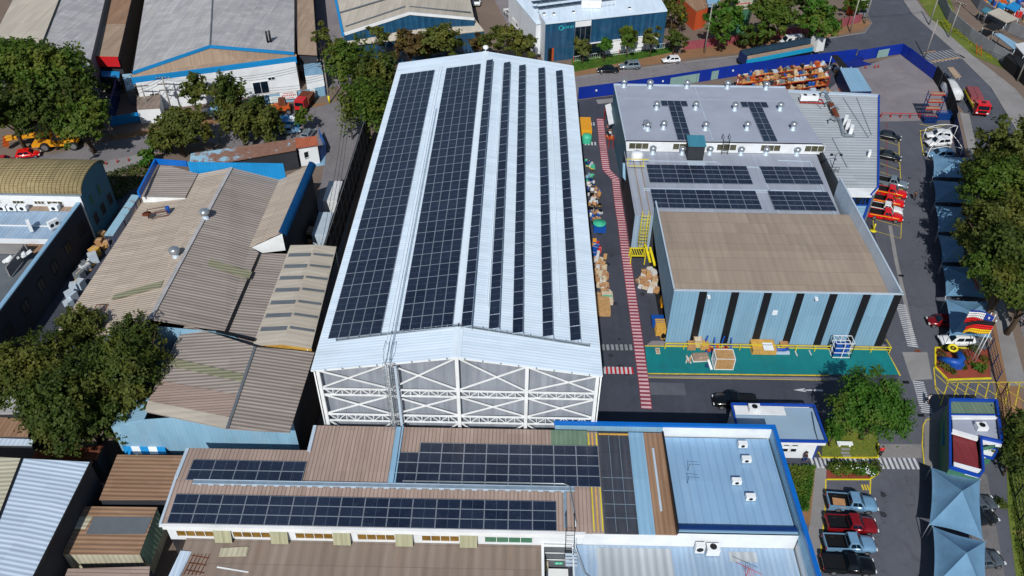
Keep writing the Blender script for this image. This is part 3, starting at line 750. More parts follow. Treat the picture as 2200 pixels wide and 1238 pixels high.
def flatpoly(name,pts,z,mat,th=0,kind='structure',label=None,cat=None):
    m=MB(); P=[Vector((p[0],p[1],z)) for p in pts]
    ar=sum(P[i].x*P[(i+1)%len(P)].y-P[(i+1)%len(P)].x*P[i].y for i in range(len(P)))
    if ar<0: P=P[::-1]
    if th: m.prism(P,z-th,z)
    else: m.poly(P,0,(0,1,0))
    o=m.build(name,M[mat],None,origin=(P[0].x,P[0].y,z)); o['kind']=kind
    if label: tag(o,label,cat,kind=kind)
    return o
def strip(name,pts,w,z,mat,kind='structure',th=0):
    m=MB(); P=[Vector((p[0],p[1],z)) for p in pts]
    L=[];Rr=[]
    for i,p in enumerate(P):
        d=(P[min(i+1,len(P)-1)]-P[max(i-1,0)]); d.z=0; d.normalize(); n=Vector((-d.y,d.x,0))*w/2; L.append(p+n); Rr.append(p-n)
    for i in range(len(P)-1): m.poly([Rr[i],Rr[i+1],L[i+1],L[i]],0)
    if th:
        for S in (L,Rr):
            for i in range(len(S)-1): a,b=S[i],S[i+1]; m.poly([a-Vector((0,0,th)),b-Vector((0,0,th)),b,a])
    o=m.build(name,M[mat],None); o['kind']=kind; return o
# ================================================================ GROUND
m=MB(); m.poly([(-420,-60,0),(420,-60,0),(420,700,0),(-420,700,0)],0,(0,1,0))
kindof(m.build('ground',M['dust'],None,origin=(0,0,0)),'structure')
def G(name,px,z,mat,**k): return flatpoly(name,WL(px),z,mat,**k)
# paved areas
G('street',[(-160,350),(-160,420),(120,352),(250,372),(330,330),(420,300),(560,330),(700,330),(640,700),(700,700),(792,290),(800,215),(760,212),(690,226),(560,245),(430,270),(250,300),(120,330)],.012,'asphalt2')
G('street',[(1225,165),(1480,132),(1600,118),(1700,99),(1690,141),(1225,205)],.018,'asphalt2')
G('street',[(1600,118),(1780,82),(1858,70),(1872,48),(1850,20),(1835,-60),(1900,-60),(1960,30),(2050,110),(2130,190),(2190,290),(2260,430),(2330,560),(2180,420),(2110,330),(2070,240),(2000,160),(1940,95),(1800,122),(1600,155)],.014,'asphalt3')
G('pavement',[(1900,-60),(1925,-60),(1990,30),(2090,120),(2180,190),(2300,330),(2260,430),(2190,290),(2130,190),(2050,110),(1960,30)],.03,'concrete2')
G('path',[(2020,-60),(2120,60),(2240,170),(2400,300),(2400,200),(2240,80),(2140,-20),(2120,-60)],.02,'dust')
G('yard_ground',[(1225,218),(1320,205),(1500,190),(1900,130),(1960,120),(2010,165),(2045,225),(2065,330),(2080,480),(2105,650),(2135,860),(2160,1000),(2190,1300),(1180,1300),(1180,560),(1225,420)],.016,'asphalt')
G('concrete_yard',[(1830,150),(1934,118),(2003,170),(2028,206),(2043,246),(2042,258),(1884,262),(1700,262)],.020,'yardconc')
G('driveway',[(1884,262),(2043,258),(2062,345),(2080,480),(2105,650),(2133,830),(2160,1000),(2190,1300),(1700,1300),(1748,990),(1888,985),(1888,930),(1905,900),(1930,808),(1908,752),(1880,500)],.024,'drive')
G('pavement',[(1280,215),(1440,200),(1440,207),(1285,224)],.03,'concrete2')
G('teal_floor',[(1386,744.5),(1904,751.5),(1932,806),(1391,803)],.032,'teal')
G('pavement',[(1390.5,807),(1800,812),(1800,818),(1391,813)],.030,'yardconc')
G('pavement',[(1436,733),(1906,741),(1904,751.5),(1386,744.5),(1400,733)],.05,'yardconc')
# strips of lawn and earth beyond the street
G('verge',[(1228,150),(1440,112),(1466,118),(1470,128),(1225,166)],.03,'dirt')
G('lawn',[(1228,128),(1330,112),(1445,98),(1450,112),(1230,156)],.045,'grass')
G('verge',[(1462,128),(1466,90),(1700,70),(1850,40),(1872,50),(1850,66),(1780,80),(1600,114)],.034,'dirt')
G('verge',[(2020,-60),(1935,-60),(2000,40),(2090,120),(2160,150),(2130,110),(2060,50)],.04,'drygrass')
G('verge',[(235,292),(420,262),(600,236),(700,220),(700,226),(430,272),(240,303)],.03,'dirt')
G('pavement',[(205,352),(330,325),(322,348),(290,362),(225,372)],.03,'concrete2')
G('yard_ground',[(640,0),(700,190),(760,180),(800,-40),(640,-60)],.02,'yardconc')
G('yard_ground',[(1030,-60),(1110,90),(1180,110),(1180,60),(1090,-60)],.02,'yardconc')
G('gravel_bed',[(660,880),(700,905),(650,985),(560,985)],.02,'gravel')
G('gravel_bed',[(2120,1020),(2170,1300),(2085,1300),(2075,1000)],.028,'gravel')
G('lawn',[(2160,900),(2200,880),(2260,1300),(2190,1300),(2165,1100)],.04,'drygrass')
# beyond the east fence: earth strip, pavement, verge
G('verge',[(2066,330),(2110,330),(2200,900),(2260,1300),(2190,1300),(2150,880),(2110,650)],.02,'dirt')
G('pavement',[(2062,242),(2082,245),(2103,340),(2158,650),(2207,830),(2165,830),(2130,650),(2085,343)],.034,'concrete2')
G('street',[(2118,330),(2150,345),(2260,500),(2400,900),(2230,830),(2175,650)],.018,'asphalt2')
# garden south of the office annex
G('lawn',[(1772,900),(1886,920),(1886,982),(1765,982)],.05,'drygrass')
G('flower_bed',[(1776,1003),(1884,1003),(1884,1018),(1868,1029),(1775,1029)],.07,'mulch')
G('planting_bed',[(1690,1003),(1752,1003),(1740,1130),(1700,1110)],.05,'dirt')
G('path',[(1752,1003),(1776,1003),(1762,1240),(1742,1300),(1725,1300),(1738,1130)],.04,'concrete2')
G('pavement',[(1938,757),(1992,757),(2003,815),(1958,818)],.035,'concrete2')
G('pavement',[(1985,902),(2050,860),(2050,1030),(1985,1000)],.08,'concrete')
G('concrete_slab',[(1890,955),(1980,955),(1980,985),(1890,985)],.034,'concrete')
G('flower_bed',[(2007,750),(2082,752),(2124,752),(2128,813),(2036,816),(2009,790)],.09,'mulch')
# shaded alley on the west side, yards
G('alley',[(310,400),(60,1000),(-60,900),(200,440)],.02,'asphalt')
# markings
def L(px,w,mat='yellowline',z=.052,name='road_marking'): return strip(name,WL(px),w,z,mat)
L([(1385,744),(1904,751.5),(1934,808)],.22); L([(1391,803.5),(1780,807.5)],.2); L([(1391,812),(1780,818)],.07)
# red walkway with pale stripes
walk=[(1289,255),(1294.5,307.5),(1300.7,354),(1303,366),(1322,385),(1327,424),(1331.8,458.7),(1336,482),(1343.4,541),(1354,616),(1364.4,688),(1371,735),(1378.5,790),(1384,830),(1389,879)]
WP=[Vector((p.x,p.y,0)) for p in WL(walk)]
strip('walkway',WP,1.35,.040,'redline')
seg=[0]
for i in range(len(WP)-1): seg.append(seg[-1]+(WP[i+1]-WP[i]).length)
def at_len(s):
    for i in range(len(WP)-1):
        if s<=seg[i+1]: t=(s-seg[i])/(seg[i+1]-seg[i]); return WP[i].lerp(WP[i+1],t),(WP[i+1]-WP[i]).normalized()
    return WP[-1],(WP[-1]-WP[-2]).normalized()
ma=MB(); s=.3
while s<seg[-1]-.4:
    p,d=at_len(s); n=Vector((-d.y,d.x,0)); q=p+d*.34; a=.6
    ma.poly([(*(p-n*a).xy,.046),(*(p+n*a).xy,.046),(*(q+n*a).xy,.046),(*(q-n*a).xy,.046)],0 ); s+=.66
ma.build('walkway_stripes',M['redwhite'],None)['kind']='structure'
def zebra(a,b,wd,n,mat='whiteline',fill=.5,z=.05):
    a=W(*a);b=W(*b); d=(b-a); Ln=d.length; d.normalize(); q=Vector((-d.y,d.x,0))*wd/2; m=MB()
    for i in range(n):
        s=a+d*Ln*(i/n); t=s+d*Ln/n*fill
        m.poly([(*(s-q).xy,z),(*(t-q).xy,z),(*(t+q).xy,z),(*(s+q).xy,z)],0)
    m.build('road_marking',M[mat],None)['kind']='structure'
zebra((1297,796),(1361,797),1.25,7,fill=.52); zebra((1301,796.5),(1365,797),1.2,7,'redpl',.5,.044)
zebra((1293,747),(1362,747),1.1,7,'worn',fill=.6); zebra((1256,309),(1284,309.5),1.2,4); zebra((1258,267),(1280,267),1.2,4)
zebra((1743,995),(1884,997),1.5,15,fill=.55); zebra((1890,996),(1976,997),1.6,8,fill=.55)
zebra((1935,655),(1962,748),1.35,22,fill=.5); zebra((1972,820),(1992,890),1.35,16,fill=.5)
zebra((1985,128),(2062,115),4.6,10,'worn',fill=.5,z=.03)
L([(2002,133),(2060,124)],.4,'wood',.032); L([(1985,114),(2010,110)],.3,'wood',.032)
# arrow on the drive
m=MB(); A=W(1704,838.5); B=W(1768,839.5)
d=(B-A).normalized(); q=Vector((-d.y,d.x,0))
for pts in ([A,A+d*1.5+q*.32,A+d*1.5-q*.32],[A+d*1.3+q*.1,B+q*.14,B-q*.14,A+d*1.3-q*.1]):
    m.poly([(p.x,p.y,.05) for p in pts][::1],0)
m.build('road_marking',M['whiteline'],None)['kind']='structure'
# parking bays
L([(1758,1300),(1764,1180),(1773,1090),(1774,1031)],.16); L([(1774,1031),(1866,1031),(1884,1019),(1886,1003)],.16); L([(1870,1031),(1869,1062)],.16)
L([(1881,985),(1764,983),(1758,972)],.2); L([(1886,985),(1886,955)],.15)
L([(1931,299),(1932,340),(1935,385)],.12)
for y in (300,318,336,352,370): L([(1891,y),(1932,y+14)],.1)
L([(1876,474),(1876,496),(1935,513),(1937,473)],.12); L([(1880,472),(1934,487)],.1)
L([(1977,281),(1978,297),(1984,334)],.16); L([(1977,281),(2035,282)],.16); L([(1984,327),(2042,327),(2035,278)],.16)
L([(1975,267),(2036,280)],.14); L([(1982,281),(2036,268)],.14)
for y in (297,312): L([(1979,y),(1996,y)],.1)
L([(1905,262),(1906,455)],.1,'redline')
# hatch box (keep clear)
L([(2006,790),(2010,835),(2020,857)],.14)
L([(2007,785),(2036,822),(2210,822)],.14)
for i in range(9):
    a=(2014+i*22,822+(0 if i else 0)); 
    L([(2037+i*22,822),(2020+i*23,872)],.12)
for k,(a,b) in enumerate([((2010,805),(2060,850)),((2030,815),(2095,858)),((2062,823),(2140,868)),((2100,823),(2190,885)),((2140,823),(2210,870)),((2180,823),(2215,843)),((2008,830),(2040,858))]): L([a,b],.1)
L([(2120,895),(2215,905)],.12)
L([(1985,1000),(1981,955),(1983,915),(1990,903),(2000,902)],.13,z=.085)
L([(1738,755),(1738,755.5)],.1)
# kerbs
def K(px,w=.16,mat='concrete2',name='kerb',h=.12): 
    m=MB(); boxrow(m,[Vector((p.x,p.y,0)) for p in WL(px)],w,h); m.build(name,M[mat],None)['kind']='structure'
K([(1228,168),(1480,133),(1600,119),(1780,83),(1858,71),(1873,50),(1856,20)])
K([(1900,-60),(1960,30),(2050,110),(2130,190),(2190,290),(2260,430)])
K([(2009,748),(2009,790),(2036,817),(2129,814)],.22,'yellow',h=.16); K([(2009,748),(2084,749)],.16,'yellow',h=.16)
K([(1765,984),(1886,984),(1887,955)],.14,'yellow'); K([(1776,1031),(1868,1031),(1886,1019),(1886,1003)],.14,'yellow')
# drainage channel along the drive and small drain covers
strip('drain_channel',WL([(1912,485),(1925,560),(1945,650),(1964,745)]),.55,.045,'concrete2')
for x,y in ((1936,593),(1971,755),(1946,822),(1978,893)):
    p=W(x,y); m=MB(); m.box0(p.x,p.y,.04,.8,.45,.02); m.build('drain_cover',M['rust' if x in(1971,) else 'black'],None)['kind']='structure'
p=W(1860,1048); 
for i in range(3):
    m=MB(); m.box0(p.x-.35+i*.3,p.y,.05,.18,.75,.006); m.build('road_marking',M['yellowline'],None)['kind']='structure'
# stepping stones
for x,y in ((1815,972),(1819,979),(1816,964)): 
    p=W(x,y+2); m=MB(); m.box0(p.x,p.y,.05,1.0,.3,.06); tag(m.build('stepping_stone',M['concrete2'],None),'flat stepping stone in the small lawn below the bench','paving stone','stepping stones in the lawn')

for k,(px,nm) in enumerate((([(1395,822),(1470,824),(1474,850),(1398,849)],'a'),([(1650,822),(1700,823),(1702,852),(1655,851)],'b'),([(1925,520),(1958,522),(1985,640),(1950,640)],'c'),([(1296,640),(1330,642),(1338,735),(1300,735)],'e'),([(1960,690),(1990,690),(1998,745),(1972,745)],'f'))): G('asphalt_patch',px,.034,'asphalt' if k%2 else 'drive')
M['oil']=plain('oil stained asphalt','#2f3036',.6,.2,1.5)
for k in range(26):
    px,py=RND.choice([(1320,600),(1300,480),(1500,845),(1900,1100),(1935,700),(1900,330),(1950,420),(1330,760),(1940,1150),(1400,660)]); p=W(px+RND.uniform(-22,22),py+RND.uniform(-60,60)*(.2 if px==1500 else 1)); r=RND.uniform(.12,.5); flatpoly('oil_stain',[(p.x+r*math.cos(a)*RND.uniform(.6,1.2),p.y+r*math.sin(a)*RND.uniform(.6,1.2)) for a in [k_*.63 for k_ in range(10)]],.042,'oil')
# ================================================================ MAIN HALL
X0,X1,Y0,Y1,ZE,ZR=-20.89,8.67,58.13,130.65,15.0,17.31; XM=(X0+X1)/2
hall=thing('warehouse_hall',(XM,Y0+1,0),'long white ribbed gable hall with braced white frame on its south end','building')
for xa,xb in ((X0,XM),(X1,XM)):
    m=MB(); m.slab([(xa,Y0,ZE),(xb,Y0,ZR),(xb,Y1,ZR),(xa,Y1,ZE)],.14,0,(xb-xa,0,ZR-ZE)); m.build('roof',M['hallroof'],hall)
m=MB(); m.slab([(XM-.5,Y0-.02,ZR-.02),(XM,Y0-.02,ZR+.06),(XM,Y1+.02,ZR+.06),(XM-.5,Y1+.02,ZR-.02)],.04,0,(0,1,0)); m.slab([(XM,Y0-.02,ZR+.06),(XM+.5,Y0-.02,ZR-.02),(XM+.5,Y1+.02,ZR-.02),(XM,Y1+.02,ZR+.06)],.04,0,(0,1,0)); m.build('ridge_cap',M['hallridge'],hall)
def zr(x): return ZE+(ZR-ZE)*(1-abs(x-XM)/(XM-X0))
m=MB(); ys=Y0+1.0
m.poly([(X0+.5,ys,0),(X1-.5,ys,0),(X1-.5,ys,zr(X1-.5)-.3),(XM,ys,ZR-.3),(X0+.5,ys,zr(X0+.5)-.3)],0,(0,0,1)); m.build('gable_wall',M['hallclad'],hall)
m=MB(); m.poly([(X1-.5,Y1-.5,0),(X0+.5,Y1-.5,0),(X0+.5,Y1-.5,zr(X0+.5)-.3),(XM,Y1-.5,ZR-.3),(X1-.5,Y1-.5,zr(X1-.5)-.3)],0,(0,0,1)); m.build('gable_wall',M['hallclad'],hall)
for x in (X0+.5,X1-.5):
    m=MB(); a,b=(Y1-.5,ys+.01) if x<0 else (ys+.01,Y1-.5)
    m.poly([(x,a,0),(x,b,0),(x,b,zr(x)-.2),(x,a,zr(x)-.2)],0,(0,0,1)); m.build('side_wall',M['hallclad'],hall)
    g=MB(); gx=x-.35 if x<0 else x+.35; g.box((gx+(-.08 if x<0 else .08),(Y0+Y1)/2,ZE-.2),(.28,Y1-Y0-.2,.24)); g.build('gutter',M['white'],hall)
yf=Y0+.35; cols=[X0+.55,-13.2,XM+.05,1.05,X1-.4]
for i,x in enumerate(cols):
    m=MB(); m.beam((x,yf,0),(x,yf,zr(x)-.35),.36,.3,up=(0,1,0)); m.build('column',M['white'],hall)
    if i in (0,4):
        m=MB(); m.tube((x+(-.35 if i==0 else .35),yf-.1,0),(x+(-.35 if i==0 else .35),yf-.1,ZE-.4),.08,n=8); m.build('downpipe',M['white'],hall)
for xa,xb in ((cols[0],XM),(XM,cols[4])):
    m=MB(); m.beam((xa,yf,zr(xa)-.38),(xb,yf,zr(xb)-.38),.3,.26,up=(0,1,0)); m.build('rafter',M['white'],hall)
    n=8
    m=MB()
    for k in range(n): x=xa+(xb-xa)*(k+.5)/n; m.box((x,yf-.05,zr(x)-.12),(.12,.7,.2))
    m.build('purlin_end',M['steel'],hall)
LV=[(11.05,11.95),(7.0,8.0)]
for z0,z1 in LV:
    for i in range(4):
        xa,xb=cols[i]+.2,cols[i+1]-.2; m=MB()
        m.beam((xa,yf,z0),(xb,yf,z0),.14,.16,up=(0,1,0)); m.beam((xa,yf,z1),(xb,yf,z1),.14,.16,up=(0,1,0))
        nb=7
        for k in range(nb):
            x0=xa+(xb-xa)*k/nb; x1=xa+(xb-xa)*(k+1)/nb
            if k: m.beam((x0,yf,z0),(x0,yf,z1),.08,.08,up=(0,1,0))
            m.beam((x0,yf+.03,z1 if k%2==0 else z0),(x1,yf+.03,z0 if k%2==0 else z1),.07,.07,up=(0,1,0))
        m.build('truss_girder',M['white'],hall)
for za,zb in ((12.1,None),(8.1,10.9),(.3,6.8)):
    for i in range(4):
        xa,xb=cols[i]+.15,cols[i+1]-.15; m=MB()
        ta=(zr(xa)-.65) if zb is None else zb; tb=(zr(xb)-.65) if zb is None else zb
        m.beam((xa,yf+.06,za),(xb,yf+.06,tb),.14,.12,up=(0,1,0)); m.beam((xa,yf+.1,ta),(xb,yf+.1,za),.14,.12,up=(0,1,0)); m.build('cross_brace',M['white'],hall)
# caged ladder
lx=-13.0; ly=Y0-.25; m=MB()
for s in (-.25,.25): m.tube((lx+s,ly,.4),(lx+s,ly,17.1),.035,n=6)
for k in range(54): z=.6+k*.3; m.tube((lx-.25,ly,z),(lx+.25,ly,z),.02,n=5)
for k in range(15):
    z=2.6+k*1.0; pts=[(lx+.38*math.cos(a),ly-.38-.36*math.sin(a),z) for a in [math.pi*i/8 for i in range(9)]]; pts=[(lx+.38,ly-.02,z)]+pts+[(lx-.38,ly-.02,z)]
    m.path(pts,.028,5)
for a in (0,math.pi*.3,math.pi*.5,math.pi*.7,math.pi): m.tube((lx+.38*math.cos(a),ly-.38-.36*math.sin(a),2.6),(lx+.38*math.cos(a),ly-.38-.36*math.sin(a),16.9),.02,n=5)
for s in (-.3,.3): m.path([(lx+s,ly,16.6),(lx+s*1.2,ly+.5,17.6),(lx+s*1.2,ly+2.2,17.4),(lx+s,ly+2.6,16.6)],.03,5)
m.build('cage_ladder',M['steel'],hall)
m=MB(); m.beam((lx+.75,ly+.1,2),(lx+.75,ly+.1,15.9),.25,.2,up=(0,1,0)); m.build('cable_duct',M['pale'],hall)
def tray(x,ya,yb,w=.35,dz=.13,mat='pale'):
    m=MB(); z=zr(x)+dz
    for s in (-1,1): m.beam((x+s*w/2,ya,z),(x+s*w/2,yb,z),.05,.12)
    m.beam((x,ya,z-.05),(x,yb,z-.05),w,.03); m.build('cable_tray',M[mat],hall)
tray(-13.35,58.4,127.0,.34,mat='hallridge'); tray(-12.8,58.4,112,.12)
tray(-3.25,66.0,126,.2,mat='hallridge'); tray(4.55,66.5,125.5,.16,mat='hallridge')
# life line rail across the south end
for xa,xb in ((-19.0,XM),(XM,7.6)):
    m=MB(); yr=62.6; a=Vector((xa,yr-.5*abs(xa-XM)/15,zr(xa)+.12)); b=Vector((xb,yr-.5*abs(xb-XM)/15,zr(xb)+.12))
    m.beam(a,b,.28,.05)
    for k in range(12): p=a.lerp(b,k/11); m.box(p+Vector((0,0,.1)),(.06,.3,.3)); 
    m.beam(a+Vector((0,0,.25)),b+Vector((0,0,.25)),.03,.03); m.build('safety_rail',M['steel'],hall)
m=MB(); m.lathe((XM,Y1-.3,ZR),[(.1,0),(.1,.5),(.42,.6),(.5,.9),(.3,1.1),(.02,1.15)],12); m.build('roof_light',M['white'],hall)
# arrays: west slope blocks of 5 columns, east slope strips
def on_roof(px,py):
    "intersection of the view ray with the hall roof"
    lo=None
    z=16.
    for _ in range(12): p=W(px,py,z); z=zr(p.x)
    return p
sl=(ZR-ZE)/(XM-X0); exw=Vector((1,0,sl)).normalized(); exe=Vector((1,0,-sl)).normalized()
A=on_roof(706.2,730.7); B=on_roof(875*0+860.5,161.8); A2=on_roof(818.8,719.9)
NR=29
ya=(on_roof(706.2,730.7).y+on_roof(818.8,719.9).y)/2; yb=(on_roof(860.5,161.8).y+on_roof(934.5,152).y)/2
def blk(xa,xb,label):
    pl=(yb-ya)/NR; o=Vector((xa,ya,zr(xa))); w=(xb-xa)/exw.x/5
    solar_array(label,o,exw,(0,1,0),[(c,r) for r in range(NR) for c in range(5)],w,pl,'y',100)
blk((on_roof(706.2,730.7).x+on_roof(860.5,161.8).x)/2,(on_roof(818.8,719.9).x+on_roof(934.5,152).x)/2,'wide five-panel solar array on the white hall next to its west eave')
blk((on_roof(855.5,718.2).x+on_roof(960.6,148.2).x)/2,(on_roof(971.5,708).x+on_roof(1034.2,138.4).x)/2,'wide five-panel solar array on the white hall just west of the ridge')
E2=[((991.8,707.7),(1047.8,134),'narrow tilted solar strip just east of the white hall ridge'),
    ((1052.5,713),(1084,139),'second narrow solar strip east of the white hall ridge'),
    ((1103,722),(1117,145),'middle one of the five narrow solar strips on the white hall'),
    ((1168,729),(1158,151),'fourth narrow solar strip from the white hall ridge'),
    ((1228.2,738.2),(1195.3,156.7),'narrow solar strip nearest the east eave of the white hall')]
for a,b,lab in E2:
    p=on_roof(*a); q=on_roof(*b); xa=(p.x+q.x)/2-.12; pl=(q.y-p.y-0)/NR
    e=thing('solar_array',(xa,p.y,zr(xa)),lab,'solar panels','narrow solar strips east of the ridge')
    me=panel_mesh(); th=rad(-12)
    for r in range(NR):
        o=bpy.data.objects.new('solar_panel',me); COL.objects.link(o); o.parent=e
        cy=(r+.5)*pl; o.location=(.56*math.cos(th),cy,.42-zr(xa)+zr(xa)); o.location.z=.40
        a_=Vector((0,1,0)); b_=Vector((-math.cos(th),0,math.sin(th))); n_=a_.cross(b_); o.rotation_euler=Matrix((a_,b_,n_)).transposed().to_euler(); o.scale=((pl-.05)/2.26,1.0,1)
    m=MB(); z=zr(xa)
    for k in range(int(NR*pl/2.25)+1):
        y=p.y+k*2.25
        m.beam((xa+.02,y,z),(xa+.02,y,z+.27),.05); m.beam((xa+1.1,y,z-.1),(xa+1.1,y,z+.5),.05); m.beam((xa,y,z+.28),(xa+1.12,y,z+.5),.05,.06)
    for dx,dz in ((.1,.3),(1.0,.48)): m.beam((xa+dx,p.y,z+dz),(xa+dx,p.y+NR*pl,z+dz),.05,.05)
    m.build('tilt_frame',M['alu'],e)
def bld(name,loc,label,cat='building'): return thing(name,loc,label,cat)
def roofp(e,px,z,mat,d=(0,1,0),th=.14,name='roof',cut=False):
    m=MB(); m.slab(WL(px,z),th,0,d); return m.build(name,M[mat],e)
def wallp(e,pts,mat,z0=0,closed=True,name='wall'):
    m=MB(); m.walls(pts,z0,0,closed); return m.build(name,M[mat],e)
def win(e,a,b,z0,z1,n=(0,-1,0),mat='windowpane',fr='white',bars=1,off=.03,name='window'):
    "window from a to b (xy) z0..z1 facing n"
    a=Vector((a[0],a[1],0)); b=Vector((b[0],b[1],0)); n=Vector(n); f=MB(); o=n*off
    for p,q in (((a,z0),(b,z0)),((a,z1),(b,z1)),((a,z0),(a,z1)),((b,z0),(b,z1))): f.beam(p[0]+o+Vector((0,0,p[1])),q[0]+o+Vector((0,0,q[1])),.09,.09)
    for k in range(1,bars): c=a.lerp(b,k/bars); f.beam(c+o+Vector((0,0,z0)),c+o+Vector((0,0,z1)),.06,.06)
    w=f.build(name,M[fr],e); g=MB(); o=n*(off*.5)
    g.poly([a+o+Vector((0,0,z0)),b+o+Vector((0,0,z0)),b+o+Vector((0,0,z1)),a+o+Vector((0,0,z1))]); g.build('pane',M[mat],w); return w
def door(e,a,b,z1,n=(0,-1,0),mat='black',z0=0,name='door'):
    a=Vector((a[0],a[1],0)); b=Vector((b[0],b[1],0)); o=Vector(n)*.03; g=MB(); g.poly([a+o+Vector((0,0,z0)),b+o+Vector((0,0,z0)),b+o+Vector((0,0,z1)),a+o+Vector((0,0,z1))]); return g.build(name,M[mat],e)
# ================================================================ LOW BUILDING south of the hall
lb=bld('workshop_building',(0,52,0),'long low workshop with brown ribbed roof, solar panels and bright blue parapet')
N=57.3; yW=54.4; S=45.55; RZ=6.85
def Bx(px,py,z=6.5): return W(px,py,z).x
xA,xB,xC,xD=-34.2,-21.6,-12.3,5.9
xE=Bx(1307,1000); 
m=MB(); rr=[((-34.2,S,6.25),(-34.2,50.1,RZ),(-21.3,50.1,RZ),(-21.3,S,6.25)),((-34.2,50.1,RZ),(-34.2,yW,6.9),(-21.3,yW,6.9),(-21.3,50.1,RZ)),
 ((-21.3,S,6.25),(-21.3,50.1,RZ),(7.6,50.1,RZ),(7.6,S,6.25)),((-21.3,50.1,RZ),(-21.3,57.6,7.1),(3.75,57.6,7.1),(3.75,50.1,RZ)),((3.75,50.1,RZ),(3.75,55.6,7.03),(7.6,55.6,7.03),(7.6,50.1,RZ))]
for q in rr: m=MB(); m.slab([q[0],q[3],q[2],q[1]],.14,0,(0,1,0)); m.build('roof',M['brownroof'],lb)
m=MB(); m.slab([(3.75,55.6,7.03),(7.6,55.6,7.03),(7.6,57.6,7.1),(3.75,57.6,7.1)],.14,0,(0,1,0)); m.build('skylight_sheet',M['greenroof'],lb)
def band(x0,x1,mat,z0=6.28,z1=7.4,ya=S,yb=57.6,name='roof'):
    m=MB(); m.slab([(x0[0],ya,z0),(x1[0],ya,z0),(x1[1],yb,z1-.45),(x0[1],yb,z1-.45)],.14,0,(0,1,0)); m.build(name,M[mat],lb)
xs=[7.6,8.75,12.05,13.65,15.55]
band((7.6,7.6),(8.75,8.75),'brownroof'); band((8.75,8.75),(12.05,12.05),'darkroof'); band((12.05,12.05),(13.65,13.65),'ltblueroof',name='roof'); band((13.65,13.65),(15.75,15.75),'rusty')
for x in (7.75,8.15,8.6): m=MB(); m.beam((x,S+.2,6.38),(x,57.3,7.0),.12,.1); m.build('edge_strip',M['yellow' if x!=8.15 else 'wood2'],lb)
m=MB(); m.beam((8.85,57.2,7.05),(12.0,57.2,7.05),.15,.1); m.build('edge_strip',M['wood2'],lb)
m=MB(); m.box((14.45,52.5,6.8),(.22,6,.5)) if False else m.beam((14.45,48,6.6),(14.45,55.5,6.95),.22,.16); m.build('fallen_channel',M['pale'],lb)
m=MB(); m.box((15.72,51.5,6.85),(.16,12,.9)); m.build('parapet',M['blackpaint'],lb)
# big blue grey roof with parapets
m=MB(); m.slab([(15.85,46.3,6.15),(27.3,46.3,6.15),(27.3,57.9,5.9),(15.85,57.9,5.9)],.14,0,(0,1,0)); m.build('roof',M['bluegrey'],lb)
m=MB(); m.box((21.6,58.2,6.65),(11.9,.16,1.75)); m.build('parapet',M['whitewall'],lb)
m=MB(); m.beam((4.1,58.2,7.55),(27.7,58.2,7.55),.42,.3); m.beam((27.6,58.4,7.57),(27.6,33,7.97),.42,.3); m.build('parapet_cap',M['blue'],lb)
m=MB(); m.box((27.55,45.5,6.6),(.14,25.3,1.9)); m.build('parapet',M['wallblue2'],lb)
m=MB(); m.box((10.0,58.15,6.9),(11.6,.14,1.1)); m.build('parapet',M['wallblue2'],lb)
m=MB(); m.beam((15.9,46.25,6.42),(27.4,46.25,6.42),.4,.34); m.build('gutter',M['navy'],lb)
m=MB(); m.beam((15.9,45.93,6.35),(27.4,45.93,6.35),.2,.12); m.build('gutter',M['ltblueroof'],lb)
# outer walls
wallp(lb,[(-34.0,S+.3,6.2),(-34.0,yW-.2,6.4),(-21.2,yW-.2,6.4),(-21.2,57.4,6.9),(4.2,57.4,6.9),(4.2,58.3,7.45),(27.62,58.3,7.45),(27.62,33,7.45)],'whitewall',closed=False)
m=MB()
for z in (1.2,5.0): m.beam((-21.2,57.5,z),(4,57.5,z),.05,.1)
m.build('wall_rail',M['steel'],lb)
# south wall with clerestory windows
m=MB(); m.poly([(-34.0,S+.25,3.4),(6.8,S+.25,3.4),(6.8,S+.25,6.22),(-34.0,S+.25,6.22)]); m.build('wall',M['whitewall'],lb)
m=MB(); m.box((-13.7,S+.12,5.75),(41,.2,.7)); m.beam((-34.3,S-.05,6.2),(6.9,S-.05,6.2),.3,.16); m.build('gutter',M['white'],lb)
for px in (372,495,631,766,905):
    a=W(px,1150,5.2).x; win(lb,(a,S+.22),(a+3.7,S+.22),4.1,5.15,mat='amberpane',bars=4,off=.08)
    m=MB(); m.slab([(a+3.75,S+.1,5.5),(a+3.75,S-.35,3.9),(a+5.45,S-.35,3.9),(a+5.45,S+.1,5.5)],.05,0); m.beam((a+4.6,S+.1,5.53),(a+4.6,S-.37,3.93),.07,.05); m.build('awning_panel',M['awn'],lb)
a=W(1041,1150,5.2).x; win(lb,(a,S+.22),(a+4.7,S+.22),4.1,5.15,mat='greenfl',bars=4,off=.08)
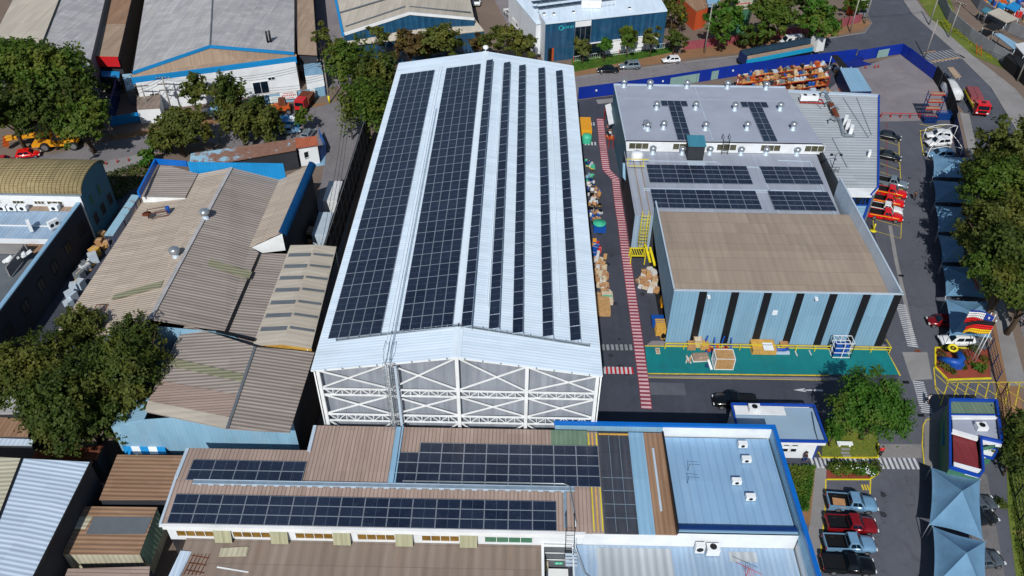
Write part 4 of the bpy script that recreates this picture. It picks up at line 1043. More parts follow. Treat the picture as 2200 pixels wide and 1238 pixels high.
# white wall band further east and lower roofs
m=MB(); m.poly([(6.8,S+.2,3.8),(27.5,S+.2,3.8),(27.5,S+.2,6.2),(6.8,S+.2,6.2)]); m.build('wall',M['whitewall'],lb)
m=MB(); m.slab([(5.7,34,3.4),(27.45,34,3.4),(27.45,S+.15,4.0),(5.7,S+.15,4.0)],.14,0,(0,1,0)); m.build('roof',M['silverroof'],lb)
for x0,x1,ya,yb in ((8.1,15.4,42.3,S-.1),(21.0,23.7,44.2,S-.3)):
    z=lambda y:4.0-(S+.15-y)*.052+.04
    m=MB(); m.slab([(x0,ya,z(ya)),(x1,ya,z(ya)),(x1,yb,z(yb)),(x0,yb,z(yb))],.03,0,(0,1,0)); m.build('skylight_sheet',M['ribgrey'],lb)
m=MB(); m.slab([(-32.4,34,3.2),(2.75,34,3.2),(2.75,S+.2,3.68),(-32.4,S+.2,3.68)],.14,0,(0,1,0)); m.build('roof',M['tansmooth'],lb)
m=MB()
for i in range(28): x=-31+i*1.2; m.box((x,41,4.52),(.03,9.2,.05)) 
for y in (43.1,40.4): m.box((-14.7,y,4.68-(45.7-y)*.046),(34,.03,.03))
m.build('sheet_seam',M['brownroof'],lb) if False else None
wallp(lb,[(-32.3,34,3.1),(-32.3,S,3.5)],'whitewall',closed=False)
m=MB(); m.beam((2.85,S+.2,3.9),(2.85,34,3.4),.26,.3); m.beam((2.9,S,3.95),(5.7,S,3.95),.2,.2); m.beam((5.8,S+.2,4.1),(5.8,34,3.5),.12,.2); m.build('roof_edge',M['white'],lb)
m=MB(); m.poly([(2.9,S-.1,0),(5.7,S-.1,0),(5.7,S-.1,3.9),(2.9,S-.1,3.9)]); m.poly([(2.9,45,0),(2.9,36,0),(2.9,36,3.4),(2.9,45,3.8)][::-1]); m.build('courtyard_wall',M['wallgrey'],lb)
for z in (3.1,1.9): m=MB(); m.tube((3.0,S-.25,z),(5.5,S-.25,z),.05); m.build('courtyard_pipe',M['white'],lb)
m=MB(); m.box((4.55,S-.2,1.2),(.8,.06,.4)); ex=m.build('exit_sign',M['greenpl'],lb)
m=MB(); 
for s in (-1,1): m.beam((4.55+s*.18-.08,S-.24,1.2),(4.55+s*.18+.08,S-.24,1.2),.03,.05); m.beam((4.55+s*.18-.08*s,S-.24,1.28),(4.55+s*.18+.08*s,S-.24,1.2),.03,.03)
m.build('exit_arrow',M['white'],ex)
m=MB(); m.box0(3.3,S-.6,0,.4,.35,1.9); m.build('courtyard_column',M['creamroof'],lb)
m=MB(); m.box0(4.4,S-.9,.0,2.2,.8,.7); m.build('courtyard_bench',M['white'],lb)
# metal ducts on the roof
m=MB(); m.beam((-32.3,50.05,RZ+.14),(-11.9,50.05,RZ+.14),.5,.16); m.beam((-12,50.05,RZ+.14),(6.0,50.05,RZ+.16),.5,.16)
m.beam((5.0,50.3,RZ+.1),(5.0,46,6.45),.3,.14); m.build('cable_duct',M['pipeblue'],lb)
m=MB()
for o_ in (-.24,.24): m.beam((-32.3,50.05+o_,RZ+.24),(6.0,50.05+o_,RZ+.24),.05,.06)
for k in range(34): m.box((-31.5+k*1.1,49.75,RZ+.18),(.5 if k%3 else .3,.14,.1))
m.build('duct_lip',M['pale'],lb)
m=MB()
for k in range(7): m.beam((8.9,47.2+k*1.55,6.44+.064*k*1.0),(12.0,47.2+k*1.55,6.44+.064*k*1.0),.05,.03)
for x in (9.9,11.0): m.beam((x,S+.2,6.33),(x,57.2,7.0),.04,.03)
m.build('glazing_bar',M['pipeblue'],lb)
m=MB(); m.path([(-11.3,50.6,RZ+.25),(4.9,50.6,RZ+.3),(5.5,50.3,RZ+.3),(6.0,46.4,6.6),(6.0,45.2,4.4),(6.9,42.6,3.98),(7.4,42.1,3.95),(18.3,42.1,3.95),(18.7,41.8,3.93),(18.7,39,3.8)],.09,6); m.build('conduit_pipe',M['steel'],lb)
m=MB(); m.beam((-12.5,50.3,6.98),(-12.5,57.5,7.22),.55,.12); m.beam((-12.05,57.6,7.25),(-12.05,50.2,7.05),.14,.14,); m.build('cable_duct',M['ltblueroof'],lb)
m=MB(); m.beam((-21.5,57.5,7.15),(-21.5,54.2,7.0),.35,.2); m.beam((-34.2,54.3,6.95),(-34.2,50.6,6.92),.35,.16); m.beam((-34.25,50.6,6.85),(-34.25,S,6.25),.25,.16); m.build('barge_flashing',M['pale'],lb)
# steel access ladder
lad=thing('access_ladder',(5.4,45.2,4),'dark steel ladder bridging the workshop roof edge near its bottom','ladder'); m=MB()
for s in (-.42,.42): m.path([(5.4+s,47.3,6.5),(5.4+s,46.9,7.5),(5.4+s,45.3,7.0),(5.4+s,44.4,4.0)],.035,6)
for k in range(6): t=k/5; m.tube((5.4-.42,45.3-.9*t,7.0-3*t),(5.4+.42,45.3-.9*t,7.0-3*t),.025,n=5)
m.build('ladder_frame',M['black'],lad); m=MB()
for k in range(4): m.box((5.6,44.5-k*.35,4.15-k*.04),(1.15,.26,.05))
m.build('step',M['pale'],lad)
# solar arrays on the workshop
def lowarray(label,x0,x1,y0,y1,cells,ncol,nrow,z):
    ex=Vector((1,0,0)); ey=Vector((0,(y1-y0),z[1]-z[0])); L=ey.length; ey.normalize()
    solar_array(label,(x0,y0,z[0]),ex,ey,cells,(x1-x0)/ncol,L/nrow,'x',100,group='solar arrays on the workshop roof')
def zs(y): return 6.25+(RZ-6.25)*(y-S)/(50.1-S)
def zn(y,e=7.1,ye=57.6): return RZ-(RZ-e)*(y-50.1)/(ye-50.1)
p0=W(360,1125,6.35);p1=W(1203,1128,6.35);p2=W(384,1062,6.75)
lowarray('three-row solar array along the south edge of the workshop roof',-33.6,4.15,p0.y,p2.y,[(c,r) for r in range(3) for c in range(16)],16,3,(zs(p0.y),zs(p2.y)))
a=W(843,1041,6.8); b=W(1290,1041,6.8); c=W(897,960,6.5)
lowarray('four-row stepped solar array beside the green skylight sheets',a.x,b.x,a.y,c.y,[(c_,r) for r in range(3) for c_ in range(9)]+[(c_,3) for c_ in range(1,9)],9,4,(zn(a.y),zn(c.y)))
a=W(400,1035,6.75); b=W(650,1035,6.75); c=W(407,993,6.6)
lowarray('small two-row solar array on the west wing of the workshop',a.x,b.x,a.y,c.y,[(c_,r) for r in range(2) for c_ in range(5)],5,2,(RZ+.012*(a.y-50.1),RZ+.012*(c.y-50.1)))
# things lying on the brown lower roof
def sheetstack(label,px,py,L,Wd,rz,mat,n=3,z=3.6):
    p=W(px,py,z); m=MB()
    zz=3.2+(p.y-34)*.041+.05
    for i in range(n): m.box((p.x,p.y,zz+i*.05),(L-.1*i,Wd-.06*i,.04),rz+.02*i)
    tag(m.build('roof_sheet_stack',M[mat],None),label,'roofing sheets')
sheetstack('short stack of cream roofing sheets lying on the brown lower roof',503,1187,2.7,1.0,.05,'creamroof'); sheetstack('long white roofing sheets laid beside the skylight frame',385,1216,1.1,3.2,-.1,'whiteroof')
sheetstack('thin white batten lying on the brown lower roof',500,1224,3.2,.14,-.15,'white',1)
p=W(424,1213,3.6); m=MB(); zz=3.2+(p.y-34)*.041+.05
for i in range(5): m.box((p.x-.8+i*.38,p.y,zz+.03),(.05,2.3,.05),-.15)
for i in (-1,0,1): m.box((p.x,p.y+i*.8,zz+.04),(1.8,.05,.05),-.15)
tag(m.build('steel_grate',M['rust'],None),'rusty steel grate lying flat on the brown lower roof','grate')
# air conditioners on the blue grey roof
for px,py,l in ((1596,953,'white air conditioner nearest the north parapet of the blue roof'),(1604,985,'white air conditioner second from the north parapet'),(1583,1032,'white air conditioner wired beside two thin antennas'),(1613,1066,'southernmost air conditioner in the middle of the blue roof')):
    p=W(px,py,6.6); ac_unit(l,(p.x,p.y,6.08),0,(.95,.55,.55),'air conditioners on the blue roof')
for px,py,l in ((1690,1020,'northern of three air conditioners by the blue east parapet'),(1702,1055,'middle of three air conditioners by the blue east parapet'),(1710,1088,'southern of three air conditioners by the blue east parapet')):
    p=W(px,py,6.7); ac_unit(l,(p.x-.1,p.y,6.3),rad(90),(1.0,.38,.8),'air conditioners by the east parapet')
ac_unit('double-fan air conditioner on the white ledge below the navy gutter',(18.1,45.2,3.98),0,(.9,.5,1.2),None,1)
ac_unit('large square air conditioner beside the double-fan one on the ledge',(19.35,45.1,3.98),0,(1.25,.8,1.0),None,1,top=True)
for x,y,z,l in ((17.9,53.2,6.25,'thin crooked antenna behind the wired air conditioner'),(17.6,51.6,6.25,'thin crooked antenna left of the southern air conditioner')):
    m=MB(); m.path([(x,y,z),(x,y,z+1.1)],.025,5); m.path([(x-.1,y,z+1.1),(x+1.1,y+.1,z+.9)],.02,5); tag(m.build('antenna',M['black'],None),l,'antenna')
m=MB(); x,y,z=22.2,42.6,3.85
m.path([(x,y,z),(x,y,z+1.6)],.03,5); m.path([(x-1.1,y+.7,z+1.5),(x+1.1,y-.6,z+1.6)],.03,5)
for k in range(5): m.path([(x-.4+k*.2,y+.5,z+1.3),(x-.3+k*.2,y-.6,z+1.3)],.02,4)
tag(m.build('antenna',M['redpl'],None),'red spiky television antenna on the silvery lower roof','antenna')
# ================================================================ RIGHT COMPLEX
rb=bld('clad_workshop',(34,79,0),'pale blue clad workshop with black vertical stripes and dusty brown roof')
XL,XR,YF,YB,TP=19.6,48.15,79.0,98.9,9.0
m=MB(); m.poly([(XL,YF,0),(XR,YF,0),(XR,YF,TP),(XL,YF,TP)],0,(0,0,1)); m.poly([(XR,YF,0),(XR,YB+7,0),(XR,YB+7,TP),(XR,YF,TP)],0,(0,0,1)); m.build('wall',M['wallblue'],rb)
m=MB(); m.poly([(XL,YB,4.9),(XL,YF,2.2),(XL,YF,TP),(XL,YB,TP)],0,(0,0,1)); m.poly([(XL+.05,YF,2.2),(XL+.05,YB,4.9),(XL+.05,YB,TP),(XL+.05,YF,TP)],0,(0,0,1)); m.build('side_cladding',M['walltealdark'] if False else M['wallblue2'],rb)
m=MB(); m.poly([(XR-.12,YB+7,5),(XR-.12,YF+.1,5),(XR-.12,YF+.1,TP),(XR-.12,YB+7,TP)],0,(0,0,1)); m.build('parapet_inner',M['hallroof'],rb)
flatpoly('workshop_floor_shade',[(XL-.2,YF+.1),(XR-.1,YF+.1),(XR-.1,YB-.2),(XL-.2,YB-.2)],.06,'blackcloth')  # black floor colour paints in the dark of the unlit interior
m=MB(); m.beam((XL-.1,YF,TP+.03),(XR+.1,YF,TP+.03),.24,.14); m.beam((XR,YF,TP+.03),(XR,YB+7,TP+.03),.24,.14); m.beam((XL,YF,TP+.03),(XL,YB,TP+.03),.2,.14); m.build('coping',M['pale'],rb)
for px in (1489,1554,1620,1686,1753,1820,1887):
    x=W(px,738,0).x; x=min(x,XR-.5); m=MB(); m.box((x,YF-.03,TP/2),(.98,.05,TP-.1)); m.build('wall_stripe',M['blackpaint'],rb)
ym=(YF+YB)/2+.6
m=MB(); m.slab([(XL+.05,YF+.1,6.7),(XR-.15,YF+.1,6.7),(XR-.15,ym,7.35),(XL+.05,ym,7.35)],.12,0,(0,1,0)); m.build('roof',M['tanroof'],rb)
m=MB(); m.slab([(XL+.05,ym,7.35),(XR-.15,ym,7.35),(XR-.15,YB+.4,7.0),(XL+.05,YB+.4,7.0)],.12,0,(0,1,0)); m.build('roof',M['tanroof'],rb)
m=MB(); m.box(((XL+XR)/2,ym,7.37),(XR-XL-.3,.3,.05)); m.build('ridge_cap',M['tanroof'],rb)
win_=MB(); win_.box((32.9,YF-.06,5.6),(.6,.05,.75)); s_=win_.build('wall_sign',M['white'],rb); q=MB(); q.box((32.9,YF-.1,5.75),(.4,.03,.1)); q.box((32.9,YF-.1,5.45),(.4,.03,.1)); q.build('sign_mark',M['pale'],s_)
for x in (24.0,37.5): m=MB(); m.box((x,YF-.25,8.2),(.35,.5,.25)); m.build('floodlight',M['white'],rb)
m=MB(); m.poly([(XL,YB-.1,0),(XL+12,YB-.1,0),(XL+12,YB-.1,6),(XL,YB-.1,6)]); m.build('wall',M['walldark'],rb)
# yellow guard rail along the front
gr=thing('guard_rail',(34,77.9,0),'yellow tubular guard rail along the striped wall','guard rail'); m=MB()
xa,xb=19.4,XR+.6
for z in (.55,1.0): m.beam((xa,77.75,z),(xb,77.75,z),.09)
m.beam((xb,77.75,1.0),(xb-.2,79.3,1.0),.09); m.build('rail',M['yellow'],gr)
for k in range(13): m=MB(); m.beam((xa+(xb-xa)*k/12,77.75,0),(xa+(xb-xa)*k/12,77.75,1.03),.1); m.build('rail_post',M['yellow'],gr)
# ---- panel roof building north of it
rc=bld('panel_workshop',(32,108,0),'flat grey workshop carrying four large solar arrays, between striped workshop and vented hall')
RX0,RX1,RY0,RY1,RZ3=16.95,47.2,99.3,117.6,6.2
m=MB(); m.slab([(RX0,RY0,RZ3),(RX1,RY0,RZ3),(RX1+1.2,RY1,RZ3),(RX0,RY1,RZ3)],.2,0,(0,1,0)); m.build('roof',M['greyroof2'],rc)
wallp(rc,[(RX1,RY0,RZ3),(RX1+1.2,RY1,RZ3),(RX0,RY1,RZ3),(RX0,RY0,RZ3),],'walldark',closed=False)
m=MB(); m.poly([(RX0,RY0-.02,0),(XL+.3,RY0-.02,0),(XL+.3,RY0-.02,RZ3),(RX0,RY0-.02,RZ3)],0,(0,0,1)); m.build('front_wall',M['silverroof'],rc)
for x in (RX0+1.25,RX0+2.3): m=MB(); m.box0(x,108,RZ3,.12,17,.12); m.build('roof_kerb',M['beige'],rc)
def duct(e,pts,w=.16,z=RZ3+.1): 
    m=MB()
    for i in range(len(pts)-1): m.beam((*pts[i],z),(*pts[i+1],z),w,.08)
    m.build('cable_tray',M['pale'],e)
duct(rc,[(RX0+3,114.6),(31.5,114.6),(32.3,113.2),(37.6,113.2),(38.1,112.8),(38.2,99.8)]); duct(rc,[(41.5,115.4),(46.6,115.2),(46.4,99.8)]); duct(rc,[(18.9,106.4),(46.2,106.5)],.3); duct(rc,[(18.9,105.9),(46.2,106.0)],.12)
m=MB(); m.box0((RX0+RX1)/2+1.3,RY0+.15,RZ3,RX1-RX0-3,.3,.12); m.build('coping',M['pale'],rc)
for px in (1401,1465,1524,1591,1645,1711): pass
def parr(label,ax,bx,ay,by,nc,nr,z):
    solar_array(label,(ax,ay,z),(1,0,0),(0,1,0),[(c,r) for r in range(nr) for c in range(nc)],(bx-ax)/nc,(by-ay)/nr,'x',100,group='solar arrays on the grey workshop')
a=W(1396,392,6.4);b=W(1618,394,6.4);c=W(1390,353,6.4); parr('northwest array of the four on the grey workshop',a.x,b.x,a.y,c.y,7,4,RZ3)
a=W(1405,446,6.4);b=W(1638,449,6.4);c=W(1398,406,6.4); parr('southwest array of the four on the grey workshop',a.x,b.x,a.y,c.y,7,4,RZ3)
a=W(1646,394,6.4);b=W(1771,397,6.4);c=W(1634,357,6.4); parr('northeast array of the four on the grey workshop',a.x,b.x,a.y,c.y,4,4,RZ3)
a=W(1665,451,6.4);b=W(1799,453,6.4);c=W(1653,410,6.4); parr('southeast array of the four on the grey workshop',a.x,b.x,a.y,c.y,4,4,RZ3)
# yellow ladder, stair platform and gantry at the west end
lad=thing('caged_ladder',(18.4,98.9,0),'tall yellow caged ladder against the grey workshop corner','ladder'); m=MB()
for s in (-.45,.45): m.tube((18.4+s,98.9,0),(18.4+s,98.9,7.3),.05,n=6)
for k in range(20): m.tube((17.95,98.9,.4+k*.32),(18.85,98.9,.4+k*.32),.03,n=5)
m.build('ladder_frame',M['yellow'],lad); m=MB()
for k in range(10): z=1.6+k*.6; m.path([(17.8,98.9,z),(17.8,98.0,z),(19.0,98.0,z),(19.0,98.9,z)],.035,5)
for x,y in ((17.8,98.0),(18.2,98.0),(18.6,98.0),(19.0,98.0),(17.8,98.45),(19,98.45)): m.tube((x,y,1.6),(x,y,7.1),.03,n=5)
m.build('safety_cage',M['yellow'],lad)
pf=thing('machine_guard',(17.6,93.5,0),'bright yellow slatted frame at the foot of the caged ladder','guard frame'); a=W(1352,533,1.6); b=W(1385,550,1.6); m=MB()
x0,x1,y0,y1=a.x+.1,b.x+.1,b.y,a.y
for p,q in (((x0,y0),(x1,y0)),((x1,y0),(x1,y1)),((x1,y1),(x0,y1)),((x0,y1),(x0,y0))): m.beam((*p,1.6),(*q,1.6),.2,.12)
for k in range(1,6): m.beam((x0+(x1-x0)*k/6,y0,1.6),(x0+(x1-x0)*k/6-.25,y1,1.6),.12,.06)
m.build('slatted_top',M['yellow'],pf)
for p in ((x0,y0),(x1,y0),(x1,y1),(x0,y1)): m=MB(); m.beam((*p,0),(*p,1.55),.14); m.build('leg',M['yellow'],pf)
for i,(px,py) in enumerate(((1390,545),(1400,552))):
    p=W(px,py,.6); g=thing('barrier_ramp',(p.x,p.y,0),('left' if i==0 else 'right')+' of two leaning yellow rails beside the dark doorway','barrier'); m=MB(); m.beam((p.x-.2,p.y+1.3,1.4),(p.x+.35,p.y-1.6,.15),.35,.12); m.build('rail',M['yellow'],g); m=MB(); m.beam((p.x-.2,p.y+1.3,0),(p.x-.2,p.y+1.3,1.35),.1); m.build('post',M['yellow'],g)
# ---- vented hall
rd=bld('vented_hall',(32,128,0),'grey flat-roofed hall dotted with spinning roof vents and a clerestory')
HX0,HX1,HY0,HY1,HZ=17.05,48.9,117.7,137.9,8.2
m=MB(); m.slab([(HX0,HY0,HZ),(HX1,HY0,HZ),(HX1-1.3,HY1,HZ),(HX0-.3,HY1,HZ)],.2,0,(0,1,0)); m.build('roof',M['greyroof'],rd)
wallp(rd,[(HX1,HY0,HZ-.1),(HX1-1.3,HY1,HZ-.1),(HX0-.3,HY1,HZ-.1)],'wallgrey',closed=False)
m=MB(); m.walls([(HX0-.3,HY1,HZ-.1),(HX0,HY0,HZ-.1),(HX0,114.5,HZ-1.2)],0,0,False); m.build('side_cladding',M['walltealdark'],rd)
m=MB(); m.beam((HX0-.32,HY1,HZ),(HX0-.02,HY0,HZ),.2,.2); m.beam((HX0-.3,HY1-.2,HZ+.05),(HX1-1.3,HY1-.2,HZ+.05),.4,.2); m.build('coping',M['pale'],rd)
m=MB(); m.poly([(HX0,HY0,RZ3),(HX1,HY0,RZ3),(HX1,HY0,HZ),(HX0,HY0,HZ)]); m.build('clerestory_wall',M['whitewall'],rd)
for i in range(5):
    a=HX0+.6+i*(7.15); win(rd,(a,HY0),(a+3.2,HY0),RZ3+.45,HZ-.4,mat='windowpane',bars=3,name='clerestory_window')
m=MB(); m.box0(36.3*0+31.2,128,HZ,.12,19,.08); m.build('roof_joint',M['pale'],rd)
m=MB(); m.box0(33,132.6,HZ,30,.35,.06); m.build('gravel_strip',M['greyroof2'],rd)
for px,py in ((1340,190),(1396,192),(1475,192),(1562,193),(1645,195),(1410,238),(1494,238),(1578,240),(1675,240),(1391,283),(1387,279),(1425,280),(1515,282),(1604,282),(1703,282)):
    p=W(px,py-3,HZ); Vents.add(rd,p.x,p.y,HZ)
for px,py in ((1402,325),(1465,326),(1524,326),(1591,327),(1589,327),(1645,327),(1711,328)):
    if px==1589: continue
    p=W(px,py,RZ3+.3); Vents.add(rc,p.x,p.y-.3,RZ3,.95)
def tee(label,px,py,z=HZ):
    a=W(px,py,z+.15); w=(W(px+55,py,z).x-a.x)/4*1.0; h=2.08*0+1.95
    solar_array(label,(a.x,a.y-7*h,z),(1,0,0),(0,1,0),[(c,6) for c in range(4)]+[(c,r) for r in range(0,6) for c in (1,2)],w,h,'y' if h>w else 'x',100,group='T shaped solar arrays',rails=True)
tee('western T-shaped solar array among the roof vents',1419,216.5); tee('eastern T-shaped solar array among the roof vents',1590,219)
m=MB()
for s in (-.5,.5): m.path([(33.3+s,117.2,RZ3),(33.3+s,117.5,HZ+1.0),(33.3+s,118.6,HZ+1.0),(33.3+s,118.7,HZ)],.05,5)
for k in range(6): m.tube((32.8,117.25,RZ3+.3+k*.4),(33.8,117.25,RZ3+.3+k*.4),.04,n=5)
m.build('roof_ladder',M['black'],rd)
cb=thing('roof_cabin',(25.0,116.6,RZ3),'small blue-roofed plant cabin breaking through the clerestory','cabin'); m=MB(); a=W(1475,290,9.4); b=W(1518,315,8.9)
m.slab([(a.x,b.y,8.9),(b.x,b.y,8.9),(b.x,a.y,9.4),(a.x,a.y,9.4)],.1,0,(0,1,0)); m.build('roof',M['walltealdark'],cb); m=MB(); m.box0((a.x+b.x)/2,(a.y+b.y)/2,RZ3,b.x-a.x-.3,a.y-b.y-.3,2.6); m.build('wall',M['walldark'],cb)
m=MB(); m.box0((a.x+b.x)/2,b.y-.9,RZ3,b.x-a.x,1.4,.2); m.build('platform',M['pale'],cb)
# tank and gantry at corner
tk=thing('water_tank',(18.6,115.6,RZ3),'white domed water tank on the corner roof','tank'); m=MB(); m.lathe((18.8,115.4,RZ3),[(1.0,0),(1.0,.9),(.8,1.15),(.3,1.25),(.02,1.26)],16); m.build('tank_shell',M['white'],tk); m=MB(); m.lathe((18.8,115.4,RZ3+1.26),[(.2,0),(.2,.08),(.02,.1)],10); m.build('lid',M['pale'],tk)
gt=thing('roof_gantry',(18.5,112.9,RZ3),'thin yellow pipe gantry beside the white water tank','gantry'); m=MB()
for x in (17.1,19.6): m.beam((x,113.2,RZ3),(x,113.2,RZ3+1.2),.1)
m.beam((16.8,113.2,RZ3+1.2),(20.4,113.2,RZ3+1.2),.1); m.beam((17.1,111.5,RZ3+1.0),(19.6,111.5,RZ3+1.0),.1); m.build('gantry_frame',M['yellow'],gt)
# ---- east ribbed annex
ea=bld('ribbed_annex',(56,120,0),'grey ribbed-roof office annex east of the vented hall with a white entrance')
R4=6.9
pts=[(1692,196,R4),(1888,206,R4),(1886,402,R4),(1808,402,R4),(1766,322,R4)]
m=MB(); m.slab(WL(pts),.2,0,(1,0,0)); m.build('roof',M['ribgrey'],ea)
P4=WL(pts); wallp(ea,[Vector((p.x,p.y,R4-.1)) for p in P4],'wallgrey')
m=MB(); a,b=P4[1],P4[2]; m.beam(a,b,.3,.4); m.build('eave_band',M['royal'],ea)
m=MB(); m.beam(P4[0],P4[1],.8,.3); m.build('coping',M['pale'],ea)
for q in ([(1811,210),(1866,296),(1788,297),(1820,360)],[(1840,210),(1872,290)],[(1748,217),(1765,235)]):
    m=MB(); P_=WL(q,R4+.05)
    for i in range(len(P_)-1): m.beam(P_[i],P_[i+1],.14,.08)
    m.build('roof_seam',M['steel'],ea)
# white entrance block
m=MB(); m.slab(WL([(1816,404),(1888,404),(1873,422),(1828,421)],6.75),.25,0,(1,0,0)); m.build('entrance_roof',M['white'],ea)
e0=WL([(1828,422),(1873,423)],6.5); ya=e0[0].y+.15; xa_,xb_=e0[0].x-.5,e0[1].x-.2
m=MB(); m.poly([(xa_,ya,4.9),(xb_,ya,4.9),(xb_,ya,6.45),(xa_,ya,6.45)]); m.build('entrance_glass',M['glass'],ea)
m=MB(); m.poly([(xa_,ya,0),(xb_,ya,0),(xb_,ya,4.9),(xa_,ya,4.9)],0,(1,0,0)); m.poly([(xb_,ya,0),(xb_,ya+9,0),(xb_,ya+9,6.4),(xb_,ya,6.4)],0,(0,1,0)); m.build('entrance_cladding',M['ltblueroof'],ea)
m=MB()
for k in range(4): x=xa_+.6+k*(xb_-xa_-1)/3; m.beam((x,ya-.06,4.9),(x+.25*(-1)**k,ya-.06,6.45),.09,.09)
for z in (4.9,2.2): m.beam((xa_,ya-.07,z),(xb_,ya-.07,z),.14,.14)
m.beam((xb_+.1,ya-.1,0),(xb_+.1,ya-.1,6.8),.3,.3); m.beam((xb_+.1,ya,6.75),(P4[2].x,P4[2].y,6.85),.2,.3); m.build('mullions',M['royal'],ea)
# rooftop equipment of the annex
for px,py,l,n in ((1728,213,'western white condenser on the red roof frame',1),(1747,213,'eastern white condenser on the red roof frame',1)):
    p=W(px,py,R4+.6); ac_unit(l,(p.x,p.y,R4+.3),0,(1.6,.8,1.0),'condensers on the red frame',1,top=True)
fr=thing('equipment_frame',W(1745,219,R4),'low red steel frame carrying the two condensers','frame'); m=MB(); a=W(1720,220,R4+.25); b=W(1770,222,R4+.25)
m.beam(a,b,.15); m.beam(a+Vector((0,1.4,0)),b+Vector((0,1.4,0)),.15)
for k in range(6): p=a.lerp(b,k/5); m.beam(p,p+Vector((0,1.4,0)),.1); m.beam(p,p-Vector((0,0,.22)),.1)
m.build('steel_frame',M['red'],fr)
for px,py,l in ((1816,262,'northern tall condenser on the annex duct'),(1821,271,'middle tall condenser on the annex duct'),(1828,283,'southern tall condenser on the annex duct')):
    p=W(px,py,R4+.6); ac_unit(l,(p.x,p.y,R4+.15),rad(68),(1.5,.55,1.3),'tall condensers on the annex',2)
dc=thing('air_duct',W(1790,240,R4),'galvanised air duct running from red cowls to the tall condensers','duct'); m=MB(); D=WL([(1775,205),(1785,222),(1800,255),(1805,262),(1813,290),(1835,290)],R4+.35)
for i in range(len(D)-1): m.beam(D[i],D[i+1],.5,.4)
m.build('duct_run',M['steel'],dc); m=MB(); a=W(1784,221,R4+.7); b=W(1798,250,R4+.7); m.beam(a,b,.9,.2); m.build('rusty_cover',M['rust'],dc)
for px,py in ((1762,207),(1771,229),(1783,242),(1778,265)): 
    p=W(px,py,R4); m=MB(); m.path([p,p+Vector((0,0,.8)),p+Vector((.7,.3,1.1)),p+Vector((1.4,0,.6))],.18,8); tag(m.build('exhaust_cowl',M['steel'],None),'bent galvanised exhaust cowl on the ribbed annex roof','exhaust pipe','bent exhaust cowls on the annex')
for px,py,l in ((1788,346,'dark lamp pair on a mast at the annex corner'),):
    p=W(px,py+14,R4); e=thing('floodlight_mast',p,l,'floodlight'); m=MB(); m.tube(p,p+Vector((0,0,2.2)),.06,n=6); m.beam(p+Vector((-.7,0,2.1)),p+Vector((.8,.3,2.5)),.06); m.build('mast',M['black'],e)
    for s in (-.7,.8): m=MB(); m.box(p+Vector((s,0,2.3)),(.4,.2,.3)); m.build('lamp_head',M['black'],e)
p=W(1866,336,R4); ac_unit('lone small air conditioner on the ribbed annex roof near its east edge',(p.x,p.y,R4),rad(70),(1.0,.4,.9))
ba=thing('roof_barrier',W(1780,363,R4),'thin dark handrail frame on the annex roof','handrail'); m=MB(); a=W(1777,372,R4); b=W(1800,372,R4)
for z in (.5,1.0): m.beam(a+Vector((0,0,z)),b+Vector((0,0,z)),.05)
for k in range(4): p=a.lerp(b,k/3); m.beam(p,p+Vector((0,0,1)),.05)
m.build('handrail_frame',M['black'],ba)
# light roofed shed NE of racks
sh=bld('canopy_shed',W(1845,170,0),'flat pale blue roofed shed between the scrap racks and the concrete yard','shed')
S_=[(1804,146,3.2),(1843,146,3.2),(1873,195,3.2),(1828,196,3.2)]
m=MB(); m.slab(WL(S_),.15,0,(0,1,0)); m.build('roof',M['ltblueroof'],sh); P_=WL(S_); wallp(sh,[Vector((p.x,p.y,3.1)) for p in P_],'navyfence')
# ================================================================ OFFICE ANNEX
of=bld('office_cabin',W(1720,975),'low white office cabin with pale blue roof and royal blue trim')
Z5=3.7; q=WL([(1571,868),(1756,869),(1767,949),(1590,945)],Z5); x0=q[0].x; x1=(q[1].x+q[2].x)/2; y1=q[0].y; y0=q[2].y
m=MB(); m.slab([(x0+.2,y0+.1,Z5-.1),(x1-.15,y0+.1,Z5-.1),(x1-.15,y1-.2,Z5-.25),(x0+.2,y1-.2,Z5-.25)],.15,0,(1,0,0)); m.build('roof',M['cabinroof'],of)
m=MB(); 
for a,b in (((x0,y1),(x1,y1)),((x1,y1),(x1,y0)),((x1,y0),(x0,y0)),((x0,y0),(x0,y1))): m.beam((*a,Z5),(*b,Z5),.2,.3)
m.build('roof_trim',M['royal'],of)
wallp(of,[(x0+.1,y0+.6,Z5-.2),(x1-.5,y0+.6,Z5-.2),(x1-.5,y1-.1,Z5-.2),(x0+.1,y1-.1,Z5-.2)],'whitewall')
m=MB(); m.beam((x0,y0+.05,Z5-.35),(x1,y0+.05,Z5-.35),.15,.6); m.build('fascia',M['white'],of)
m=MB(); m.box((x0+3.1,y1-.9,Z5-.02),(5.8,1.3,.1)); m.build('roof_panel',M['white'],of)
for px in (1691,1709):
    a=W(px,978,1.6).x; win(of,(a-.35,y0+.6),(a+.35,y0+.6),1.1,1.75,mat='glass',bars=1); win(of,(a-.35,y0+.6),(a+.35,y0+.6),2.1,2.75,mat='glass',bars=1)
m=MB(); m.beam((x1-.5,y0+.55,0),(x1-.5,y0+.55,3.2),.12); m.build('corner_post',M['royal'],of)
p=W(1619,882,Z5); ac_unit('white air conditioner on the office cabin roof',(p.x,p.y,Z5),0,(1.3,.9,.6),None,1,top=True)
m=MB(); P_=WL([(1744,885),(1751,925),(1757,945)],Z5+.02); m.path(P_,.04,5); tag(m.build('roof_cable',M['cable'],None),'loose black cable lying along the office cabin roof','cable')
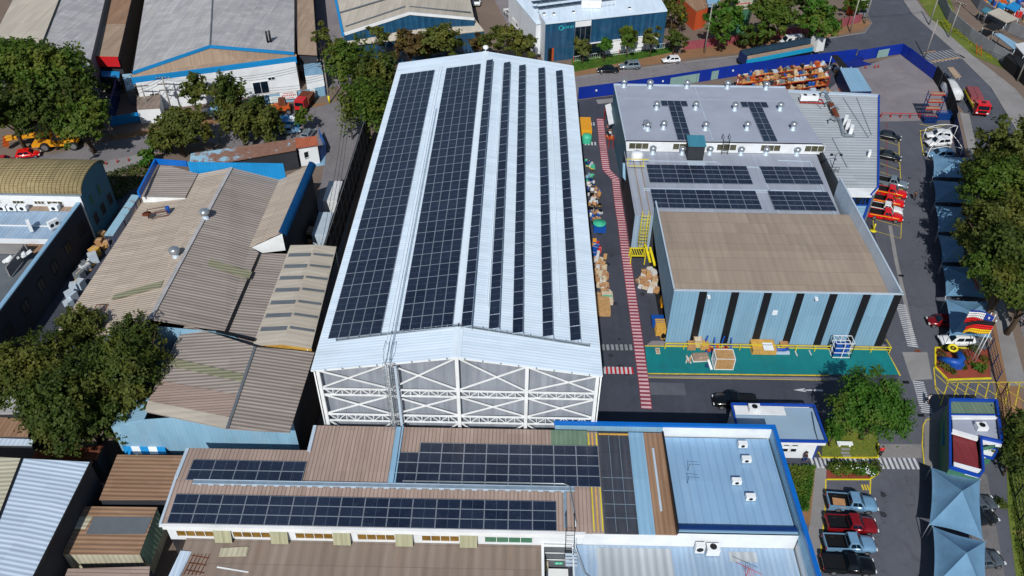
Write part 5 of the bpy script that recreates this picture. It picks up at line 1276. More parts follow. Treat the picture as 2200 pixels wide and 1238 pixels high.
# ================================================================ GATEHOUSE
gh=bld('gatehouse',W(2080,930),'small gatehouse with green, grey and red roof sections framed in blue')
ZG=3.8
def gp(px,z,mat,nm='roof',d=(0,1,0),th=.12): m=MB(); m.slab(WL(px,z),th,0,d); return m.build(nm,M[mat],gh)
gp([(2043,862),(2137,864),(2141,891),(2044,890)],ZG-.25,'greenroof'); gp([(2046,901),(2140,902),(2146,948),(2105,940),(2047,921)],ZG-.35,'greyroof'); gp([(2047,934),(2096,948),(2107,1012),(2049,998)],ZG-.45,'redroof')
def gb(px,z,w,h,mat,nm='roof_trim'):
    m=MB(); P_=WL(px,z); 
    for i in range(len(P_)-1): m.beam(P_[i],P_[i+1],w,h)
    return m.build(nm,M[mat],gh)
gb([(2040,859),(2140,861),(2152,950),(2107,940),(2112,1012),(2104,1023),(2041,1004),(2040,859)],ZG,.22,.4,'royal'); gb([(2043,892),(2143,893)],ZG,.16,.3,'royal')
gb([(2044,897),(2142,897)],ZG-.1,.4,.3,'white','parapet'); gb([(2045,927),(2100,943)],ZG-.05,.5,.35,'white','parapet')
gb([(2046,1002),(2105,1018)],ZG-.4,.55,.9,'white','parapet'); gb([(2108,946),(2150,955)],ZG-.35,.7,.3,'white','parapet')
P_=WL([(2040,861),(2140,863),(2152,952),(2112,960),(2110,1016),(2041,1004)],ZG-.1); wallp(gh,[Vector((p.x,p.y,ZG-.2)) for p in P_],'greenfl')
gp([(2112,952),(2148,960),(2133,985),(2112,982)],2.9,'white','porch_roof'); gb([(2112,960),(2146,966)],2.95,.15,.15,'royal'); gb([(2112,980),(2133,985),(2148,958)],2.9,.2,.3,'royal')
gp([(2028,905),(2040,880),(2040,960),(2022,955)],1.9,'walltealdark','window_canopy')
p=W(2106,921,ZG-.3); ac_unit('white condenser on the gatehouse grey roof section',(p.x,p.y,ZG-.35),0,(1.2,.9,.6),None,1,top=True)
# ================================================================ TAN WAREHOUSE (west)
tw=bld('corrugated_warehouse',W(400,600),'large tan corrugated warehouse west of the fence with a central ridge')
dx=(1,0,0)
roofp(tw,[(497,360,10.2),(322,686,10.2),(316,700,10.1),(104,742,7.4),(310,427,7.4),(398,424,8.6),(425,374,9.2)],0,'tan',(1,0,.12))
roofp(tw,[(497,360,10.2),(600.5,385,8.2),(537,530,8.2),(556,543,8.1),(483,711,8.1),(322,686,10.2)],0,'tan2',(1,0,-.12))
roofp(tw,[(557,545,7.6),(625,545,7.2),(546,745,7.2),(485,713,7.6)],0,'tan2',(1,0,-.1))
roofp(tw,[(600.5,385,8.2),(668,352,10.0),(606,498,10.0),(535,531,8.2)],0,'tan',(1,0,.12))
roofp(tw,[(345,351,9.2),(425,373,9.4),(398,424,8.9),(304,422,8.7)],0,'tan2',(1,0,.0))
m=MB(); A=WL([(497,360),(322,686)],10.25); m.beam(A[0],A[1],.5,.12); m.build('ridge_cap',M['palebig'],tw)
P_=WL([(304,422,8.7),(398,424,8.9)]); m=MB(); m.poly([(P_[0].x,P_[0].y,7.6),(P_[1].x,P_[1].y,8.3),P_[1],P_[0]]); m.build('fascia',M['white'],tw)
a=W(399,354,11.0); b=W(606,357,11.0); yb=W(497,360,10.2).y+.05
m=MB(); m.box(((a.x+b.x)/2,yb,5.5),(b.x-a.x,.12,11.0)); m.build('false_front',M['cyan'],tw)
a=W(335,347,10); m=MB(); q=WL([(335,347),(402,352)],9.9); m.beam(q[0],q[1],.2,.9); q=WL([(335,347),(298,418)],9.9); m.beam(q[0],q[1],.25,1.0); m.build('parapet',M['blue'],tw)
q=WL([(675,347,10.1),(610,500,10.1)]); m=MB(); last=None
for k in range(6):
    aa=math.pi*(.0+k/5*.5); off=Vector((.95*math.sin(aa)-.75,0,-.75*(1-math.cos(aa))))
    cur=(q[0]+off,q[1]+off)
    if last: m.poly([last[0],last[1],cur[1],cur[0]],0,(1,0,-1),True); m.poly([cur[0],cur[1],last[1],last[0]],0,(1,0,-1),True)
    last=cur
m.build('curved_fascia',M['bluefascia'],tw)
P_=WL([(104,742,7.3),(310,427,7.3)]); wallp(tw,P_,'wallgrey',closed=False)
P_=WL([(668,352,9.9),(606,498,9.9)]); wallp(tw,[P_[0]+Vector((-.1,0,0)),P_[1]+Vector((-.1,0,0))],'walldark',closed=False)
P_=WL([(535,532,8.1),(606,500,9.9)]); m=MB(); m.poly([(P_[0].x,P_[0].y-.1,7.0),(P_[1].x,P_[1].y-.1,7.0),(P_[1].x,P_[1].y-.1,9.8),(P_[0].x,P_[0].y-.1,8.0)]); m.build('fascia',M['white'],tw)
P_=WL([(104,742,7.3),(322,700,9.9),(485,714,8.0),(546,746,7.1)]); wallp(tw,P_,'wallblue2',closed=False)
P_=WL([(398,424,7.6),(425,374,9.3)]); m=MB(); m.beam(P_[0]+Vector((0,0,1.0)),P_[1],.12,.1); m.build('roof_step_line',M['black'],tw)  # black bar drawn along the step between two roof pieces
P_=WL([(556,543,7.95),(484,712,7.95)]); m=MB(); m.beam(P_[0],P_[1],.35,.2); P_=WL([(400,696,8.3),(547,731,8.0)]); m.beam(P_[0],P_[1],.3,.2); m.build('roof_step_line',M['black'],tw)  # black bars drawn as dark lines along the gap and roof step
for px,py,z in ((443,474,10.0),(379,557,9.7)): p=W(px,py-3,z); Vents.add(tw,p.x,p.y,z-.15,1.2)
roofstrip=[((1,0,.12),[(238,646,8.75),(246,634,8.75),(352,603,9.95),(345,618,9.95)],'skyl'),((1,0,-.12),[(403,543,9.95),(397,556,9.95),(535,600,8.25),(542,585,8.25)],'skyl')]
for d,px,mt in roofstrip: m=MB(); m.slab([p+Vector((0,0,.06)) for p in WL(px)],.03,0,d); m.build('skylight_sheet',M[mt],tw)
# southern gabled part
ts=bld('gabled_annex',W(480,870),'southern gabled part of the tan warehouse with a pale blue end wall')
roofp(ts,[(398,697,8.2),(548,745,9.2),(488,921,9.2),(312,884,7.9),(344,800,8.0)],0,'tan2',(1,0,.12)); roofp(ts,[(548,745,9.2),(676,757,8.0),(622,929,8.0),(488,921,9.2)],0,'tan2',(1,0,-.12))
m=MB(); m.slab([p+Vector((0,0,.06)) for p in WL([(318,862,7.95),(312,884,7.9),(488,921,9.2),(497,898,9.2)])],.03,0,(1,0,.12)); m.build('skylight_sheet',M['palebeige'],ts)
m=MB(); m.slab([p+Vector((0,0,.05)) for p in WL([(343,818,8.0),(318,862,7.95),(497,898,9.2),(515,850,9.2)])],.03,0,(1,0,.12)); m.build('patched_sheets',M['brownroof'],ts)
m=MB(); m.slab([p+Vector((0,0,.05)) for p in WL([(363,768,8.2),(356,784,8.2),(524,822,9.2),(530,806,9.2)])],.03,0,(1,0,.12)); m.build('skylight_sheet',M['skyl'],ts)
m=MB(); A=WL([(548,745,9.25),(488,921,9.25)]); m.beam(A[0],A[1],.3,.1); m.build('ridge_cap',M['wallgrey'],ts)
P_=[p-Vector((0,0,.12)) for p in WL([(250,893,6.6),(312,884,7.9),(488,921,9.2),(622,929,8.0),(676,757,8.0)])]
P_[0].y=P_[1].y+.0; yy=(P_[1].y+P_[3].y)/2
for i in range(4): P_[i].y=yy+.25
wallp(ts,P_[:4],'wallblue2',closed=False); wallp(ts,P_[3:],'walldark',closed=False)  # east wall coloured darker than the south one, its shade painted in
m=MB(); m.slab([(P_[0].x,yy+.2,6.5),(P_[1].x+.1,yy+.2,7.6),(P_[1].x+.1,yy+8,7.6),(P_[0].x,yy+8,6.5)],.12,0,(1,0,0)); m.build('lean_to_roof',M['wallblue2'],ts)
# vaulted canopy with dark skylight strips
vc=bld('pale_canopy',W(640,640),'pale double-pitched canopy with dark strips and a yellow timber gable')
roofp(vc,[(624,527,7.6),(676,526,8.3),(607,739,8.3),(543,742,7.6)],0,'palebeige',(1,0,.1)); roofp(vc,[(676,526,8.3),(723,530,7.6),(669,748,7.6),(607,739,8.3)],0,'palebeige',(1,0,-.1))
for k in range(7):
    t0=.07+k*.115; 
    def lp(a,b,t): a=Vector(W(*a));b=Vector(W(*b)); return a.lerp(b,t)+Vector((0,0,.05))
    for A_,B_,C_,D_ in (((624,527,7.6),(543,742,7.6),(676,526,8.3),(607,739,8.3)),((676,526,8.3),(607,739,8.3),(723,530,7.6),(669,748,7.6))):
        m=MB(); tt=t0*1.08+.02; w_=.022 if A_[0]==676 else .038
        m.slab([lp(A_,B_,tt)+Vector((.25,0,0)),lp(A_,B_,tt+w_)+Vector((.25,0,0)),lp(C_,D_,tt+w_)-Vector((.1,0,0)),lp(C_,D_,tt)-Vector((.1,0,0))],.03,0,(1,0,0)); m.build('skylight_strip',M['wallgrey'],vc)
q=WL([(543,743,7.5),(607,740,8.2),(669,749,7.5)]); m=MB(); m.poly([(q[0].x,q[0].y,6.6),(q[2].x,q[2].y,6.6),q[2],q[1],q[0]]); m.build('gable_boards',M['wood2'],vc)
m=MB()
for px in ((560,742),(660,748),(720,535),(628,530)): p=W(px[0],px[1],7.5); m.tube((p.x,p.y,0),(p.x,p.y,7.4),.1,n=6)
m.build('post',M['steel'],vc)
# rooftop oddments on the tan warehouse
def metalframe(name,label,cat,px,py,z,w,d,h,mat,rz=0):
    p=W(px,py,z); e=thing(name,p,label,cat); m=MB()
    c=[Vector((-w/2,-d/2,0)),Vector((w/2,-d/2,0)),Vector((w/2,d/2,0)),Vector((-w/2,d/2,0))]; R=Matrix.Rotation(rz,3,'Z'); c=[p+R@k for k in c]
    for zz in ([0,h] if h else [.06]):
        for i in range(4): m.beam(c[i]+Vector((0,0,zz)),c[(i+1)%4]+Vector((0,0,zz)),.07)
    if h:
        for k in c: m.beam(k,k+Vector((0,0,h)),.07)
    m.build('frame_bars',M[mat],e); return e,p
metalframe('square_frame','flat rusty square frame lying on the tan warehouse roof','frame',217,661,8.6,1.3,1.0,0,'rust',.1)
e,p=metalframe('tank_stand','rusty pipe stand with small blue drum on the tan warehouse roof','pipe stand',340,461,8.6,2.6,1.2,.7,'rust',.35); m=MB(); m.lathe(p+Vector((1.3,.5,.1)),[(.3,0),(.32,.3),(.32,.8),(.28,.9)],10); m.build('blue_drum',M['bluepl'],e); m=MB(); m.lathe(p+Vector((-1.4,-.4,.2)),[(.05,0),(.6,.1),(.65,.16),(.02,.12)],12); m.build('dish',M['rust'],e)
# ================================================================ BLUE PEELING SHED + GUARD HOUSE (street edge)
ps=bld('peeling_shed',W(530,340),'long low shed with peeling pale blue and rusty roof beside the street')
roofp(ps,[(410,330,4.2),(636,298,4.2),(636,322,3.9),(545,338,3.9),(450,355,3.9),(407,350,3.9)],0,'peeling',(0,1,0)); P_=WL([(411,345,3.9),(455,351,3.9),(545,336,3.9),(636,320,3.9)]); wallp(ps,P_,'walldark',closed=False)
P_=WL([(636,299,4.1),(410,331,4.1)]); wallp(ps,P_,'wallgrey',closed=False)
gd=bld('tiled_guardhouse',W(660,330),'small white guard hut with terracotta tile roof')
roofp(gd,[(633,297,4.4),(680,292,4.4),(684,311,3.9),(637,318,3.9)],0,'clay',(0,1,0)); P_=WL([(640,315,3.9),(681,309,3.9),(679,295,4.2),(637,299,4.2)]); wallp(gd,P_,'whitewall')
a,b=P_[0],P_[1]; win(gd,(a.x+.8,a.y-.02),(b.x-.9,b.y-.02),1.6,2.8,mat='glass',bars=2)
m=MB(); q=WL([(640,341),(690,331)],0); m.box0((q[0].x+q[1].x)/2,(q[0].y+q[1].y)/2,0,4.0,.3,.5,.1); m.build('base_course',M['cyan'],gd)
fence('low blue metal gate panel beside the tiled guard hut',[W(688,296),W(702,330),W(690,345)],1.8,'blue','navy',name='blue_gate',cat='gate')
tag(flatpoly('blue_tarp',WL([(690,328),(700,330),(698,356),(668,360)]),.06,'ltblueroof',kind='thing'),'pale blue tarpaulin spread by the guard hut wall','tarpaulin')
# truck in alley (two box trailers)
def boxtruck(label,px,col,top,hd,L,Wd,Ht,cab=None,cabmat='whitepl',roofmat=None):
    pass
def trailer(label,c,hd,L,Wd,z0,z1,mat,name='box_trailer',open_rear=False):
    e=thing(name,(0,0,0),label,'trailer'); m=MB(); m.box((0,0,(z0+z1)/2),(L,Wd,z1-z0)); part(m,'cargo_box',M[mat],e,.06)
    m=MB(); m.box((0,0,z0-.12),(L-.3,1.0,.2)); part(m,'chassis',M['black'],e)
    for x in (-L/2+1.2,-L/2+2.3,L/2-1.3):
        for s in (-1,1): wheel(e,x,s*(Wd/2-.2),.5,.28)
    m=MB(); 
    for s in (-1,1): m.box((-L/2-.03,s*Wd*.24,(z0+z1)/2),(.03,Wd*.46,(z1-z0)*.92))
    part(m,'rear_door',M[mat],e)
    m=MB(); m.box((-L/2-.06,0,z0+.1),(.04,.04,(z1-z0)*.8)); part(m,'door_bar',M['steel'],e)
    e.location=(c[0],c[1],0); e.rotation_euler[2]=rad(hd); return e
a=W(700,410,3.3); a.x+=1.1; trailer('white box trailer parked in the alley beside the blue fascia',a,91,5.8,2.2,.9,3.3,'whitepl')
a=W(676,480,3.1); a.x+=1.2; trailer('dusty grey canvas topped trailer behind the white one',a,91,6.0,2.2,.9,3.1,'pale',name='canvas_trailer')
tc=thing('truck_cab',W(672,523),'tan truck cab nose below the grey trailer','truck'); p=W(672,523); m=MB(); m.box0(p.x,p.y,.6,2.2,1.8,2.0,mi=0,taper=.86); m.build('cab_body',M['beige'],tc,bevel=.1)
m=MB(); m.box((p.x,p.y-.9,1.9),(1.8,.05,.7)); m.build('windshield',M['glass'],tc)
for s in (-1,1): m=MB(); A_=m.ring((p.x+s*.95,p.y-.4,.45),(1,0,0),.45,12); B_=m.ring((p.x+s*1.2,p.y-.4,.45),(1,0,0),.45,12); m.bridge(A_,B_); m.cap(B_); m.cap(A_,0,True); m.build('wheel',M['tyre'],tc)
# ================================================================ BLACK BOUNDARY SCREEN west of the hall
bs=thing('boundary_screen',(-27.3,100,0),'tall black mesh boundary screen along the west side of the white hall','fence')
m=MB(); m.box((-27.3,98.5,2.9),(.15,63,5.8)); m.build('screen_cloth',M['blackcloth'],bs)
m=MB()
for k in range(22): m.beam((-27.16,67.5+k*3,0),(-27.16,67.5+k*3,5.9),.12)
for z in (1.9,3.9,5.85): m.beam((-27.16,67.5,z),(-27.16,130,z),.1)
m.build('screen_frame',M['wallgrey'],bs)
# ================================================================ BARREL ROOF BUILDING (far west)
ar=bld('barrel_roof_building',W(60,430),'ochre barrel-vaulted roof over a blue gable at the far west')
e1=W(170,418,8.2); xr=e1.x; ya=e1.y; yb=ya+8.6; xl=-92
pr=[(ya+ (yb-ya)*(.5-.5*math.cos(math.pi*t)),8.2+1.9*math.sin(math.pi*t)**.9 if 0<t<1 else 8.2) for t in [i/30 for i in range(31)]]
m=MB()
for i in range(30):
    (y0_,z0_),(y1_,z1_)=pr[i],pr[i+1]; m.poly([(xl,y0_,z0_),(xr+.4,y0_,z0_),(xr+.4,y1_,z1_),(xl,y1_,z1_)],0,(0,1,.3),True)
b=m.build('roof',M['archroof'],ar); b.modifiers.new('s','SOLIDIFY').thickness=.15
m=MB(); m.poly([(xr,ya,0),(xr,yb,0)]+[(xr,y,z-.1) for y,z in pr[::-1]]); m.build('gable_wall',M['blue'] if False else M['walltealdark'],ar)
m=MB(); m.beam((xl,ya-.1,8.15),(xr+.4,ya-.1,8.15),.25,.2); m.build('gutter',M['steel'],ar)
m=MB(); m.poly([(xl,ya+.1,0),(xr,ya+.1,0),(xr,ya+.1,8.1),(xl,ya+.1,8.1)]); m.build('wall',M['whitewall'],ar)
for a_,b_ in ((-90,-86.5),(-85.5,-83.5),(-81.0,-76.5),(-71.5,-70),(-69.6,-67.3),(-78.2+3.5,-73.0)): win(ar,(a_,ya+.1),(b_,ya+.1),6.3,6.9,bars=3)
m=MB()
for y in (ya+2.4,ya+5.2): m.box((xr+.05,y,5.7),(.06,.7,1.6))
m.build('shutter',M['leafb'] if False else M['yellowpl'] if False else M['greenfl'],ar)
for y in (ya+1.2,ya+3.8,ya+6.5): win(ar,(xr,y),(xr,y+1.2),1.8,3.6,(1,0,0),mat='black',fr='wallgrey',bars=2)
# long block south of it
lbk=bld('alley_block',W(60,560),'long dark-walled block with silvery ribbed roofs along the shaded western alley')
xp=-64.6; 
m=MB(); m.poly([(xp,ya+.05,0),(xp,ya+.05,6.7),(xp,60,6.7),(xp,60,0)][::-1],0,(0,0,1)); m.build('wall',M['walldark'],lbk)
m=MB(); m.box((xp-.25,(ya+60)/2,6.75),(.6,ya-60,.18)); m.build('parapet_cap',M['ltblueroof'],lbk)
def yz(px,py,z): return W(px,py,z).y
yy=[ya,yz(60,452,6.0),yz(60,519,6.0),yz(60,540,6.0),60]
for i,(mt,z) in enumerate((('beige',6.0),('silverroof',5.9),('rusty',5.9),('wallgrey',5.6))):
    m=MB(); m.slab([(xl,yy[i],z),(xp-.4,yy[i],z+.0),(xp-.4,yy[i+1],z),(xl,yy[i+1],z)],.2,0,(0,1,0)); m.build('roof',M['silverroof' if i==1 else mt],lbk)
m=MB(); m.box(((xl+xp)/2,yz(60,486,6),6.05),(xp-xl-1,.2,.12)); m.box(((xl+xp)/2,yz(60,520,6),6.1),(xp-xl-1,1.0,.12)); m.build('roof_flashing',M['white'],lbk)
for k,y in enumerate((96.5,91.8,87.5,83.5,79.0,74.5)): win(lbk,(xp+.02,y),(xp+.02,y+1.6),2.6,4.4,(1,0,0),mat='black',fr='walldark',bars=2)
for px,py,l,r_ in ((66,492,'black and white twin-fan unit on the silvery western roof',2.2),(118,488,'toppled dark fan unit by the pale blue western parapet',1.0)):
    p=W(px,py,6.2); ac_unit(l,(p.x,p.y,6.0),r_,(1.5,.45,1.3),None,2)
for i,px in enumerate((6,28,50,118)):
    p=W(px,448,6.3); ac_unit(['westernmost white wall unit below the barrel roof','second white wall unit below the barrel roof','third white wall unit below the barrel roof','lone white wall unit near the parapet below the barrel roof'][i],(p.x,p.y,6.0),0,(1.3,.8,.8),'wall units below the barrel roof')
e=thing('ruined_plant_room',W(45,560,6),'roofless concrete plant room with scattered white ducts on the western block','plant room'); a=W(20,548,6); b=W(72,540,6)
m=MB(); m.box((b.x-3,b.y-.5,6.7),(5.5,.2,1.6)); m.box((b.x-.6,b.y-3,6.7),(.2,5,1.6)); m.box((b.x-5.8,b.y-3,6.6),(.2,5,1.4)); m.build('broken_wall',M['concrete2'],e)
m=MB()
for k in range(7): p=W(8+k*7,566-k*2,6.2); m.beam(p+Vector((0,0,.2)),p+Vector((1.2,.5*(-1)**k,.9)),.35,.3)
m.build('duct_pieces',M['white'],e)
# ================================================================ SOUTH WEST SHEDS
def simplebld(name,label,px,mat,d,wmat='wallgrey',z=None,th=.14,loc=None,cat='building',walls=True,drop=.1):
    P_=WL(px) if z is None else WL(px,z); c=sum(P_,Vector())/len(P_); e=bld(name,(c.x,c.y,0),label,cat)
    m=MB(); m.slab(P_,th,0,d); m.build('roof',M[mat],e)
    if walls: 
        Q_=[Vector((c.x+(p.x-c.x)*.985,c.y+(p.y-c.y)*.985,p.z-drop)) for p in P_]; wallp(e,Q_,wmat)
    return e
e=simplebld('white_gable_shed','big white corrugated shed roof at the bottom left corner',[(47,985,8.6),(196,993,7.2),(62,1262,7.2),(-60,1262,8.6)],'whiteroof',(1,0,-.1),'walldark')
m=MB(); m.slab(WL([(47,985,8.6),(-60,1262,8.6),(-260,1262,7.6),(-120,975,7.6)]),.14,0,(1,0,.1)); m.build('roof',M['creamroof'],e); m=MB(); q=WL([(47,985,8.65),(-60,1262,8.65)]); m.beam(q[0],q[1],.2,.12); m.build('ridge_cap',M['black'],e); m=MB(); q=WL([(197,991,7.25),(62,1262,7.25)]); m.beam(q[0],q[1],.2,.2); m.build('gutter',M['black'],e)
simplebld('tan_shed','tan corrugated shed just west of the workshop panels',[(252,977,4.8),(403,979,4.8),(362,1073,4.8),(213,1073,4.8)],'rusty',(1,0,0),'walldark')
e=simplebld('patched_shed','patched brown shed with cream front wall at the bottom left',[(163,1088,4.6),(338,1090,4.6),(300,1190,4.6),(116,1190,4.6)],'rusty',(1,0,0),'creamroof')
m=MB(); m.slab([p+Vector((0,0,.04)) for p in WL([(150,1110,4.6),(200,1110,4.6),(183,1137,4.6),(138,1137,4.6)])],.03,0,(1,0,0)); m.build('skylight_sheet',M['creamroof'],e)
m=MB(); m.slab([p+Vector((0,0,.04)) for p in WL([(202,1111,4.6),(328,1111,4.6),(312,1148,4.6),(185,1148,4.6)])],.03,0,(1,0,0)); m.build('patched_sheets',M['wallgrey'],e)
q=WL([(338,1090,4.6),(352,1140,2.5),(322,1215,2.5),(300,1190,4.6)]); m=MB(); m.poly(q,0,(0,0,1)); m.build('side_lean_to',M['greenroof'],e)
simplebld('lower_brown_shed','low brown shed roof cut by the bottom edge beside the patched shed',[(146,1222,4.0),(322,1217,4.0),(318,1262,4.0),(130,1262,4.0)],'brownroof',(1,0,0),'walldark')
m=MB(); q=WL([(262,965),(355,965)],3.0); 
e=thing('striped_awning',(q[0].x,q[0].y,0),'blue and white striped awning under the pale blue gable wall','awning'); a=WL([(258,950,3.4),(352,952,3.4),(358,976,3.0),(270,976,3.0)])
for k in range(5):
    t0,t1=k/5,(k+1)/5; m=MB(); m.slab([a[0].lerp(a[1],t0),a[0].lerp(a[1],t1),a[3].lerp(a[2],t1),a[3].lerp(a[2],t0)],.06,0); m.build('awning_stripe',M['cyan' if k in(0,2,4) else 'whitewall'],e)
simplebld('rust_roof_shed','dark rust red shed roof below the big southwestern trees',[(75,968,4),(222,958,4),(208,988,4),(70,984,4)],'rust',(0,1,0),'walldark')
simplebld('ochre_shed','ochre brown shed roof at the left edge below the trees',[(-60,893,5),(62,900,5),(60,938,5),(-60,936,5)],'rusty',(0,1,0),'walldark'); e=simplebld('white_ledge_shed','narrow white corrugated roof strip at the left edge',[(-60,940,4.6),(72,944,4.6),(68,957,4.6),(-60,955,4.6)],'whiteroof',(0,1,0),'walldark')
simplebld('left_grey_roof','grey debris-strewn roof at the left edge above the ochre shed',[(-60,845,5.5),(60,850,5.5),(60,888,5.5),(-60,890,5.5)],'palebig',(0,1,0),'walldark')
# ================================================================ FAR BUILDINGS (north)
def gablebld(name,label,L3,mat,wm,front=None,trim=None,d1=(0,1,0)):
    "L3: eaveL near, ridge near, eaveR near, eaveR far, ridge far, eaveL far (px,py,z)"
    P_=WL(L3); e=bld(name,(P_[1].x,P_[1].y,0),label)
    m=MB(); m.slab([P_[0],P_[1],P_[4],P_[5]],.15,0,d1); m.build('roof',M[mat],e); m=MB(); m.slab([P_[1],P_[2],P_[3],P_[4]],.15,0,d1); m.build('roof',M[mat],e)
    Q_=[p-Vector((0,0,.15)) for p in P_]; m=MB(); m.poly([(Q_[0].x,Q_[0].y,0),(Q_[2].x,Q_[2].y,0),Q_[2],Q_[1],Q_[0]],0,(0,0,1)); m.poly([(Q_[2].x,Q_[2].y,0),(Q_[3].x,Q_[3].y,0),Q_[3],Q_[2]],0,(0,0,1)); m.poly([(Q_[5].x,Q_[5].y,0),(Q_[0].x,Q_[0].y,0),Q_[0],Q_[5]],0,(0,0,1)); m.build('wall',M[wm],e)
    if trim: m=MB(); m.beam(P_[0],P_[1],.35,.5); m.beam(P_[1],P_[2],.35,.5); m.build('barge_board',M[trim],e)
    return e,P_
e,P_=gablebld('blue_trim_warehouse','pale roofed warehouse with blue gable trim above the street',[(285,157,7.2),(451,100,9.5),(632,115,7.2),(632,-120,7.2),(463,-120,9.5),(330,-120,7.2)],'palebig','beige',trim='cyan')
q=WL([(284,157,6.8),(451,106,6.8),(632,118,6.8)]); 
m=MB(); m.slab(WL([(284,160,6.9),(451,124,6.9),(637,117,6.9),(636,128,6.1),(285,176,6.1)]),.15,0,(0,1,0)); m.build('lean_to_roof',M['beige'],e)
m=MB(); a,b=WL([(284,174,6.3),(637,128,6.3)]); m.beam(a,b,.3,1.25); m.build('fascia',M['cyan'],e)
a,b=WL([(290,180,6.0),(634,134,6.0)]); wallp(e,[a+Vector((0,.3,0)),b+Vector((0,.3,0))],'whitewall',closed=False)
dv=(b-a).normalized(); nn=Vector((dv.y,-dv.x,0))
for t0,t1,z0,z1 in ((.70,.80,.4,2.9),(.805,.85,2.9,3.5),(.42,.5,2.6,3.6),(.06,.12,2.7,3.5)):
    pa=a.lerp(b,t0);pb=a.lerp(b,t1); win(e,(pa.x,pa.y+.3),(pb.x,pb.y+.3),z0,z1,nn,mat='glass',bars=2)
for px,py in ((575,88),(581,86)): p=W(px,py,8.3); m=MB(); m.tube((p.x,p.y,7.8),(p.x,p.y,10.2),.22,n=8); m.build('chimney',M['black'],e)
m=MB(); q=WL([(463,-120,9.6),(451,98,9.6)]); m.beam(q[0],q[1],.25,.1); m.build('ridge_cap',M['wallgrey'],e)
simplebld('beige_lean_to','long beige lean-to roof beside the blue trimmed warehouse',[(640,116,6),(681,118,6),(665,-120,6),(622,-120,6)],'beige',(0,1,0),'walldark')
e,P_=gablebld('west_pale_warehouse','pale grey fibre cement warehouse roof at the top left',[(-60,170,8),(75,135,9.6),(190,150,8),(253,-120,8),(175,-120,9.6),(90,-120,8)],'palebig','wallgrey')
m=MB(); m.slab([p+Vector((0,0,.04)) for p in WL([(-60,170,8),(75,135,9.6),(175,-120,9.6),(90,-120,8)])],.05,0,(0,1,0)); m.build('roof',M['palebeige'],e); m=MB(); q=WL([(75,135,9.7),(175,-120,9.7)]); m.beam(q[0],q[1],.3,.1); m.build('ridge_cap',M['black'],e)
e=simplebld('red_ended_lean_to','narrow lean-to with brown and beige roof ending in a red wall',[(201,120,6.5),(254,121,6.5),(310,-120,6.5),(262,-120,6.5)],'beige',(0,1,0),'walldark')
m=MB(); m.slab([p+Vector((0,0,.04)) for p in WL([(225,52,6.5),(270,52,6.5),(310,-120,6.5),(262,-120,6.5)])],.04,0,(0,1,0)); m.build('roof_patch',M['rusty'],e)
q=WL([(201,121,6.6),(252,122,6.6)]); m=MB(); m.poly([(q[0].x,q[0].y,4.9),(q[1].x,q[1].y,4.9),q[1],q[0]]); m.poly([(q[0].x,q[0].y-.02,4.5),(q[1].x,q[1].y-.02,4.5),(q[1].x,q[1].y-.02,5.0),(q[0].x,q[0].y-.02,5.0)]); m.build('red_wall',M['redpl'],e)
simplebld('blue_porch','small blue flat porch below the red end wall',[(216,152,3.6),(257,154,3.6),(256,166,3.6),(218,164,3.6)],'cyan',(0,1,0),'walldark',cat='porch')
simplebld('mottled_lean_to','pale mottled lean-to roof beside the blue porch',[(262,160,3.4),(283,158,3.4),(290,190,3.2),(272,195,3.2)],'peeling',(0,1,0),'wallgrey')
simplebld('courtyard_shed','small brown flat roof behind the blue street gate',[(294,205,3.2),(345,200,3.2),(343,232,3.0),(294,235,3.0)],'tansmooth',(0,1,0),'whitewall')
simplebld('pale_blue_office','pale blue flat roofed office right of the dark driveway',[(652,138,4),(688,134,4),(694,158,4),(655,162,4)],'ltblueroof',(0,1,0),'whitewall')
e,P_=gablebld('blue_gable_warehouse','beige roofed warehouse with dark blue gable behind the row of trees',[(739,74,7.5),(880,29,10),(1019,41,7.5),(985,-120,7.5),(852,-120,10),(700,-120,7.5)],'palebeige','curtain',trim='white')
m=MB(); m.slab(WL([(741,80,6.6),(880,66,6.6),(1021,42,6.6),(1040,66,5.4),(745,98,5.4)]),.15,0,(0,1,0)); m.build('lean_to_roof',M['palebeige'],e)
a,b=WL([(745,97,5.3),(1040,67,5.3)]); wallp(e,[a,b],'curtain',closed=False)
m=MB(); a,b=WL([(737,76,7.5),(696,-120,7.5)]); m.beam(a,b,.5,.5); m.build('gutter',M['cyan'],e)
for k,(ra,rb_) in enumerate((((742,58,7.6),(871,15,9.9)),((880,15,9.9),(1012,28,7.7)),((730,28,7.6),(860,-10,9.8)))): m=MB(); q=WL([ra,rb_]); m.beam(q[0]+Vector((0,0,.1)),q[1]+Vector((0,0,.15)),.5,.06); m.build('skylight_strip',M['wallgrey'],e)
# glass fronted office
gl=bld('glass_front_office',W(1300,110),'white-roofed office with dark blue glass curtain wall facing the street')
ZK=8.6; r=WL([(1172,50),(1434,22),(1410,-20),(1378,-120),(1130,-120),(1158,27)],ZK); m=MB(); m.slab(r,.3,0,(0,1,0)); m.build('roof',M['palebeige'] if False else M['hallroof'],gl)
m=MB(); a,b,c_=r[0],r[1],r[5]; m.poly([(a.x,a.y+.1,0),(b.x,b.y+.1,0),(b.x,b.y+.1,ZK-.3),(a.x,a.y+.1,ZK-.3)],0,(0,0,1)); m.build('curtain_wall',M['curtain'],gl)
m=MB(); m.poly([(c_.x,c_.y,0),(a.x,a.y+.1,0),(a.x,a.y+.1,ZK-.3),(c_.x,c_.y,ZK-.3)],0,(0,0,1)); m.build('side_wall',M['whitewall'],gl)
dv=(b-a); L_=dv.length; dv.normalize(); nn=Vector((dv.y,-dv.x,0))
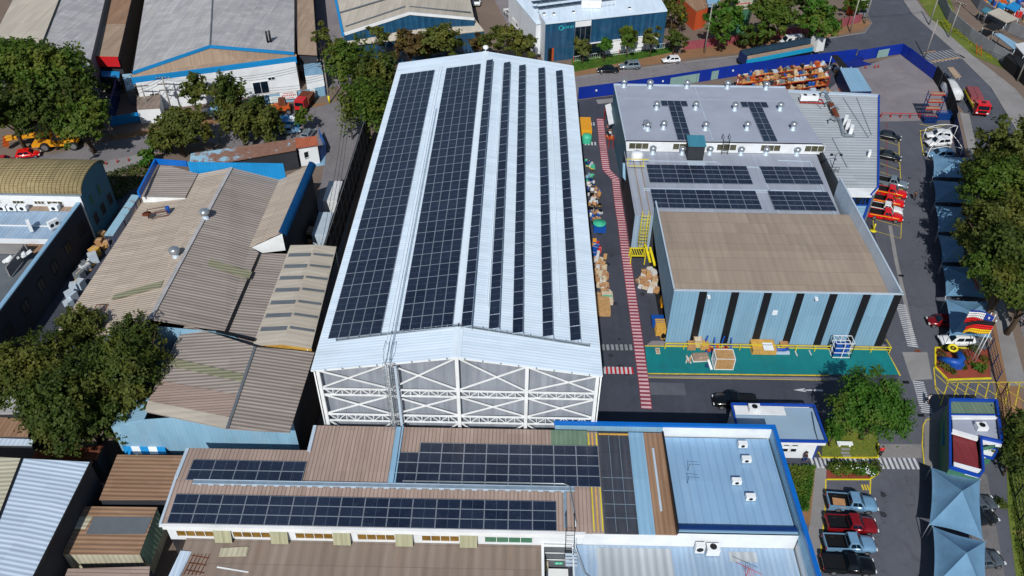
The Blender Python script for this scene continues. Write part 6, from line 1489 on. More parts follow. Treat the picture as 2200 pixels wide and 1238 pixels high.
def onwall(t,z,o=.05): p=a+dv*L_*t+Vector((0,.1,0))+nn*o; return Vector((p.x,p.y,z))
def wq(t0,t1,z0,z1,mat,nm,o=.06): m=MB(); m.poly([onwall(t0,z0,o),onwall(t1,z0,o),onwall(t1,z1,o),onwall(t0,z1,o)],0,(0,0,1)); return m.build(nm,M[mat],gl)
wq(.24,.37,7.0,8.2,'white','white_panel'); g_=wq(.24,.37,.2,6.9,'glass','entrance_glazing'); m=MB()
for t in (.24,.285,.325,.37): m.beam(onwall(t,.2,.1),onwall(t,6.9,.1),.1)
m.beam(onwall(.24,3.4,.1),onwall(.37,3.4,.1),.12); m.build('mullions',M['wallgrey'],gl)
wq(.37,.48,.2,2.9,'glass','service_door'); wq(.49,.95,.2,3.2,'white','ground_floor_panel',.05); m=MB(); m.beam(onwall(.37,3.1,.1),onwall(.95,3.4,.1),.2); m.build('canopy_edge',M['white'],gl)
wq(.03,.06,.1,3.0,'black','side_door'); wq(.06,.075,.1,3.0,'orange','door_leaf')
# teal logo ring and lettering
def text3(body,loc,size,mat,rz,parent,name='sign_lettering',tilt=90,ext=.02):
    cu=bpy.data.curves.new(name,'FONT'); cu.body=body; cu.size=size; cu.extrude=ext; cu.materials.append(M[mat]); cu.align_x='CENTER'; cu.align_y='CENTER'
    o=bpy.data.objects.new(name,cu); COL.objects.link(o); o.parent=parent; o.location=Vector(loc)-(wloc(parent) if parent else Vector()); o.rotation_euler=(rad(tilt),0,rz); return o
sg=MB(); cc=onwall(.125,7.2,.12); R_=.45
for k in range(20):
    a0,a1=2*math.pi*k/20,2*math.pi*(k+1)/20; sg.beam(cc+dv*math.cos(a0)*R_+Vector((0,0,math.sin(a0)*R_)),cc+dv*math.cos(a1)*R_+Vector((0,0,math.sin(a1)*R_)),.16,.08)
M['signteal']=plain('teal sign','#35b5b8',.5,.05); lg=sg.build('logo_ring',M['signteal'],gl); sg=MB(); [sg.beam(onwall(.148+.0125*k,7.0,.12),onwall(.148+.0125*k+(.006 if k%3==1 else 0),7.45+.1*(k%2),.12),.1,.06) for k in range(7)]; [sg.beam(onwall(.148+.025*k,7.02+.2*(k%2),.12),onwall(.158+.025*k,7.02+.2*(k%2),.12),.08,.06) for k in range(3)]; sg.build('sign_lettering',M['signteal'],gl)
m=MB(); q=WL([(1170,-5,9.3),(1240,-26,9.3),(1150,-30,9.3)],9.3); 
P_=WL([(1155,15,ZK+.1),(1232,-15,ZK+.1),(1160,-40,ZK+.1),(1100,-40,ZK+.1)]);
solar_array('dark solar rows on the white roof of the glass fronted office',W(1158,22,ZK+.1),(.93,.36,0),(-.36,.93,0),[(c,r_) for c in range(9) for r_ in (0,2)],2.0,1.6,'y' if False else 'x',100,group=None)
for px,py,l,s_ in ((1270,10,'grey rooftop cooling unit on the glass fronted office',3.2),): p=W(px,py,ZK+.5); ac_unit(l,(p.x,p.y,ZK),0,(4.2,1.8,1.6),None,3,top=True)
for px,py in ((1169,32),(1190,32),(1232,28),(1352,20)): p=W(px,py,ZK+.2); ac_unit('small round roof fan in the row along the office roof front edge',(p.x,p.y,ZK),.3,(.7,.7,.45),'small roof fans on the office front edge',1,top=True)
ra=thing('roof_railing',W(1280,17,ZK),'thin white railing on the front of the glass office roof','railing'); m=MB(); a_,b_=W(1262,19,ZK),W(1322,13,ZK)
for z in (.5,1.0): m.beam(a_+Vector((0,0,z)),b_+Vector((0,0,z)),.06)
for k in range(8): p=a_.lerp(b_,k/7); m.beam(p,p+Vector((0,0,1)),.06)
m.build('railing_bars',M['white'],ra)
e=simplebld('loading_shed','pale metal shed with a red shuttered side beside the vans',[(1100,-60,7),(1158,-60,7),(1172,48,7),(1152,52,7),(1092,-20,7)],'hallroof',(0,1,0),'whitewall')
q=WL([(1103,12),(1124,50)],0); m=MB(); m.beam((q[0].x+.0,q[0].y,2.0),(q[1].x,q[1].y,2.0),.12,4.0); m.build('red_shutter',M['redroof'],e)
# orange brick house and neighbours
e=bld('orange_brick_house',W(1490,45),'orange painted house with brown lean roof behind the tall pole'); P_=WL([(1455,-60,5),(1500,-60,5),(1521,16,4.6),(1496,24,4.6),(1470,0,4.6)]); m=MB(); m.slab(P_,.2,0,(0,1,0)); m.build('roof',M['rusty'],e); wallp(e,[p-Vector((0,0,.2)) for p in P_],'brick'); m=MB(); m.slab(WL([(1500,-60,4.8),(1560,-60,4.8),(1545,12,4.4),(1522,14,4.4)]),.2,0,(0,1,0)); m.build('roof',M['ltblueroof'],e)
e=simplebld('cream_green_building','cream roofed building with green and red lined wall among the trees',[(1575,-60,6),(1640,-60,6),(1612,18,6),(1578,22,6)],'creamroof',(0,1,0),'greenfl'); m=MB(); q=WL([(1578,10,6.05),(1612,6,6.05)]); m.beam(q[0],q[1],.3,.06); m.build('red_band',M['redpl'],e)
simplebld('orange_stall','small orange roofed stall behind the twin white posts',[(1824,-12,3),(1850,-12,3),(1848,6,3),(1826,6,3)],'brick',(0,1,0),'brick',cat='stall')
# distant low sheds to close the top edge
# ================================================================ FENCES
bf=[W(1242,214),W(1320,204),W(1430,188),W(1590,163),W(1700,147),W(1835,130)]
e=fence('cobalt blue solid fence along the street north of the vented hall',bf,2.55,'bluefence','navy',name='solid_fence')
def patch(e,a,b,h0,h1,mat,off=-.06,name='gate_panel'):
    m=MB(); d=(b-a).normalized(); n=Vector((d.y,-d.x,0))*abs(off); m.poly([(a.x+n.x,a.y+n.y,h0),(b.x+n.x,b.y+n.y,h0),(b.x+n.x,b.y+n.y,h1),(a.x+n.x,a.y+n.y,h1)]); return m.build(name,M[mat],e)
M['palegreen']=plain('pale green sheet','#7c9a96',.6,.06,.5,dirt='#88a29c')
def onf(pts,px):
    for i in range(len(pts)-1):
        pass
for (p,q) in (((1438,187),(1468,182)),((1468,182),(1500,177)),((1526,173),(1556,168))): patch(e,W(*p),W(*q),.1,2.0,'palegreen')
for px,py in ((1280,209),(1422,189),(1572,166)): a=W(px,py); m=MB(); m.box((a.x,a.y-.1,1.5),(.3,.04,.35)); m.build('fence_notice',M['white'],e)
e=fence('cobalt blue fence pieces with pale green gate at the northeast corner',[W(1838,132),W(1905,121),W(1934,117),W(1948,127)],2.4,'bluefence','navy',name='solid_fence'); patch(e,W(1882,126),W(1906,122),.1,1.9,'palegreen')
fence('cobalt and pale green fence running down the east side of the concrete yard',[W(1948,127),W(2004,171)],2.5,'bluefence','navy',name='solid_fence'); e=bpy.data.objects[-1] if False else None
cc_=thing('leaning_panel_stack',W(1860,138),'pile of fallen cobalt blue fence panels at the yard corner','fence panels'); m=MB()
for k,(pts) in enumerate(([(1805,136,2.0),(1845,128,2.2),(1873,138,.3),(1822,146,.3)],[(1810,128,1.2),(1850,120,1.6),(1858,128,.3),(1815,136,.3)])): m.slab(WL(pts),.06,0)
m.build('fallen_panels',M['bluefence'],cc_)
fence('black netted fence curving along the eastern pavement',[W(2004,171),W(2027,205),W(2041,243),W(2047,272)],3.0,'blackcloth','wallgrey',name='netted_fence')
fence('navy fence beside the eastern parking bays',[W(2047,272),W(2062,345),W(2078,470),W(2100,640)],2.3,'navyfence','navy',name='solid_fence')
fence('dark steel lattice fence beside the flower bed and gate lane',[W(2104,650),W(2124,752),W(2140,822)],2.0,'navyfence','navy',name='lattice_fence',mesh=True,rails=3)
fence('black lattice gate and fence right of the gatehouse',[W(2150,850),W(2165,960),W(2172,1020),W(2190,1120),W(2205,1250)],2.2,'blackcloth','black',name='lattice_fence',mesh=True,rails=3)
fence('blue street railing fence before the blue trimmed warehouse',[W(455,250),W(575,226),W(650,216),W(700,206)],2.0,'wallblue2','royal',name='railing_fence',rails=2)
e=fence('blue painted street gate at the far west courtyard',[W(240,272),W(300,262),W(350,252)],1.9,'cyan','blue',name='street_gate',cat='gate')
e=thing('alley_side_wall',W(285,240),'dark blue wall running up the far west courtyard','wall'); q=WL([(283,262),(296,215),(287,180)]); m=MB(); boxrow(m,[Vector((k.x,k.y,0)) for k in WL([(283-40,262),(256,215),(262,175)])],.3,3); m.build('wall_body',M['navy'],e)
# signboards on the street railing
for px,py,w,h,l,tx,mt in ((592,215,1.9,1.3,'white and pale teal signboard on the blue street railing','SE VENDE','palegreen'),(621,206,3.2,1.5,'large white signboard with red lettering on the blue street railing','MATERIALES','redpl'),(673,200,.9,1.6,'narrow white notice on the blue street railing','AVISO','greenfl')):
    p=W(px,py,1.4); f=W(px,py+6,0); yy_=p.y; e=thing('signboard',(p.x,yy_,0),l,'sign'); m=MB(); m.box((p.x,yy_-.25,1.6),(w,.05,h),rad(16)); b_=m.build('board',M['white'],e); q_=MB(); R_=Matrix.Rotation(rad(16),3,'Z'); [q_.box(Vector((p.x,yy_-.25,1.6))+R_@Vector((-w*.38+w*.76*k/7,-.04,(.0 if h<1.6 else .1)+.05*(k%2))),(w*.055,.02,h*.22),rad(16)) for k in range(8)]; [q_.box(Vector((p.x,yy_-.25,1.6))+R_@Vector((0,-.04,s_*h*.33)),(w*.6,.02,h*.07),rad(16)) for s_ in (-1,1)]; q_.build('sign_lettering',M[mt],e)
# NE concrete post and panel walls
def postwall(label,pts,h,mat='ribgrey'):
    return fence(label,pts,h,'wallblock','whitepl',name='precast_wall',cat='wall',w=.12,post=2.2)
M['wallblock']=plain('precast slab wall','#86888e',.8,.14,.5,dirt='#6f6a68')
postwall('precast concrete slab wall nearest the eastern road bend',[W(1985,-60),W(2035,45),W(2080,85),W(2130,120),W(2165,140)],2.6)
postwall('second precast slab wall in front of the scrap yard',[W(2040,-60),W(2100,20),W(2165,70),W(2300,140)],2.6)
fence('faded red street wall below the big green trees',[W(1470,108),W(1560,96),W(1660,84),W(1780,64),W(1848,48)],1.9,'pinkwall','pinkwall',name='street_wall',cat='wall',w=.2)
fence('low white railing fence on the lawn before the glass office',[W(1232,133),W(1330,118),W(1440,102)],1.2,'white','brick',name='garden_railing',mesh=True,rails=1,post=6)
# ================================================================ SCRAP RACKS
palp=['card','card2','wood','wood','rust','steel','whitepl','black','card','pale','rust','steel','walldark','bluepl','orange']
palp=[k if not k.startswith('clay') else 'rust' for k in palp]
BOX=[]
def boxmesh(mat,k=0):
    m=MB()
    if k==0: m.box0(0,0,0,1,1,1); m.box0(.0,0,1.0,.96,.1,.012,mi=1)
    elif k==1: m.box0(0,0,0,1,1,.12,mi=1); m.box0(-.2,.1,.12,.5,.6,.7); m.box0(.28,-.1,.12,.4,.7,.5); m.box0(.1,.3,.12,.5,.3,.9)
    else: m.lathe((0,0,0),[(.45,0),(.5,.1),(.5,.85),(.44,.95),(.1,.98)],12); m.box0(0,0,.97,.3,.3,.04,mi=1)
    o=m.build('tmp',[M[mat],M['wood2' if k else 'card2']],None,origin=(0,0,0)); me=o.data; bpy.data.objects.remove(o); return me
BM={}
def goods(name,label,cat,group,mat,p,s,rz=0,k=0):
    if (mat,k) not in BM: BM[(mat,k)]=boxmesh(mat,k)
    o=bpy.data.objects.new(name,BM[(mat,k)]); COL.objects.link(o); o.location=p; o.scale=s; o.rotation_euler[2]=rz; tag(o,label,cat,group); return o
rows=[((1588,165),(1772,139)),((1590,178),(1776,152)),((1612,188),(1780,163)),((1690,192),(1806,190))]
for ri,(pa,pb) in enumerate(rows):
    a=W(*pa,3.3); b=W(*pb,3.3); a.z=b.z=0; d=(b-a); L_=d.length; d.normalize(); n=Vector((-d.y,d.x,0)); nm=['northernmost','second','third','southern']; 
    e=thing('pallet_rack',a,nm[ri]+' orange and red steel pallet rack in the scrap store','pallet rack','pallet racks in the scrap store')
    H_=3.2 if ri<3 else 2.4; nb=max(2,int(L_/2.9)); 
    for k in range(nb+1):
        p=a+d*L_*k/nb; m=MB()
        for s in (-.5,.5): m.beam(p+n*s,p+n*s+Vector((0,0,H_+.5)),.1)
        for z in (.6,1.6,2.6): m.beam(p-n*.5+Vector((0,0,z)),p+n*.5+Vector((0,0,z+.4)),.06)
        m.build('upright',M['orange' if k%2 else 'red'],e)
    for z in (H_*.5,H_):
        for s in (-.5,.5): m=MB(); m.beam(a+n*s+Vector((0,0,z)),b+n*s+Vector((0,0,z)),.09,.16); m.build('beam',M['orange' if s>0 else 'red'],e)
        m=MB(); m.beam(a+Vector((0,0,z+.05)),b+Vector((0,0,z+.05)),1.0,.04); m.build('shelf_deck',M['wood'],e)
    for z in (H_*.5+.08,H_+.08,.02):
        k=0; s=.4
        while s<L_-.5:
            w=RND.uniform(.45,1.15); mt=RND.choice(palp); p=a+d*(s+w/2)+n*RND.uniform(-.12,.12)+Vector((0,0,z))
            if RND.random()<.88: goods(RND.choice(['scrap_part','crate','machine_part']),'assorted scrap part stacked on the %s pallet rack'%nm[ri],'scrap','scrap parts on the %s rack'%nm[ri],mt,p,(w*.95,RND.uniform(.6,1.0),RND.uniform(.25,.95)),math.atan2(d.y,d.x)+RND.uniform(-.2,.2),RND.choice([0,1,1,2]))
            s+=w
sw=thing('rack_screen_wall',W(1680,150),'white topped screen wall behind the scrap racks','wall'); m=MB(); boxrow(m,[Vector((p.x,p.y,0)) for p in WL([(1586,161),(1770,135),(1776,139)],3.4)],.15,3.4); m.build('wall_body',M['whitewall'],sw)
sw=thing('dark_store_tent',W(1775,160),'dark netted store between the racks and the pale blue shed','store'); a=W(1778,152); m=MB(); m.slab([(a.x,a.y,3.4),(a.x+1.4,a.y+.5,3.3),(a.x+2.6,a.y-5,2.6),(a.x+.6,a.y-5,2.8)],.08); m.build('net_roof',M['blackcloth'],sw); m=MB(); 
for p in ((a.x,a.y),(a.x+1.4,a.y+.5),(a.x+2.6,a.y-5),(a.x+.6,a.y-5)): m.tube((*p,0),(*p,3.2),.07,n=6)
m.build('post',M['pale'],sw)
for k in range(26): p=W(1790+k*1.6+RND.uniform(-5,5),148+k*1.7,0); goods('scrap_part','loose scrap part heaped beside the dark netted store','scrap','loose scrap beside the netted store',RND.choice(palp),p,(RND.uniform(.5,1.2),RND.uniform(.5,1),RND.uniform(.3,1.4)),RND.uniform(0,3),RND.choice([0,1,2]))
# red shelving frame on the yard
rk=thing('steel_shelving_frame',W(2000,240),'empty red and black shelving frame standing on the concrete yard','shelving'); a=W(1979,259); L_=W(2012,259).x-a.x; D_=.4
for x in (0,L_):
    m=MB(); 
    for s in (0,1.1): m.beam((a.x+x,a.y+s,0),(a.x+x,a.y+s,5.6),.12)
    for k in range(5): m.beam((a.x+x,a.y,.3+k*1.1),(a.x+x,a.y+1.1,.9+k*1.1),.06)
    m.build('upright',M['navy'],rk)
for z in (.8,2.3,3.8,5.3): 
    m=MB(); 
    for s in (0,1.1): m.beam((a.x,a.y+s,z),(a.x+L_,a.y+s,z),.08,.22)
    m.build('beam',M['red'],rk)
    m=MB(); m.box((a.x+L_/2,a.y+.55,z+.02),(L_,.95,.05)); m.build('shelf',M['beige'],rk)
for l,px,py in (('navy pallet cage at the foot of the red shelving frame',1995,262),('blue pallet cage beside the navy fence',2025,255)):
    p=W(px,py); e=thing('pallet_cage',p,l,'pallet cage'); m=MB()
    for z in (.1,.5,.9,1.3):
        c=[p+Vector((x,y,z)) for x,y in ((-1.2,-.7),(1.2,-.7),(1.2,.7),(-1.2,.7))]
        for i in range(4): m.beam(c[i],c[(i+1)%4],.07)
    for x in (-1.2,-.6,0,.6,1.2):
        for y in (-.7,.7): m.beam(p+Vector((x,y,0)),p+Vector((x,y,1.3)),.05)
    m.build('cage_frame',M['bluepl' if px>2000 else 'navy'],e); m=MB(); m.box(p+Vector((0,0,.5)),(2.2,1.2,.7)); m.build('cage_load',M['navy'],e)
e=thing('barrier_line',W(1940,258),'long red and white plastic barrier across the yard entrance','barrier'); a=W(1892,252); b=W(1975,254); m=MB(); m.beam(a+Vector((0,0,.9)),b+Vector((0,0,.9)),.06,.1); m.build('barrier_bar',M['redpl'],e); m=MB()
for k in range(5): p=a.lerp(b,k/4); m.box0(p.x,p.y,0,.25,.25,.9,taper=.4)
m.build('barrier_foot',M['red'],e)
for px,py in ((1859,147),(1879,146),(1886,145),(229,353),(253,349),(277,346)):
    cone({1859:'orange cone alone beside the pale blue shed',1879:'left one of the cone pair on the concrete yard',1886:'right one of the cone pair on the concrete yard',229:'westernmost of three red cones on the pale kerb strip',253:'middle of three red cones on the pale kerb strip',277:'easternmost of three red cones on the pale kerb strip'}[px],px,py,'traffic cones')
# ================================================================ GOODS in the alley beside the hall
def heap(n,x0,x1,y0,y1,mats,name,label,cat,group,smin=.35,smax=.9,stack=.45,kinds=(0,)):
    for i in range(n):
        py=RND.uniform(y0,y1); px=RND.uniform(x0,x1)+(py-500)*.055
        p=W(px,py,0); z=RND.choice([0,0,.5]) if RND.random()<stack else 0
        s=RND.uniform(smin,smax); goods(name,label,cat,group,RND.choice(mats),(p.x,p.y,.05+z),(s,s*RND.uniform(.6,1.3),RND.uniform(.25,.8)),RND.uniform(-.5,.5),RND.choice(kinds))
heap(64,1268,1292,403,482,['bluepl','bluepl','whitepl','card','black'],'plastic_bag','blue and white sack in the northern heap along the hall wall','sack','sacks in the northern heap',smin=.25,smax=.8,kinds=(1,2,0))
heap(26,1266,1282,350,402,['wallblue2','navy','greenpl','whitepl'],'coiled_hose','teal and dark bundle in the far heap along the hall wall','bundle','bundles in the far heap',kinds=(1,2))
heap(66,1274,1300,560,655,['card','card2','wood','whitepl','card'],'cardboard_box','brown cardboard box in the southern heap along the hall wall','cardboard box','boxes in the southern heap',.28,.8)
heap(26,1270,1284,522,568,['bluepl','bluepl','redpl','yellowpl','whitepl'],'plastic_crate','blue plastic crate in the middle heap along the hall wall','crate','crates in the middle heap')
heap(40,1366,1408,583,628,['card2','card','wood','whitepl','card'],'cardboard_box','pale cardboard carton on pallets beside the striped workshop door','cardboard box','cartons beside the workshop door',.5,1.0)
for px,py,w,d,h,l,mt in ((1293,665,2.1,3.2,.9,'large brown wooden case at the south end of the box heap','clay'),(1304,647,1.5,2.0,.8,'pale case with green strap beside the large brown one','card2')):
    p=W(px,py); m=MB(); m.box0(p.x,p.y,.12,w,d,h); 
    e=thing('packing_case',p,l,'packing case'); m.build('case_body',M['wood' if mt=='clay' else mt],e); m=MB(); 
    for k in (-.3,0,.3): m.box0(p.x,p.y+d*k,0,w,.12,.12)
    m.build('runner',M['wood2'],e)
    if mt=='card2': m=MB(); m.box0(p.x,p.y,.93,w*.9,.3,.03); m.build('strap',M['greenpl'],e)
p=W(1287,490); e=thing('green_reel',p,'round pale green reel on a blue pallet by the hall wall','cable reel'); m=MB(); m.lathe(p+Vector((0,0,.9)),[(1.0,0),(1.05,.08),(1.0,.16),(.5,.18),(.45,.24),(.02,.22)],18); m.build('reel_disc',M['greenpl'],e); m=MB(); m.box0(p.x,p.y-.4,0,1.9,1.9,.85); m.build('blue_pallet_load',M['bluepl'],e)
p=W(1256,287); e=thing('amber_container',p,'amber container with green lid at the north end of the alley','container'); m=MB(); m.box0(p.x,p.y,.2,2.3,5.0,1.9,taper=.94); m.build('container_body',M['yellowpl'],e,bevel=.08); m=MB(); m.lathe(p+Vector((.2,-3.1,0)),[(.9,0),(.95,1.0),(.8,1.5),(.1,1.6)],12); m.build('green_cover',M['greenpl'],e)
p=W(1312,245); e=thing('tool_shelter',p,'white-roofed store shelter with scrap shelves beside the vented hall','shelter'); a=W(1300,226,3.0);b=W(1320,272,2.8); m=MB(); m.slab(WL([(1300,226),(1312,222),(1321,264),(1308,268)],2.8),.1); m.build('shelter_roof',M['white'],e)
m=MB(); 
for x,y in ((a.x+.1,a.y-.1),(b.x-1.1,a.y-.1),(a.x+.1,b.y-3),(b.x-.3,b.y-3)): m.beam((x,y,0),(x,y,2.8),.12)
m.build('post',M['red'],e)
for k in range(16): p_=W(1304+RND.uniform(0,12),283+RND.uniform(-16,18)); goods('scrap_part','grey machine part piled below the white shelter','scrap','machine parts below the white shelter',RND.choice(['steel','black','pale','orange','rust','card']),p_,(RND.uniform(.5,1),RND.uniform(.5,1),RND.uniform(.3,.9)),RND.uniform(0,2),RND.choice([0,1,2]))
p=W(1342,390); e=thing('roof_chute',W(1340,372),'pale blue fabric covered chute at the corner of the grey workshop','chute'); m=MB(); q=WL([(1338,350,5.6),(1352,352,5.6),(1350,395,3.8),(1338,380,4.2)]); m.slab(q,.15); m.build('chute_cover',M['ltblueroof'],e); m=MB(); q=WL([(1336,362,3),(1350,396,3.6),(1336,405,1.5)]); m.slab(q,.12); m.build('chute_flap',M['blackpaint'],e)
# forklift-like yellow machine + blue bin near the workshop corner
p=W(1424,657); e=thing('yellow_pump',p,'small yellow machine standing in the dark workshop opening','machine'); m=MB(); m.box0(p.x,p.y,.2,.8,1.4,1.2,taper=.8); m.build('machine_body',M['yellowpl'],e,bevel=.08); m=MB(); m.box0(p.x,p.y,0,.9,1.2,.25); m.build('machine_base',M['black'],e)
p=W(1417,712); e=thing('blue_trolley',W(1411,702),'blue trolley behind the stack of yellow pallets','trolley'); q=W(1411,700); m=MB(); m.box0(q.x,q.y,.3,1.5,1.4,1.0,taper=1.1); m.build('trolley_tub',M['bluepl'],e); m=MB()
for s in (-1,1):
    for t in (-1,1): m.lathe((q.x+s*.5,q.y+t*.5,0),[(.12,0),(.15,.15),(.1,.3)],8)
m.build('wheel',M['tyre'],e)
e=thing('pallet_stack',p,'tall stack of yellow pallets by the workshop corner','pallets')
for k in range(9):
    m=MB(); z=k*.15
    for j in range(6): m.box((p.x,p.y-.9+j*.36,z+.12),(1.3,.24,.03))
    for x in (-.55,0,.55): m.box((p.x+x,p.y,z+.05),(.12,2.0,.1))
    m.build('pallet',M['wood2'],e)
heap(8,1410,1416,722,731,['steel','pale','black'],'metal_scrap','small metal scrap below the yellow pallet stack','scrap','metal scrap below the pallets',.2,.5,0,(1,))
# goods on the teal floor
def crate(label,px,py,w,d,h,mat='wood2',name='wooden_crate',slats=True,rz=0,cat='crate'):
    p=W(px,py); e=thing(name,p,label,cat); m=MB(); m.box((p.x,p.y,h/2+.1),(w,d,h-.05),rz); m.build('crate_body',M[mat],e)
    m=MB(); n=max(3,int(w/.3))
    for k in range(n+1): x=-w/2+w*k/n; m.box((p.x+x,p.y-d/2-.02,h/2+.1),(.08,.04,h))
    for s in (-1,1): m.box((p.x,p.y+s*d/2,h+.1),(w+.05,.08,.08)); m.box((p.x+s*w/2,p.y,h+.1),(.08,d,.08))
    for k in range(3): m.box((p.x-w/2+w*k/2,p.y,.05),(.12,d,.1))
    m.build('slats',M['wood'],e); return e
crate('long yellow timber crate under the guard rail',1637,752,3.0,2.0,.8); p=W(1650,745,1.0); m=MB(); m.box((p.x,p.y,1.02),(1.3,1.4,.05)); tag(m.build('white_board',M['white'],None),'white board lying on the long yellow crate','board')
crate('small brown crate at the left of the goods row on the teal floor',1484,748,.9,1.0,.7,'card'); crate('pale wrapped carton between two small crates on the teal floor',1497,742,1.0,1.2,1.1,'card2',cat='carton'); crate('yellow slatted crate beside the blue machine frames',1512,747,1.0,1.2,.6,'wood2')
crate('short brown crate next to the coiled blue hose',1683,746,1.0,1.0,.5,'card')
wc=thing('white_slatted_cage',W(1554,782),'white steel cage filled with pale timber boards on the teal floor','cage'); p=W(1554,795); w_,d_,h_=2.4,1.8,1.9
m=MB(); 
for k in range(10):
    m.box((p.x,p.y+d_*k/9-.0,h_),(w_-.15,.12,.06))
    m.box((p.x,p.y,.15+k*h_/10),(w_-.15,.05,.12))
m.build('timber_boards',M['wood'],wc); m=MB(); c=[Vector((p.x+x,p.y+y,0)) for x,y in ((-w_/2,0),(w_/2,0),(w_/2,d_),(-w_/2,d_))]
for z in (.1,h_): 
    for i in range(4): m.beam(c[i]+Vector((0,0,z)),c[(i+1)%4]+Vector((0,0,z)),.1)
for k in c: m.beam(k,k+Vector((0,0,h_)),.1)
for k in range(7):
    for s in (-w_/2,w_/2): m.box((p.x+s,p.y+d_/2,.2+k*.27),(.03,d_,.05))
m.build('cage_frame',M['white'],wc)
wc=thing('white_grid_cage',W(1808,760),'tall white grid cage with blue boxes leaning over the guard rail','cage'); p=W(1806,770); w_,d_,h_=2.35,1.5,2.6; c=[Vector((p.x+x,p.y+y,0)) for x,y in ((-w_/2,0),(w_/2,0),(w_/2,d_),(-w_/2,d_))]; m=MB()
for i in range(4):
    a_,b_=c[i],c[(i+1)%4]
    for k in range(4): z=.15+(h_-.15)*k/3; m.beam(a_+Vector((0,0,z)),b_+Vector((0,0,z)),.07)
    for k in range(3): q=a_.lerp(b_,k/2); m.beam(q,q+Vector((0,0,h_)),.08)
for k in range(1,4): m.beam(Vector((p.x-w_/2+w_*k/4,p.y,h_)),Vector((p.x-w_/2+w_*k/4,p.y+d_,h_)),.05)
m.build('cage_frame',M['white'],wc); m=MB()
for x,z,s in ((-.6,.2,.8),(.3,.2,.9),(-.5,1.1,.9),(.5,1.1,.7)): m.box0(p.x+x,p.y+d_/2,z,s,.9,.7)
m.build('stored_boxes',M['bluepl'],wc)
bm_=thing('blue_machine_frame',W(1540,760),'blue steel machine frames with orange parts behind the slatted cage','machine'); p=W(1540,760); m=MB()
for x0_ in (-1.4,.8):
    for a_,b_ in (((0,0,.3),(0,1.4,.3)),((1.0,0,.3),(1.0,1.4,.3)),((0,0,.3),(1,0,.3)),((0,1.4,.3),(1,1.4,.3)),((0,1.4,.3),(.3,1.8,1.5)),((1,0,.3),(1.2,1.6,1.4))): m.beam(p+Vector((a_[0]+x0_,a_[1],a_[2])),p+Vector((b_[0]+x0_,b_[1],b_[2])),.16)
m.build('machine_frame',M['bluepl'],bm_); m=MB()
for k in range(9): m.box(p+Vector((RND.uniform(-1.2,1.6),RND.uniform(0,1.3),.5)),(.35,.3,.3),RND.uniform(0,2))
m.build('machine_parts',M['brick'],bm_)
e=thing('hose_coil',W(1672,750),'coiled bright blue hose on a grey tray beside the long crate','hose'); p=W(1670,753); m=MB(); m.path([p+Vector((-.9+.0,.8,.5)),p+Vector((-.8,.1,.5)),p+Vector((-.2,-.4,.5)),p+Vector((.7,-.4,.5)),p+Vector((1.3,-.2,.5))],.22,8); m.build('hose_body',M['bluepl'],e); m=MB(); m.box0(p.x+.2,p.y-.2,0,2.4,1.2,.3); m.build('tray',M['pale'],e)
e=thing('tarp_trolley',W(1504,776),'low trolley covered with crumpled brown wrap on the teal floor','trolley'); p=W(1504,772); m=MB(); m.box0(p.x,p.y,.25,2.0,1.2,.35,.1); m.box0(p.x+.2,p.y,.6,1.5,.9,.2,.2,0,.8); m.build('wrapped_load',M['beige'],e); m=MB(); m.box0(p.x,p.y,.15,2.2,1.3,.08,.1); m.build('deck',M['white'],e)
e=thing('flat_sign_panel',W(1413,755),'cream mat with dark red square marks at the west end of the teal floor','mat'); p=W(1413,755); m=MB(); m.box0(p.x,p.y,.04,.55,1.1,.05); m.build('mat_base',M['card2'],e); m=MB(); 
for k in (-.25,0,.25): m.box0(p.x,p.y+k,.09,.36,.12,.008)
m.build('mat_mark',M['rust'],e)
e=thing('timber_offcuts',W(1479,772),'small bundle of pale timber offcuts on the teal floor','timber'); p=W(1479,772); 
for k in range(8): m=MB(); m.box((p.x-.3+k*.08,p.y+RND.uniform(-.3,.3),.1+.03*(k%3)),(.12,1.1,.08),RND.uniform(-.3,.3)); m.build('offcut',M['wood' if k%2 else 'whitepl'],e)
e=thing('white_drum_trolley',W(1525,790),'narrow white folded trolley left of the slatted cage','trolley'); p=W(1526,792); m=MB(); m.beam(p+Vector((-.2,1.0,.6)),p+Vector((.1,-.3,.1)),.3,.12); m.build('trolley_frame',M['white'],e); m=MB(); m.lathe(p+Vector((-.4,.3,0)),[(.2,0),(.25,.2),(.1,.4)],8); m.build('trolley_wheel',M['navy'],e)
for px,py,l in ((1711,765,'left of two white strips painted on the teal floor'),(1741,763,'right of two white strips painted on the teal floor')): kindof(strip('road_marking',WL([(px-3,py-10),(px+2,py+1)]),.16,.056,'whiteline'),'structure')
# guard stanchion
e=thing('yellow_bollard',W(1876,495),'yellow steel stanchion on a round foot at the parking bay corner','bollard'); p=W(1876,496); m=MB(); m.tube(p,p+Vector((0,0,1.3)),.12,n=10); m.build('post',M['yellow'],e); m=MB(); m.lathe(p,[(.5,0),(.5,.06),(.1,.1)],14); m.build('foot',M['yellow'],e)
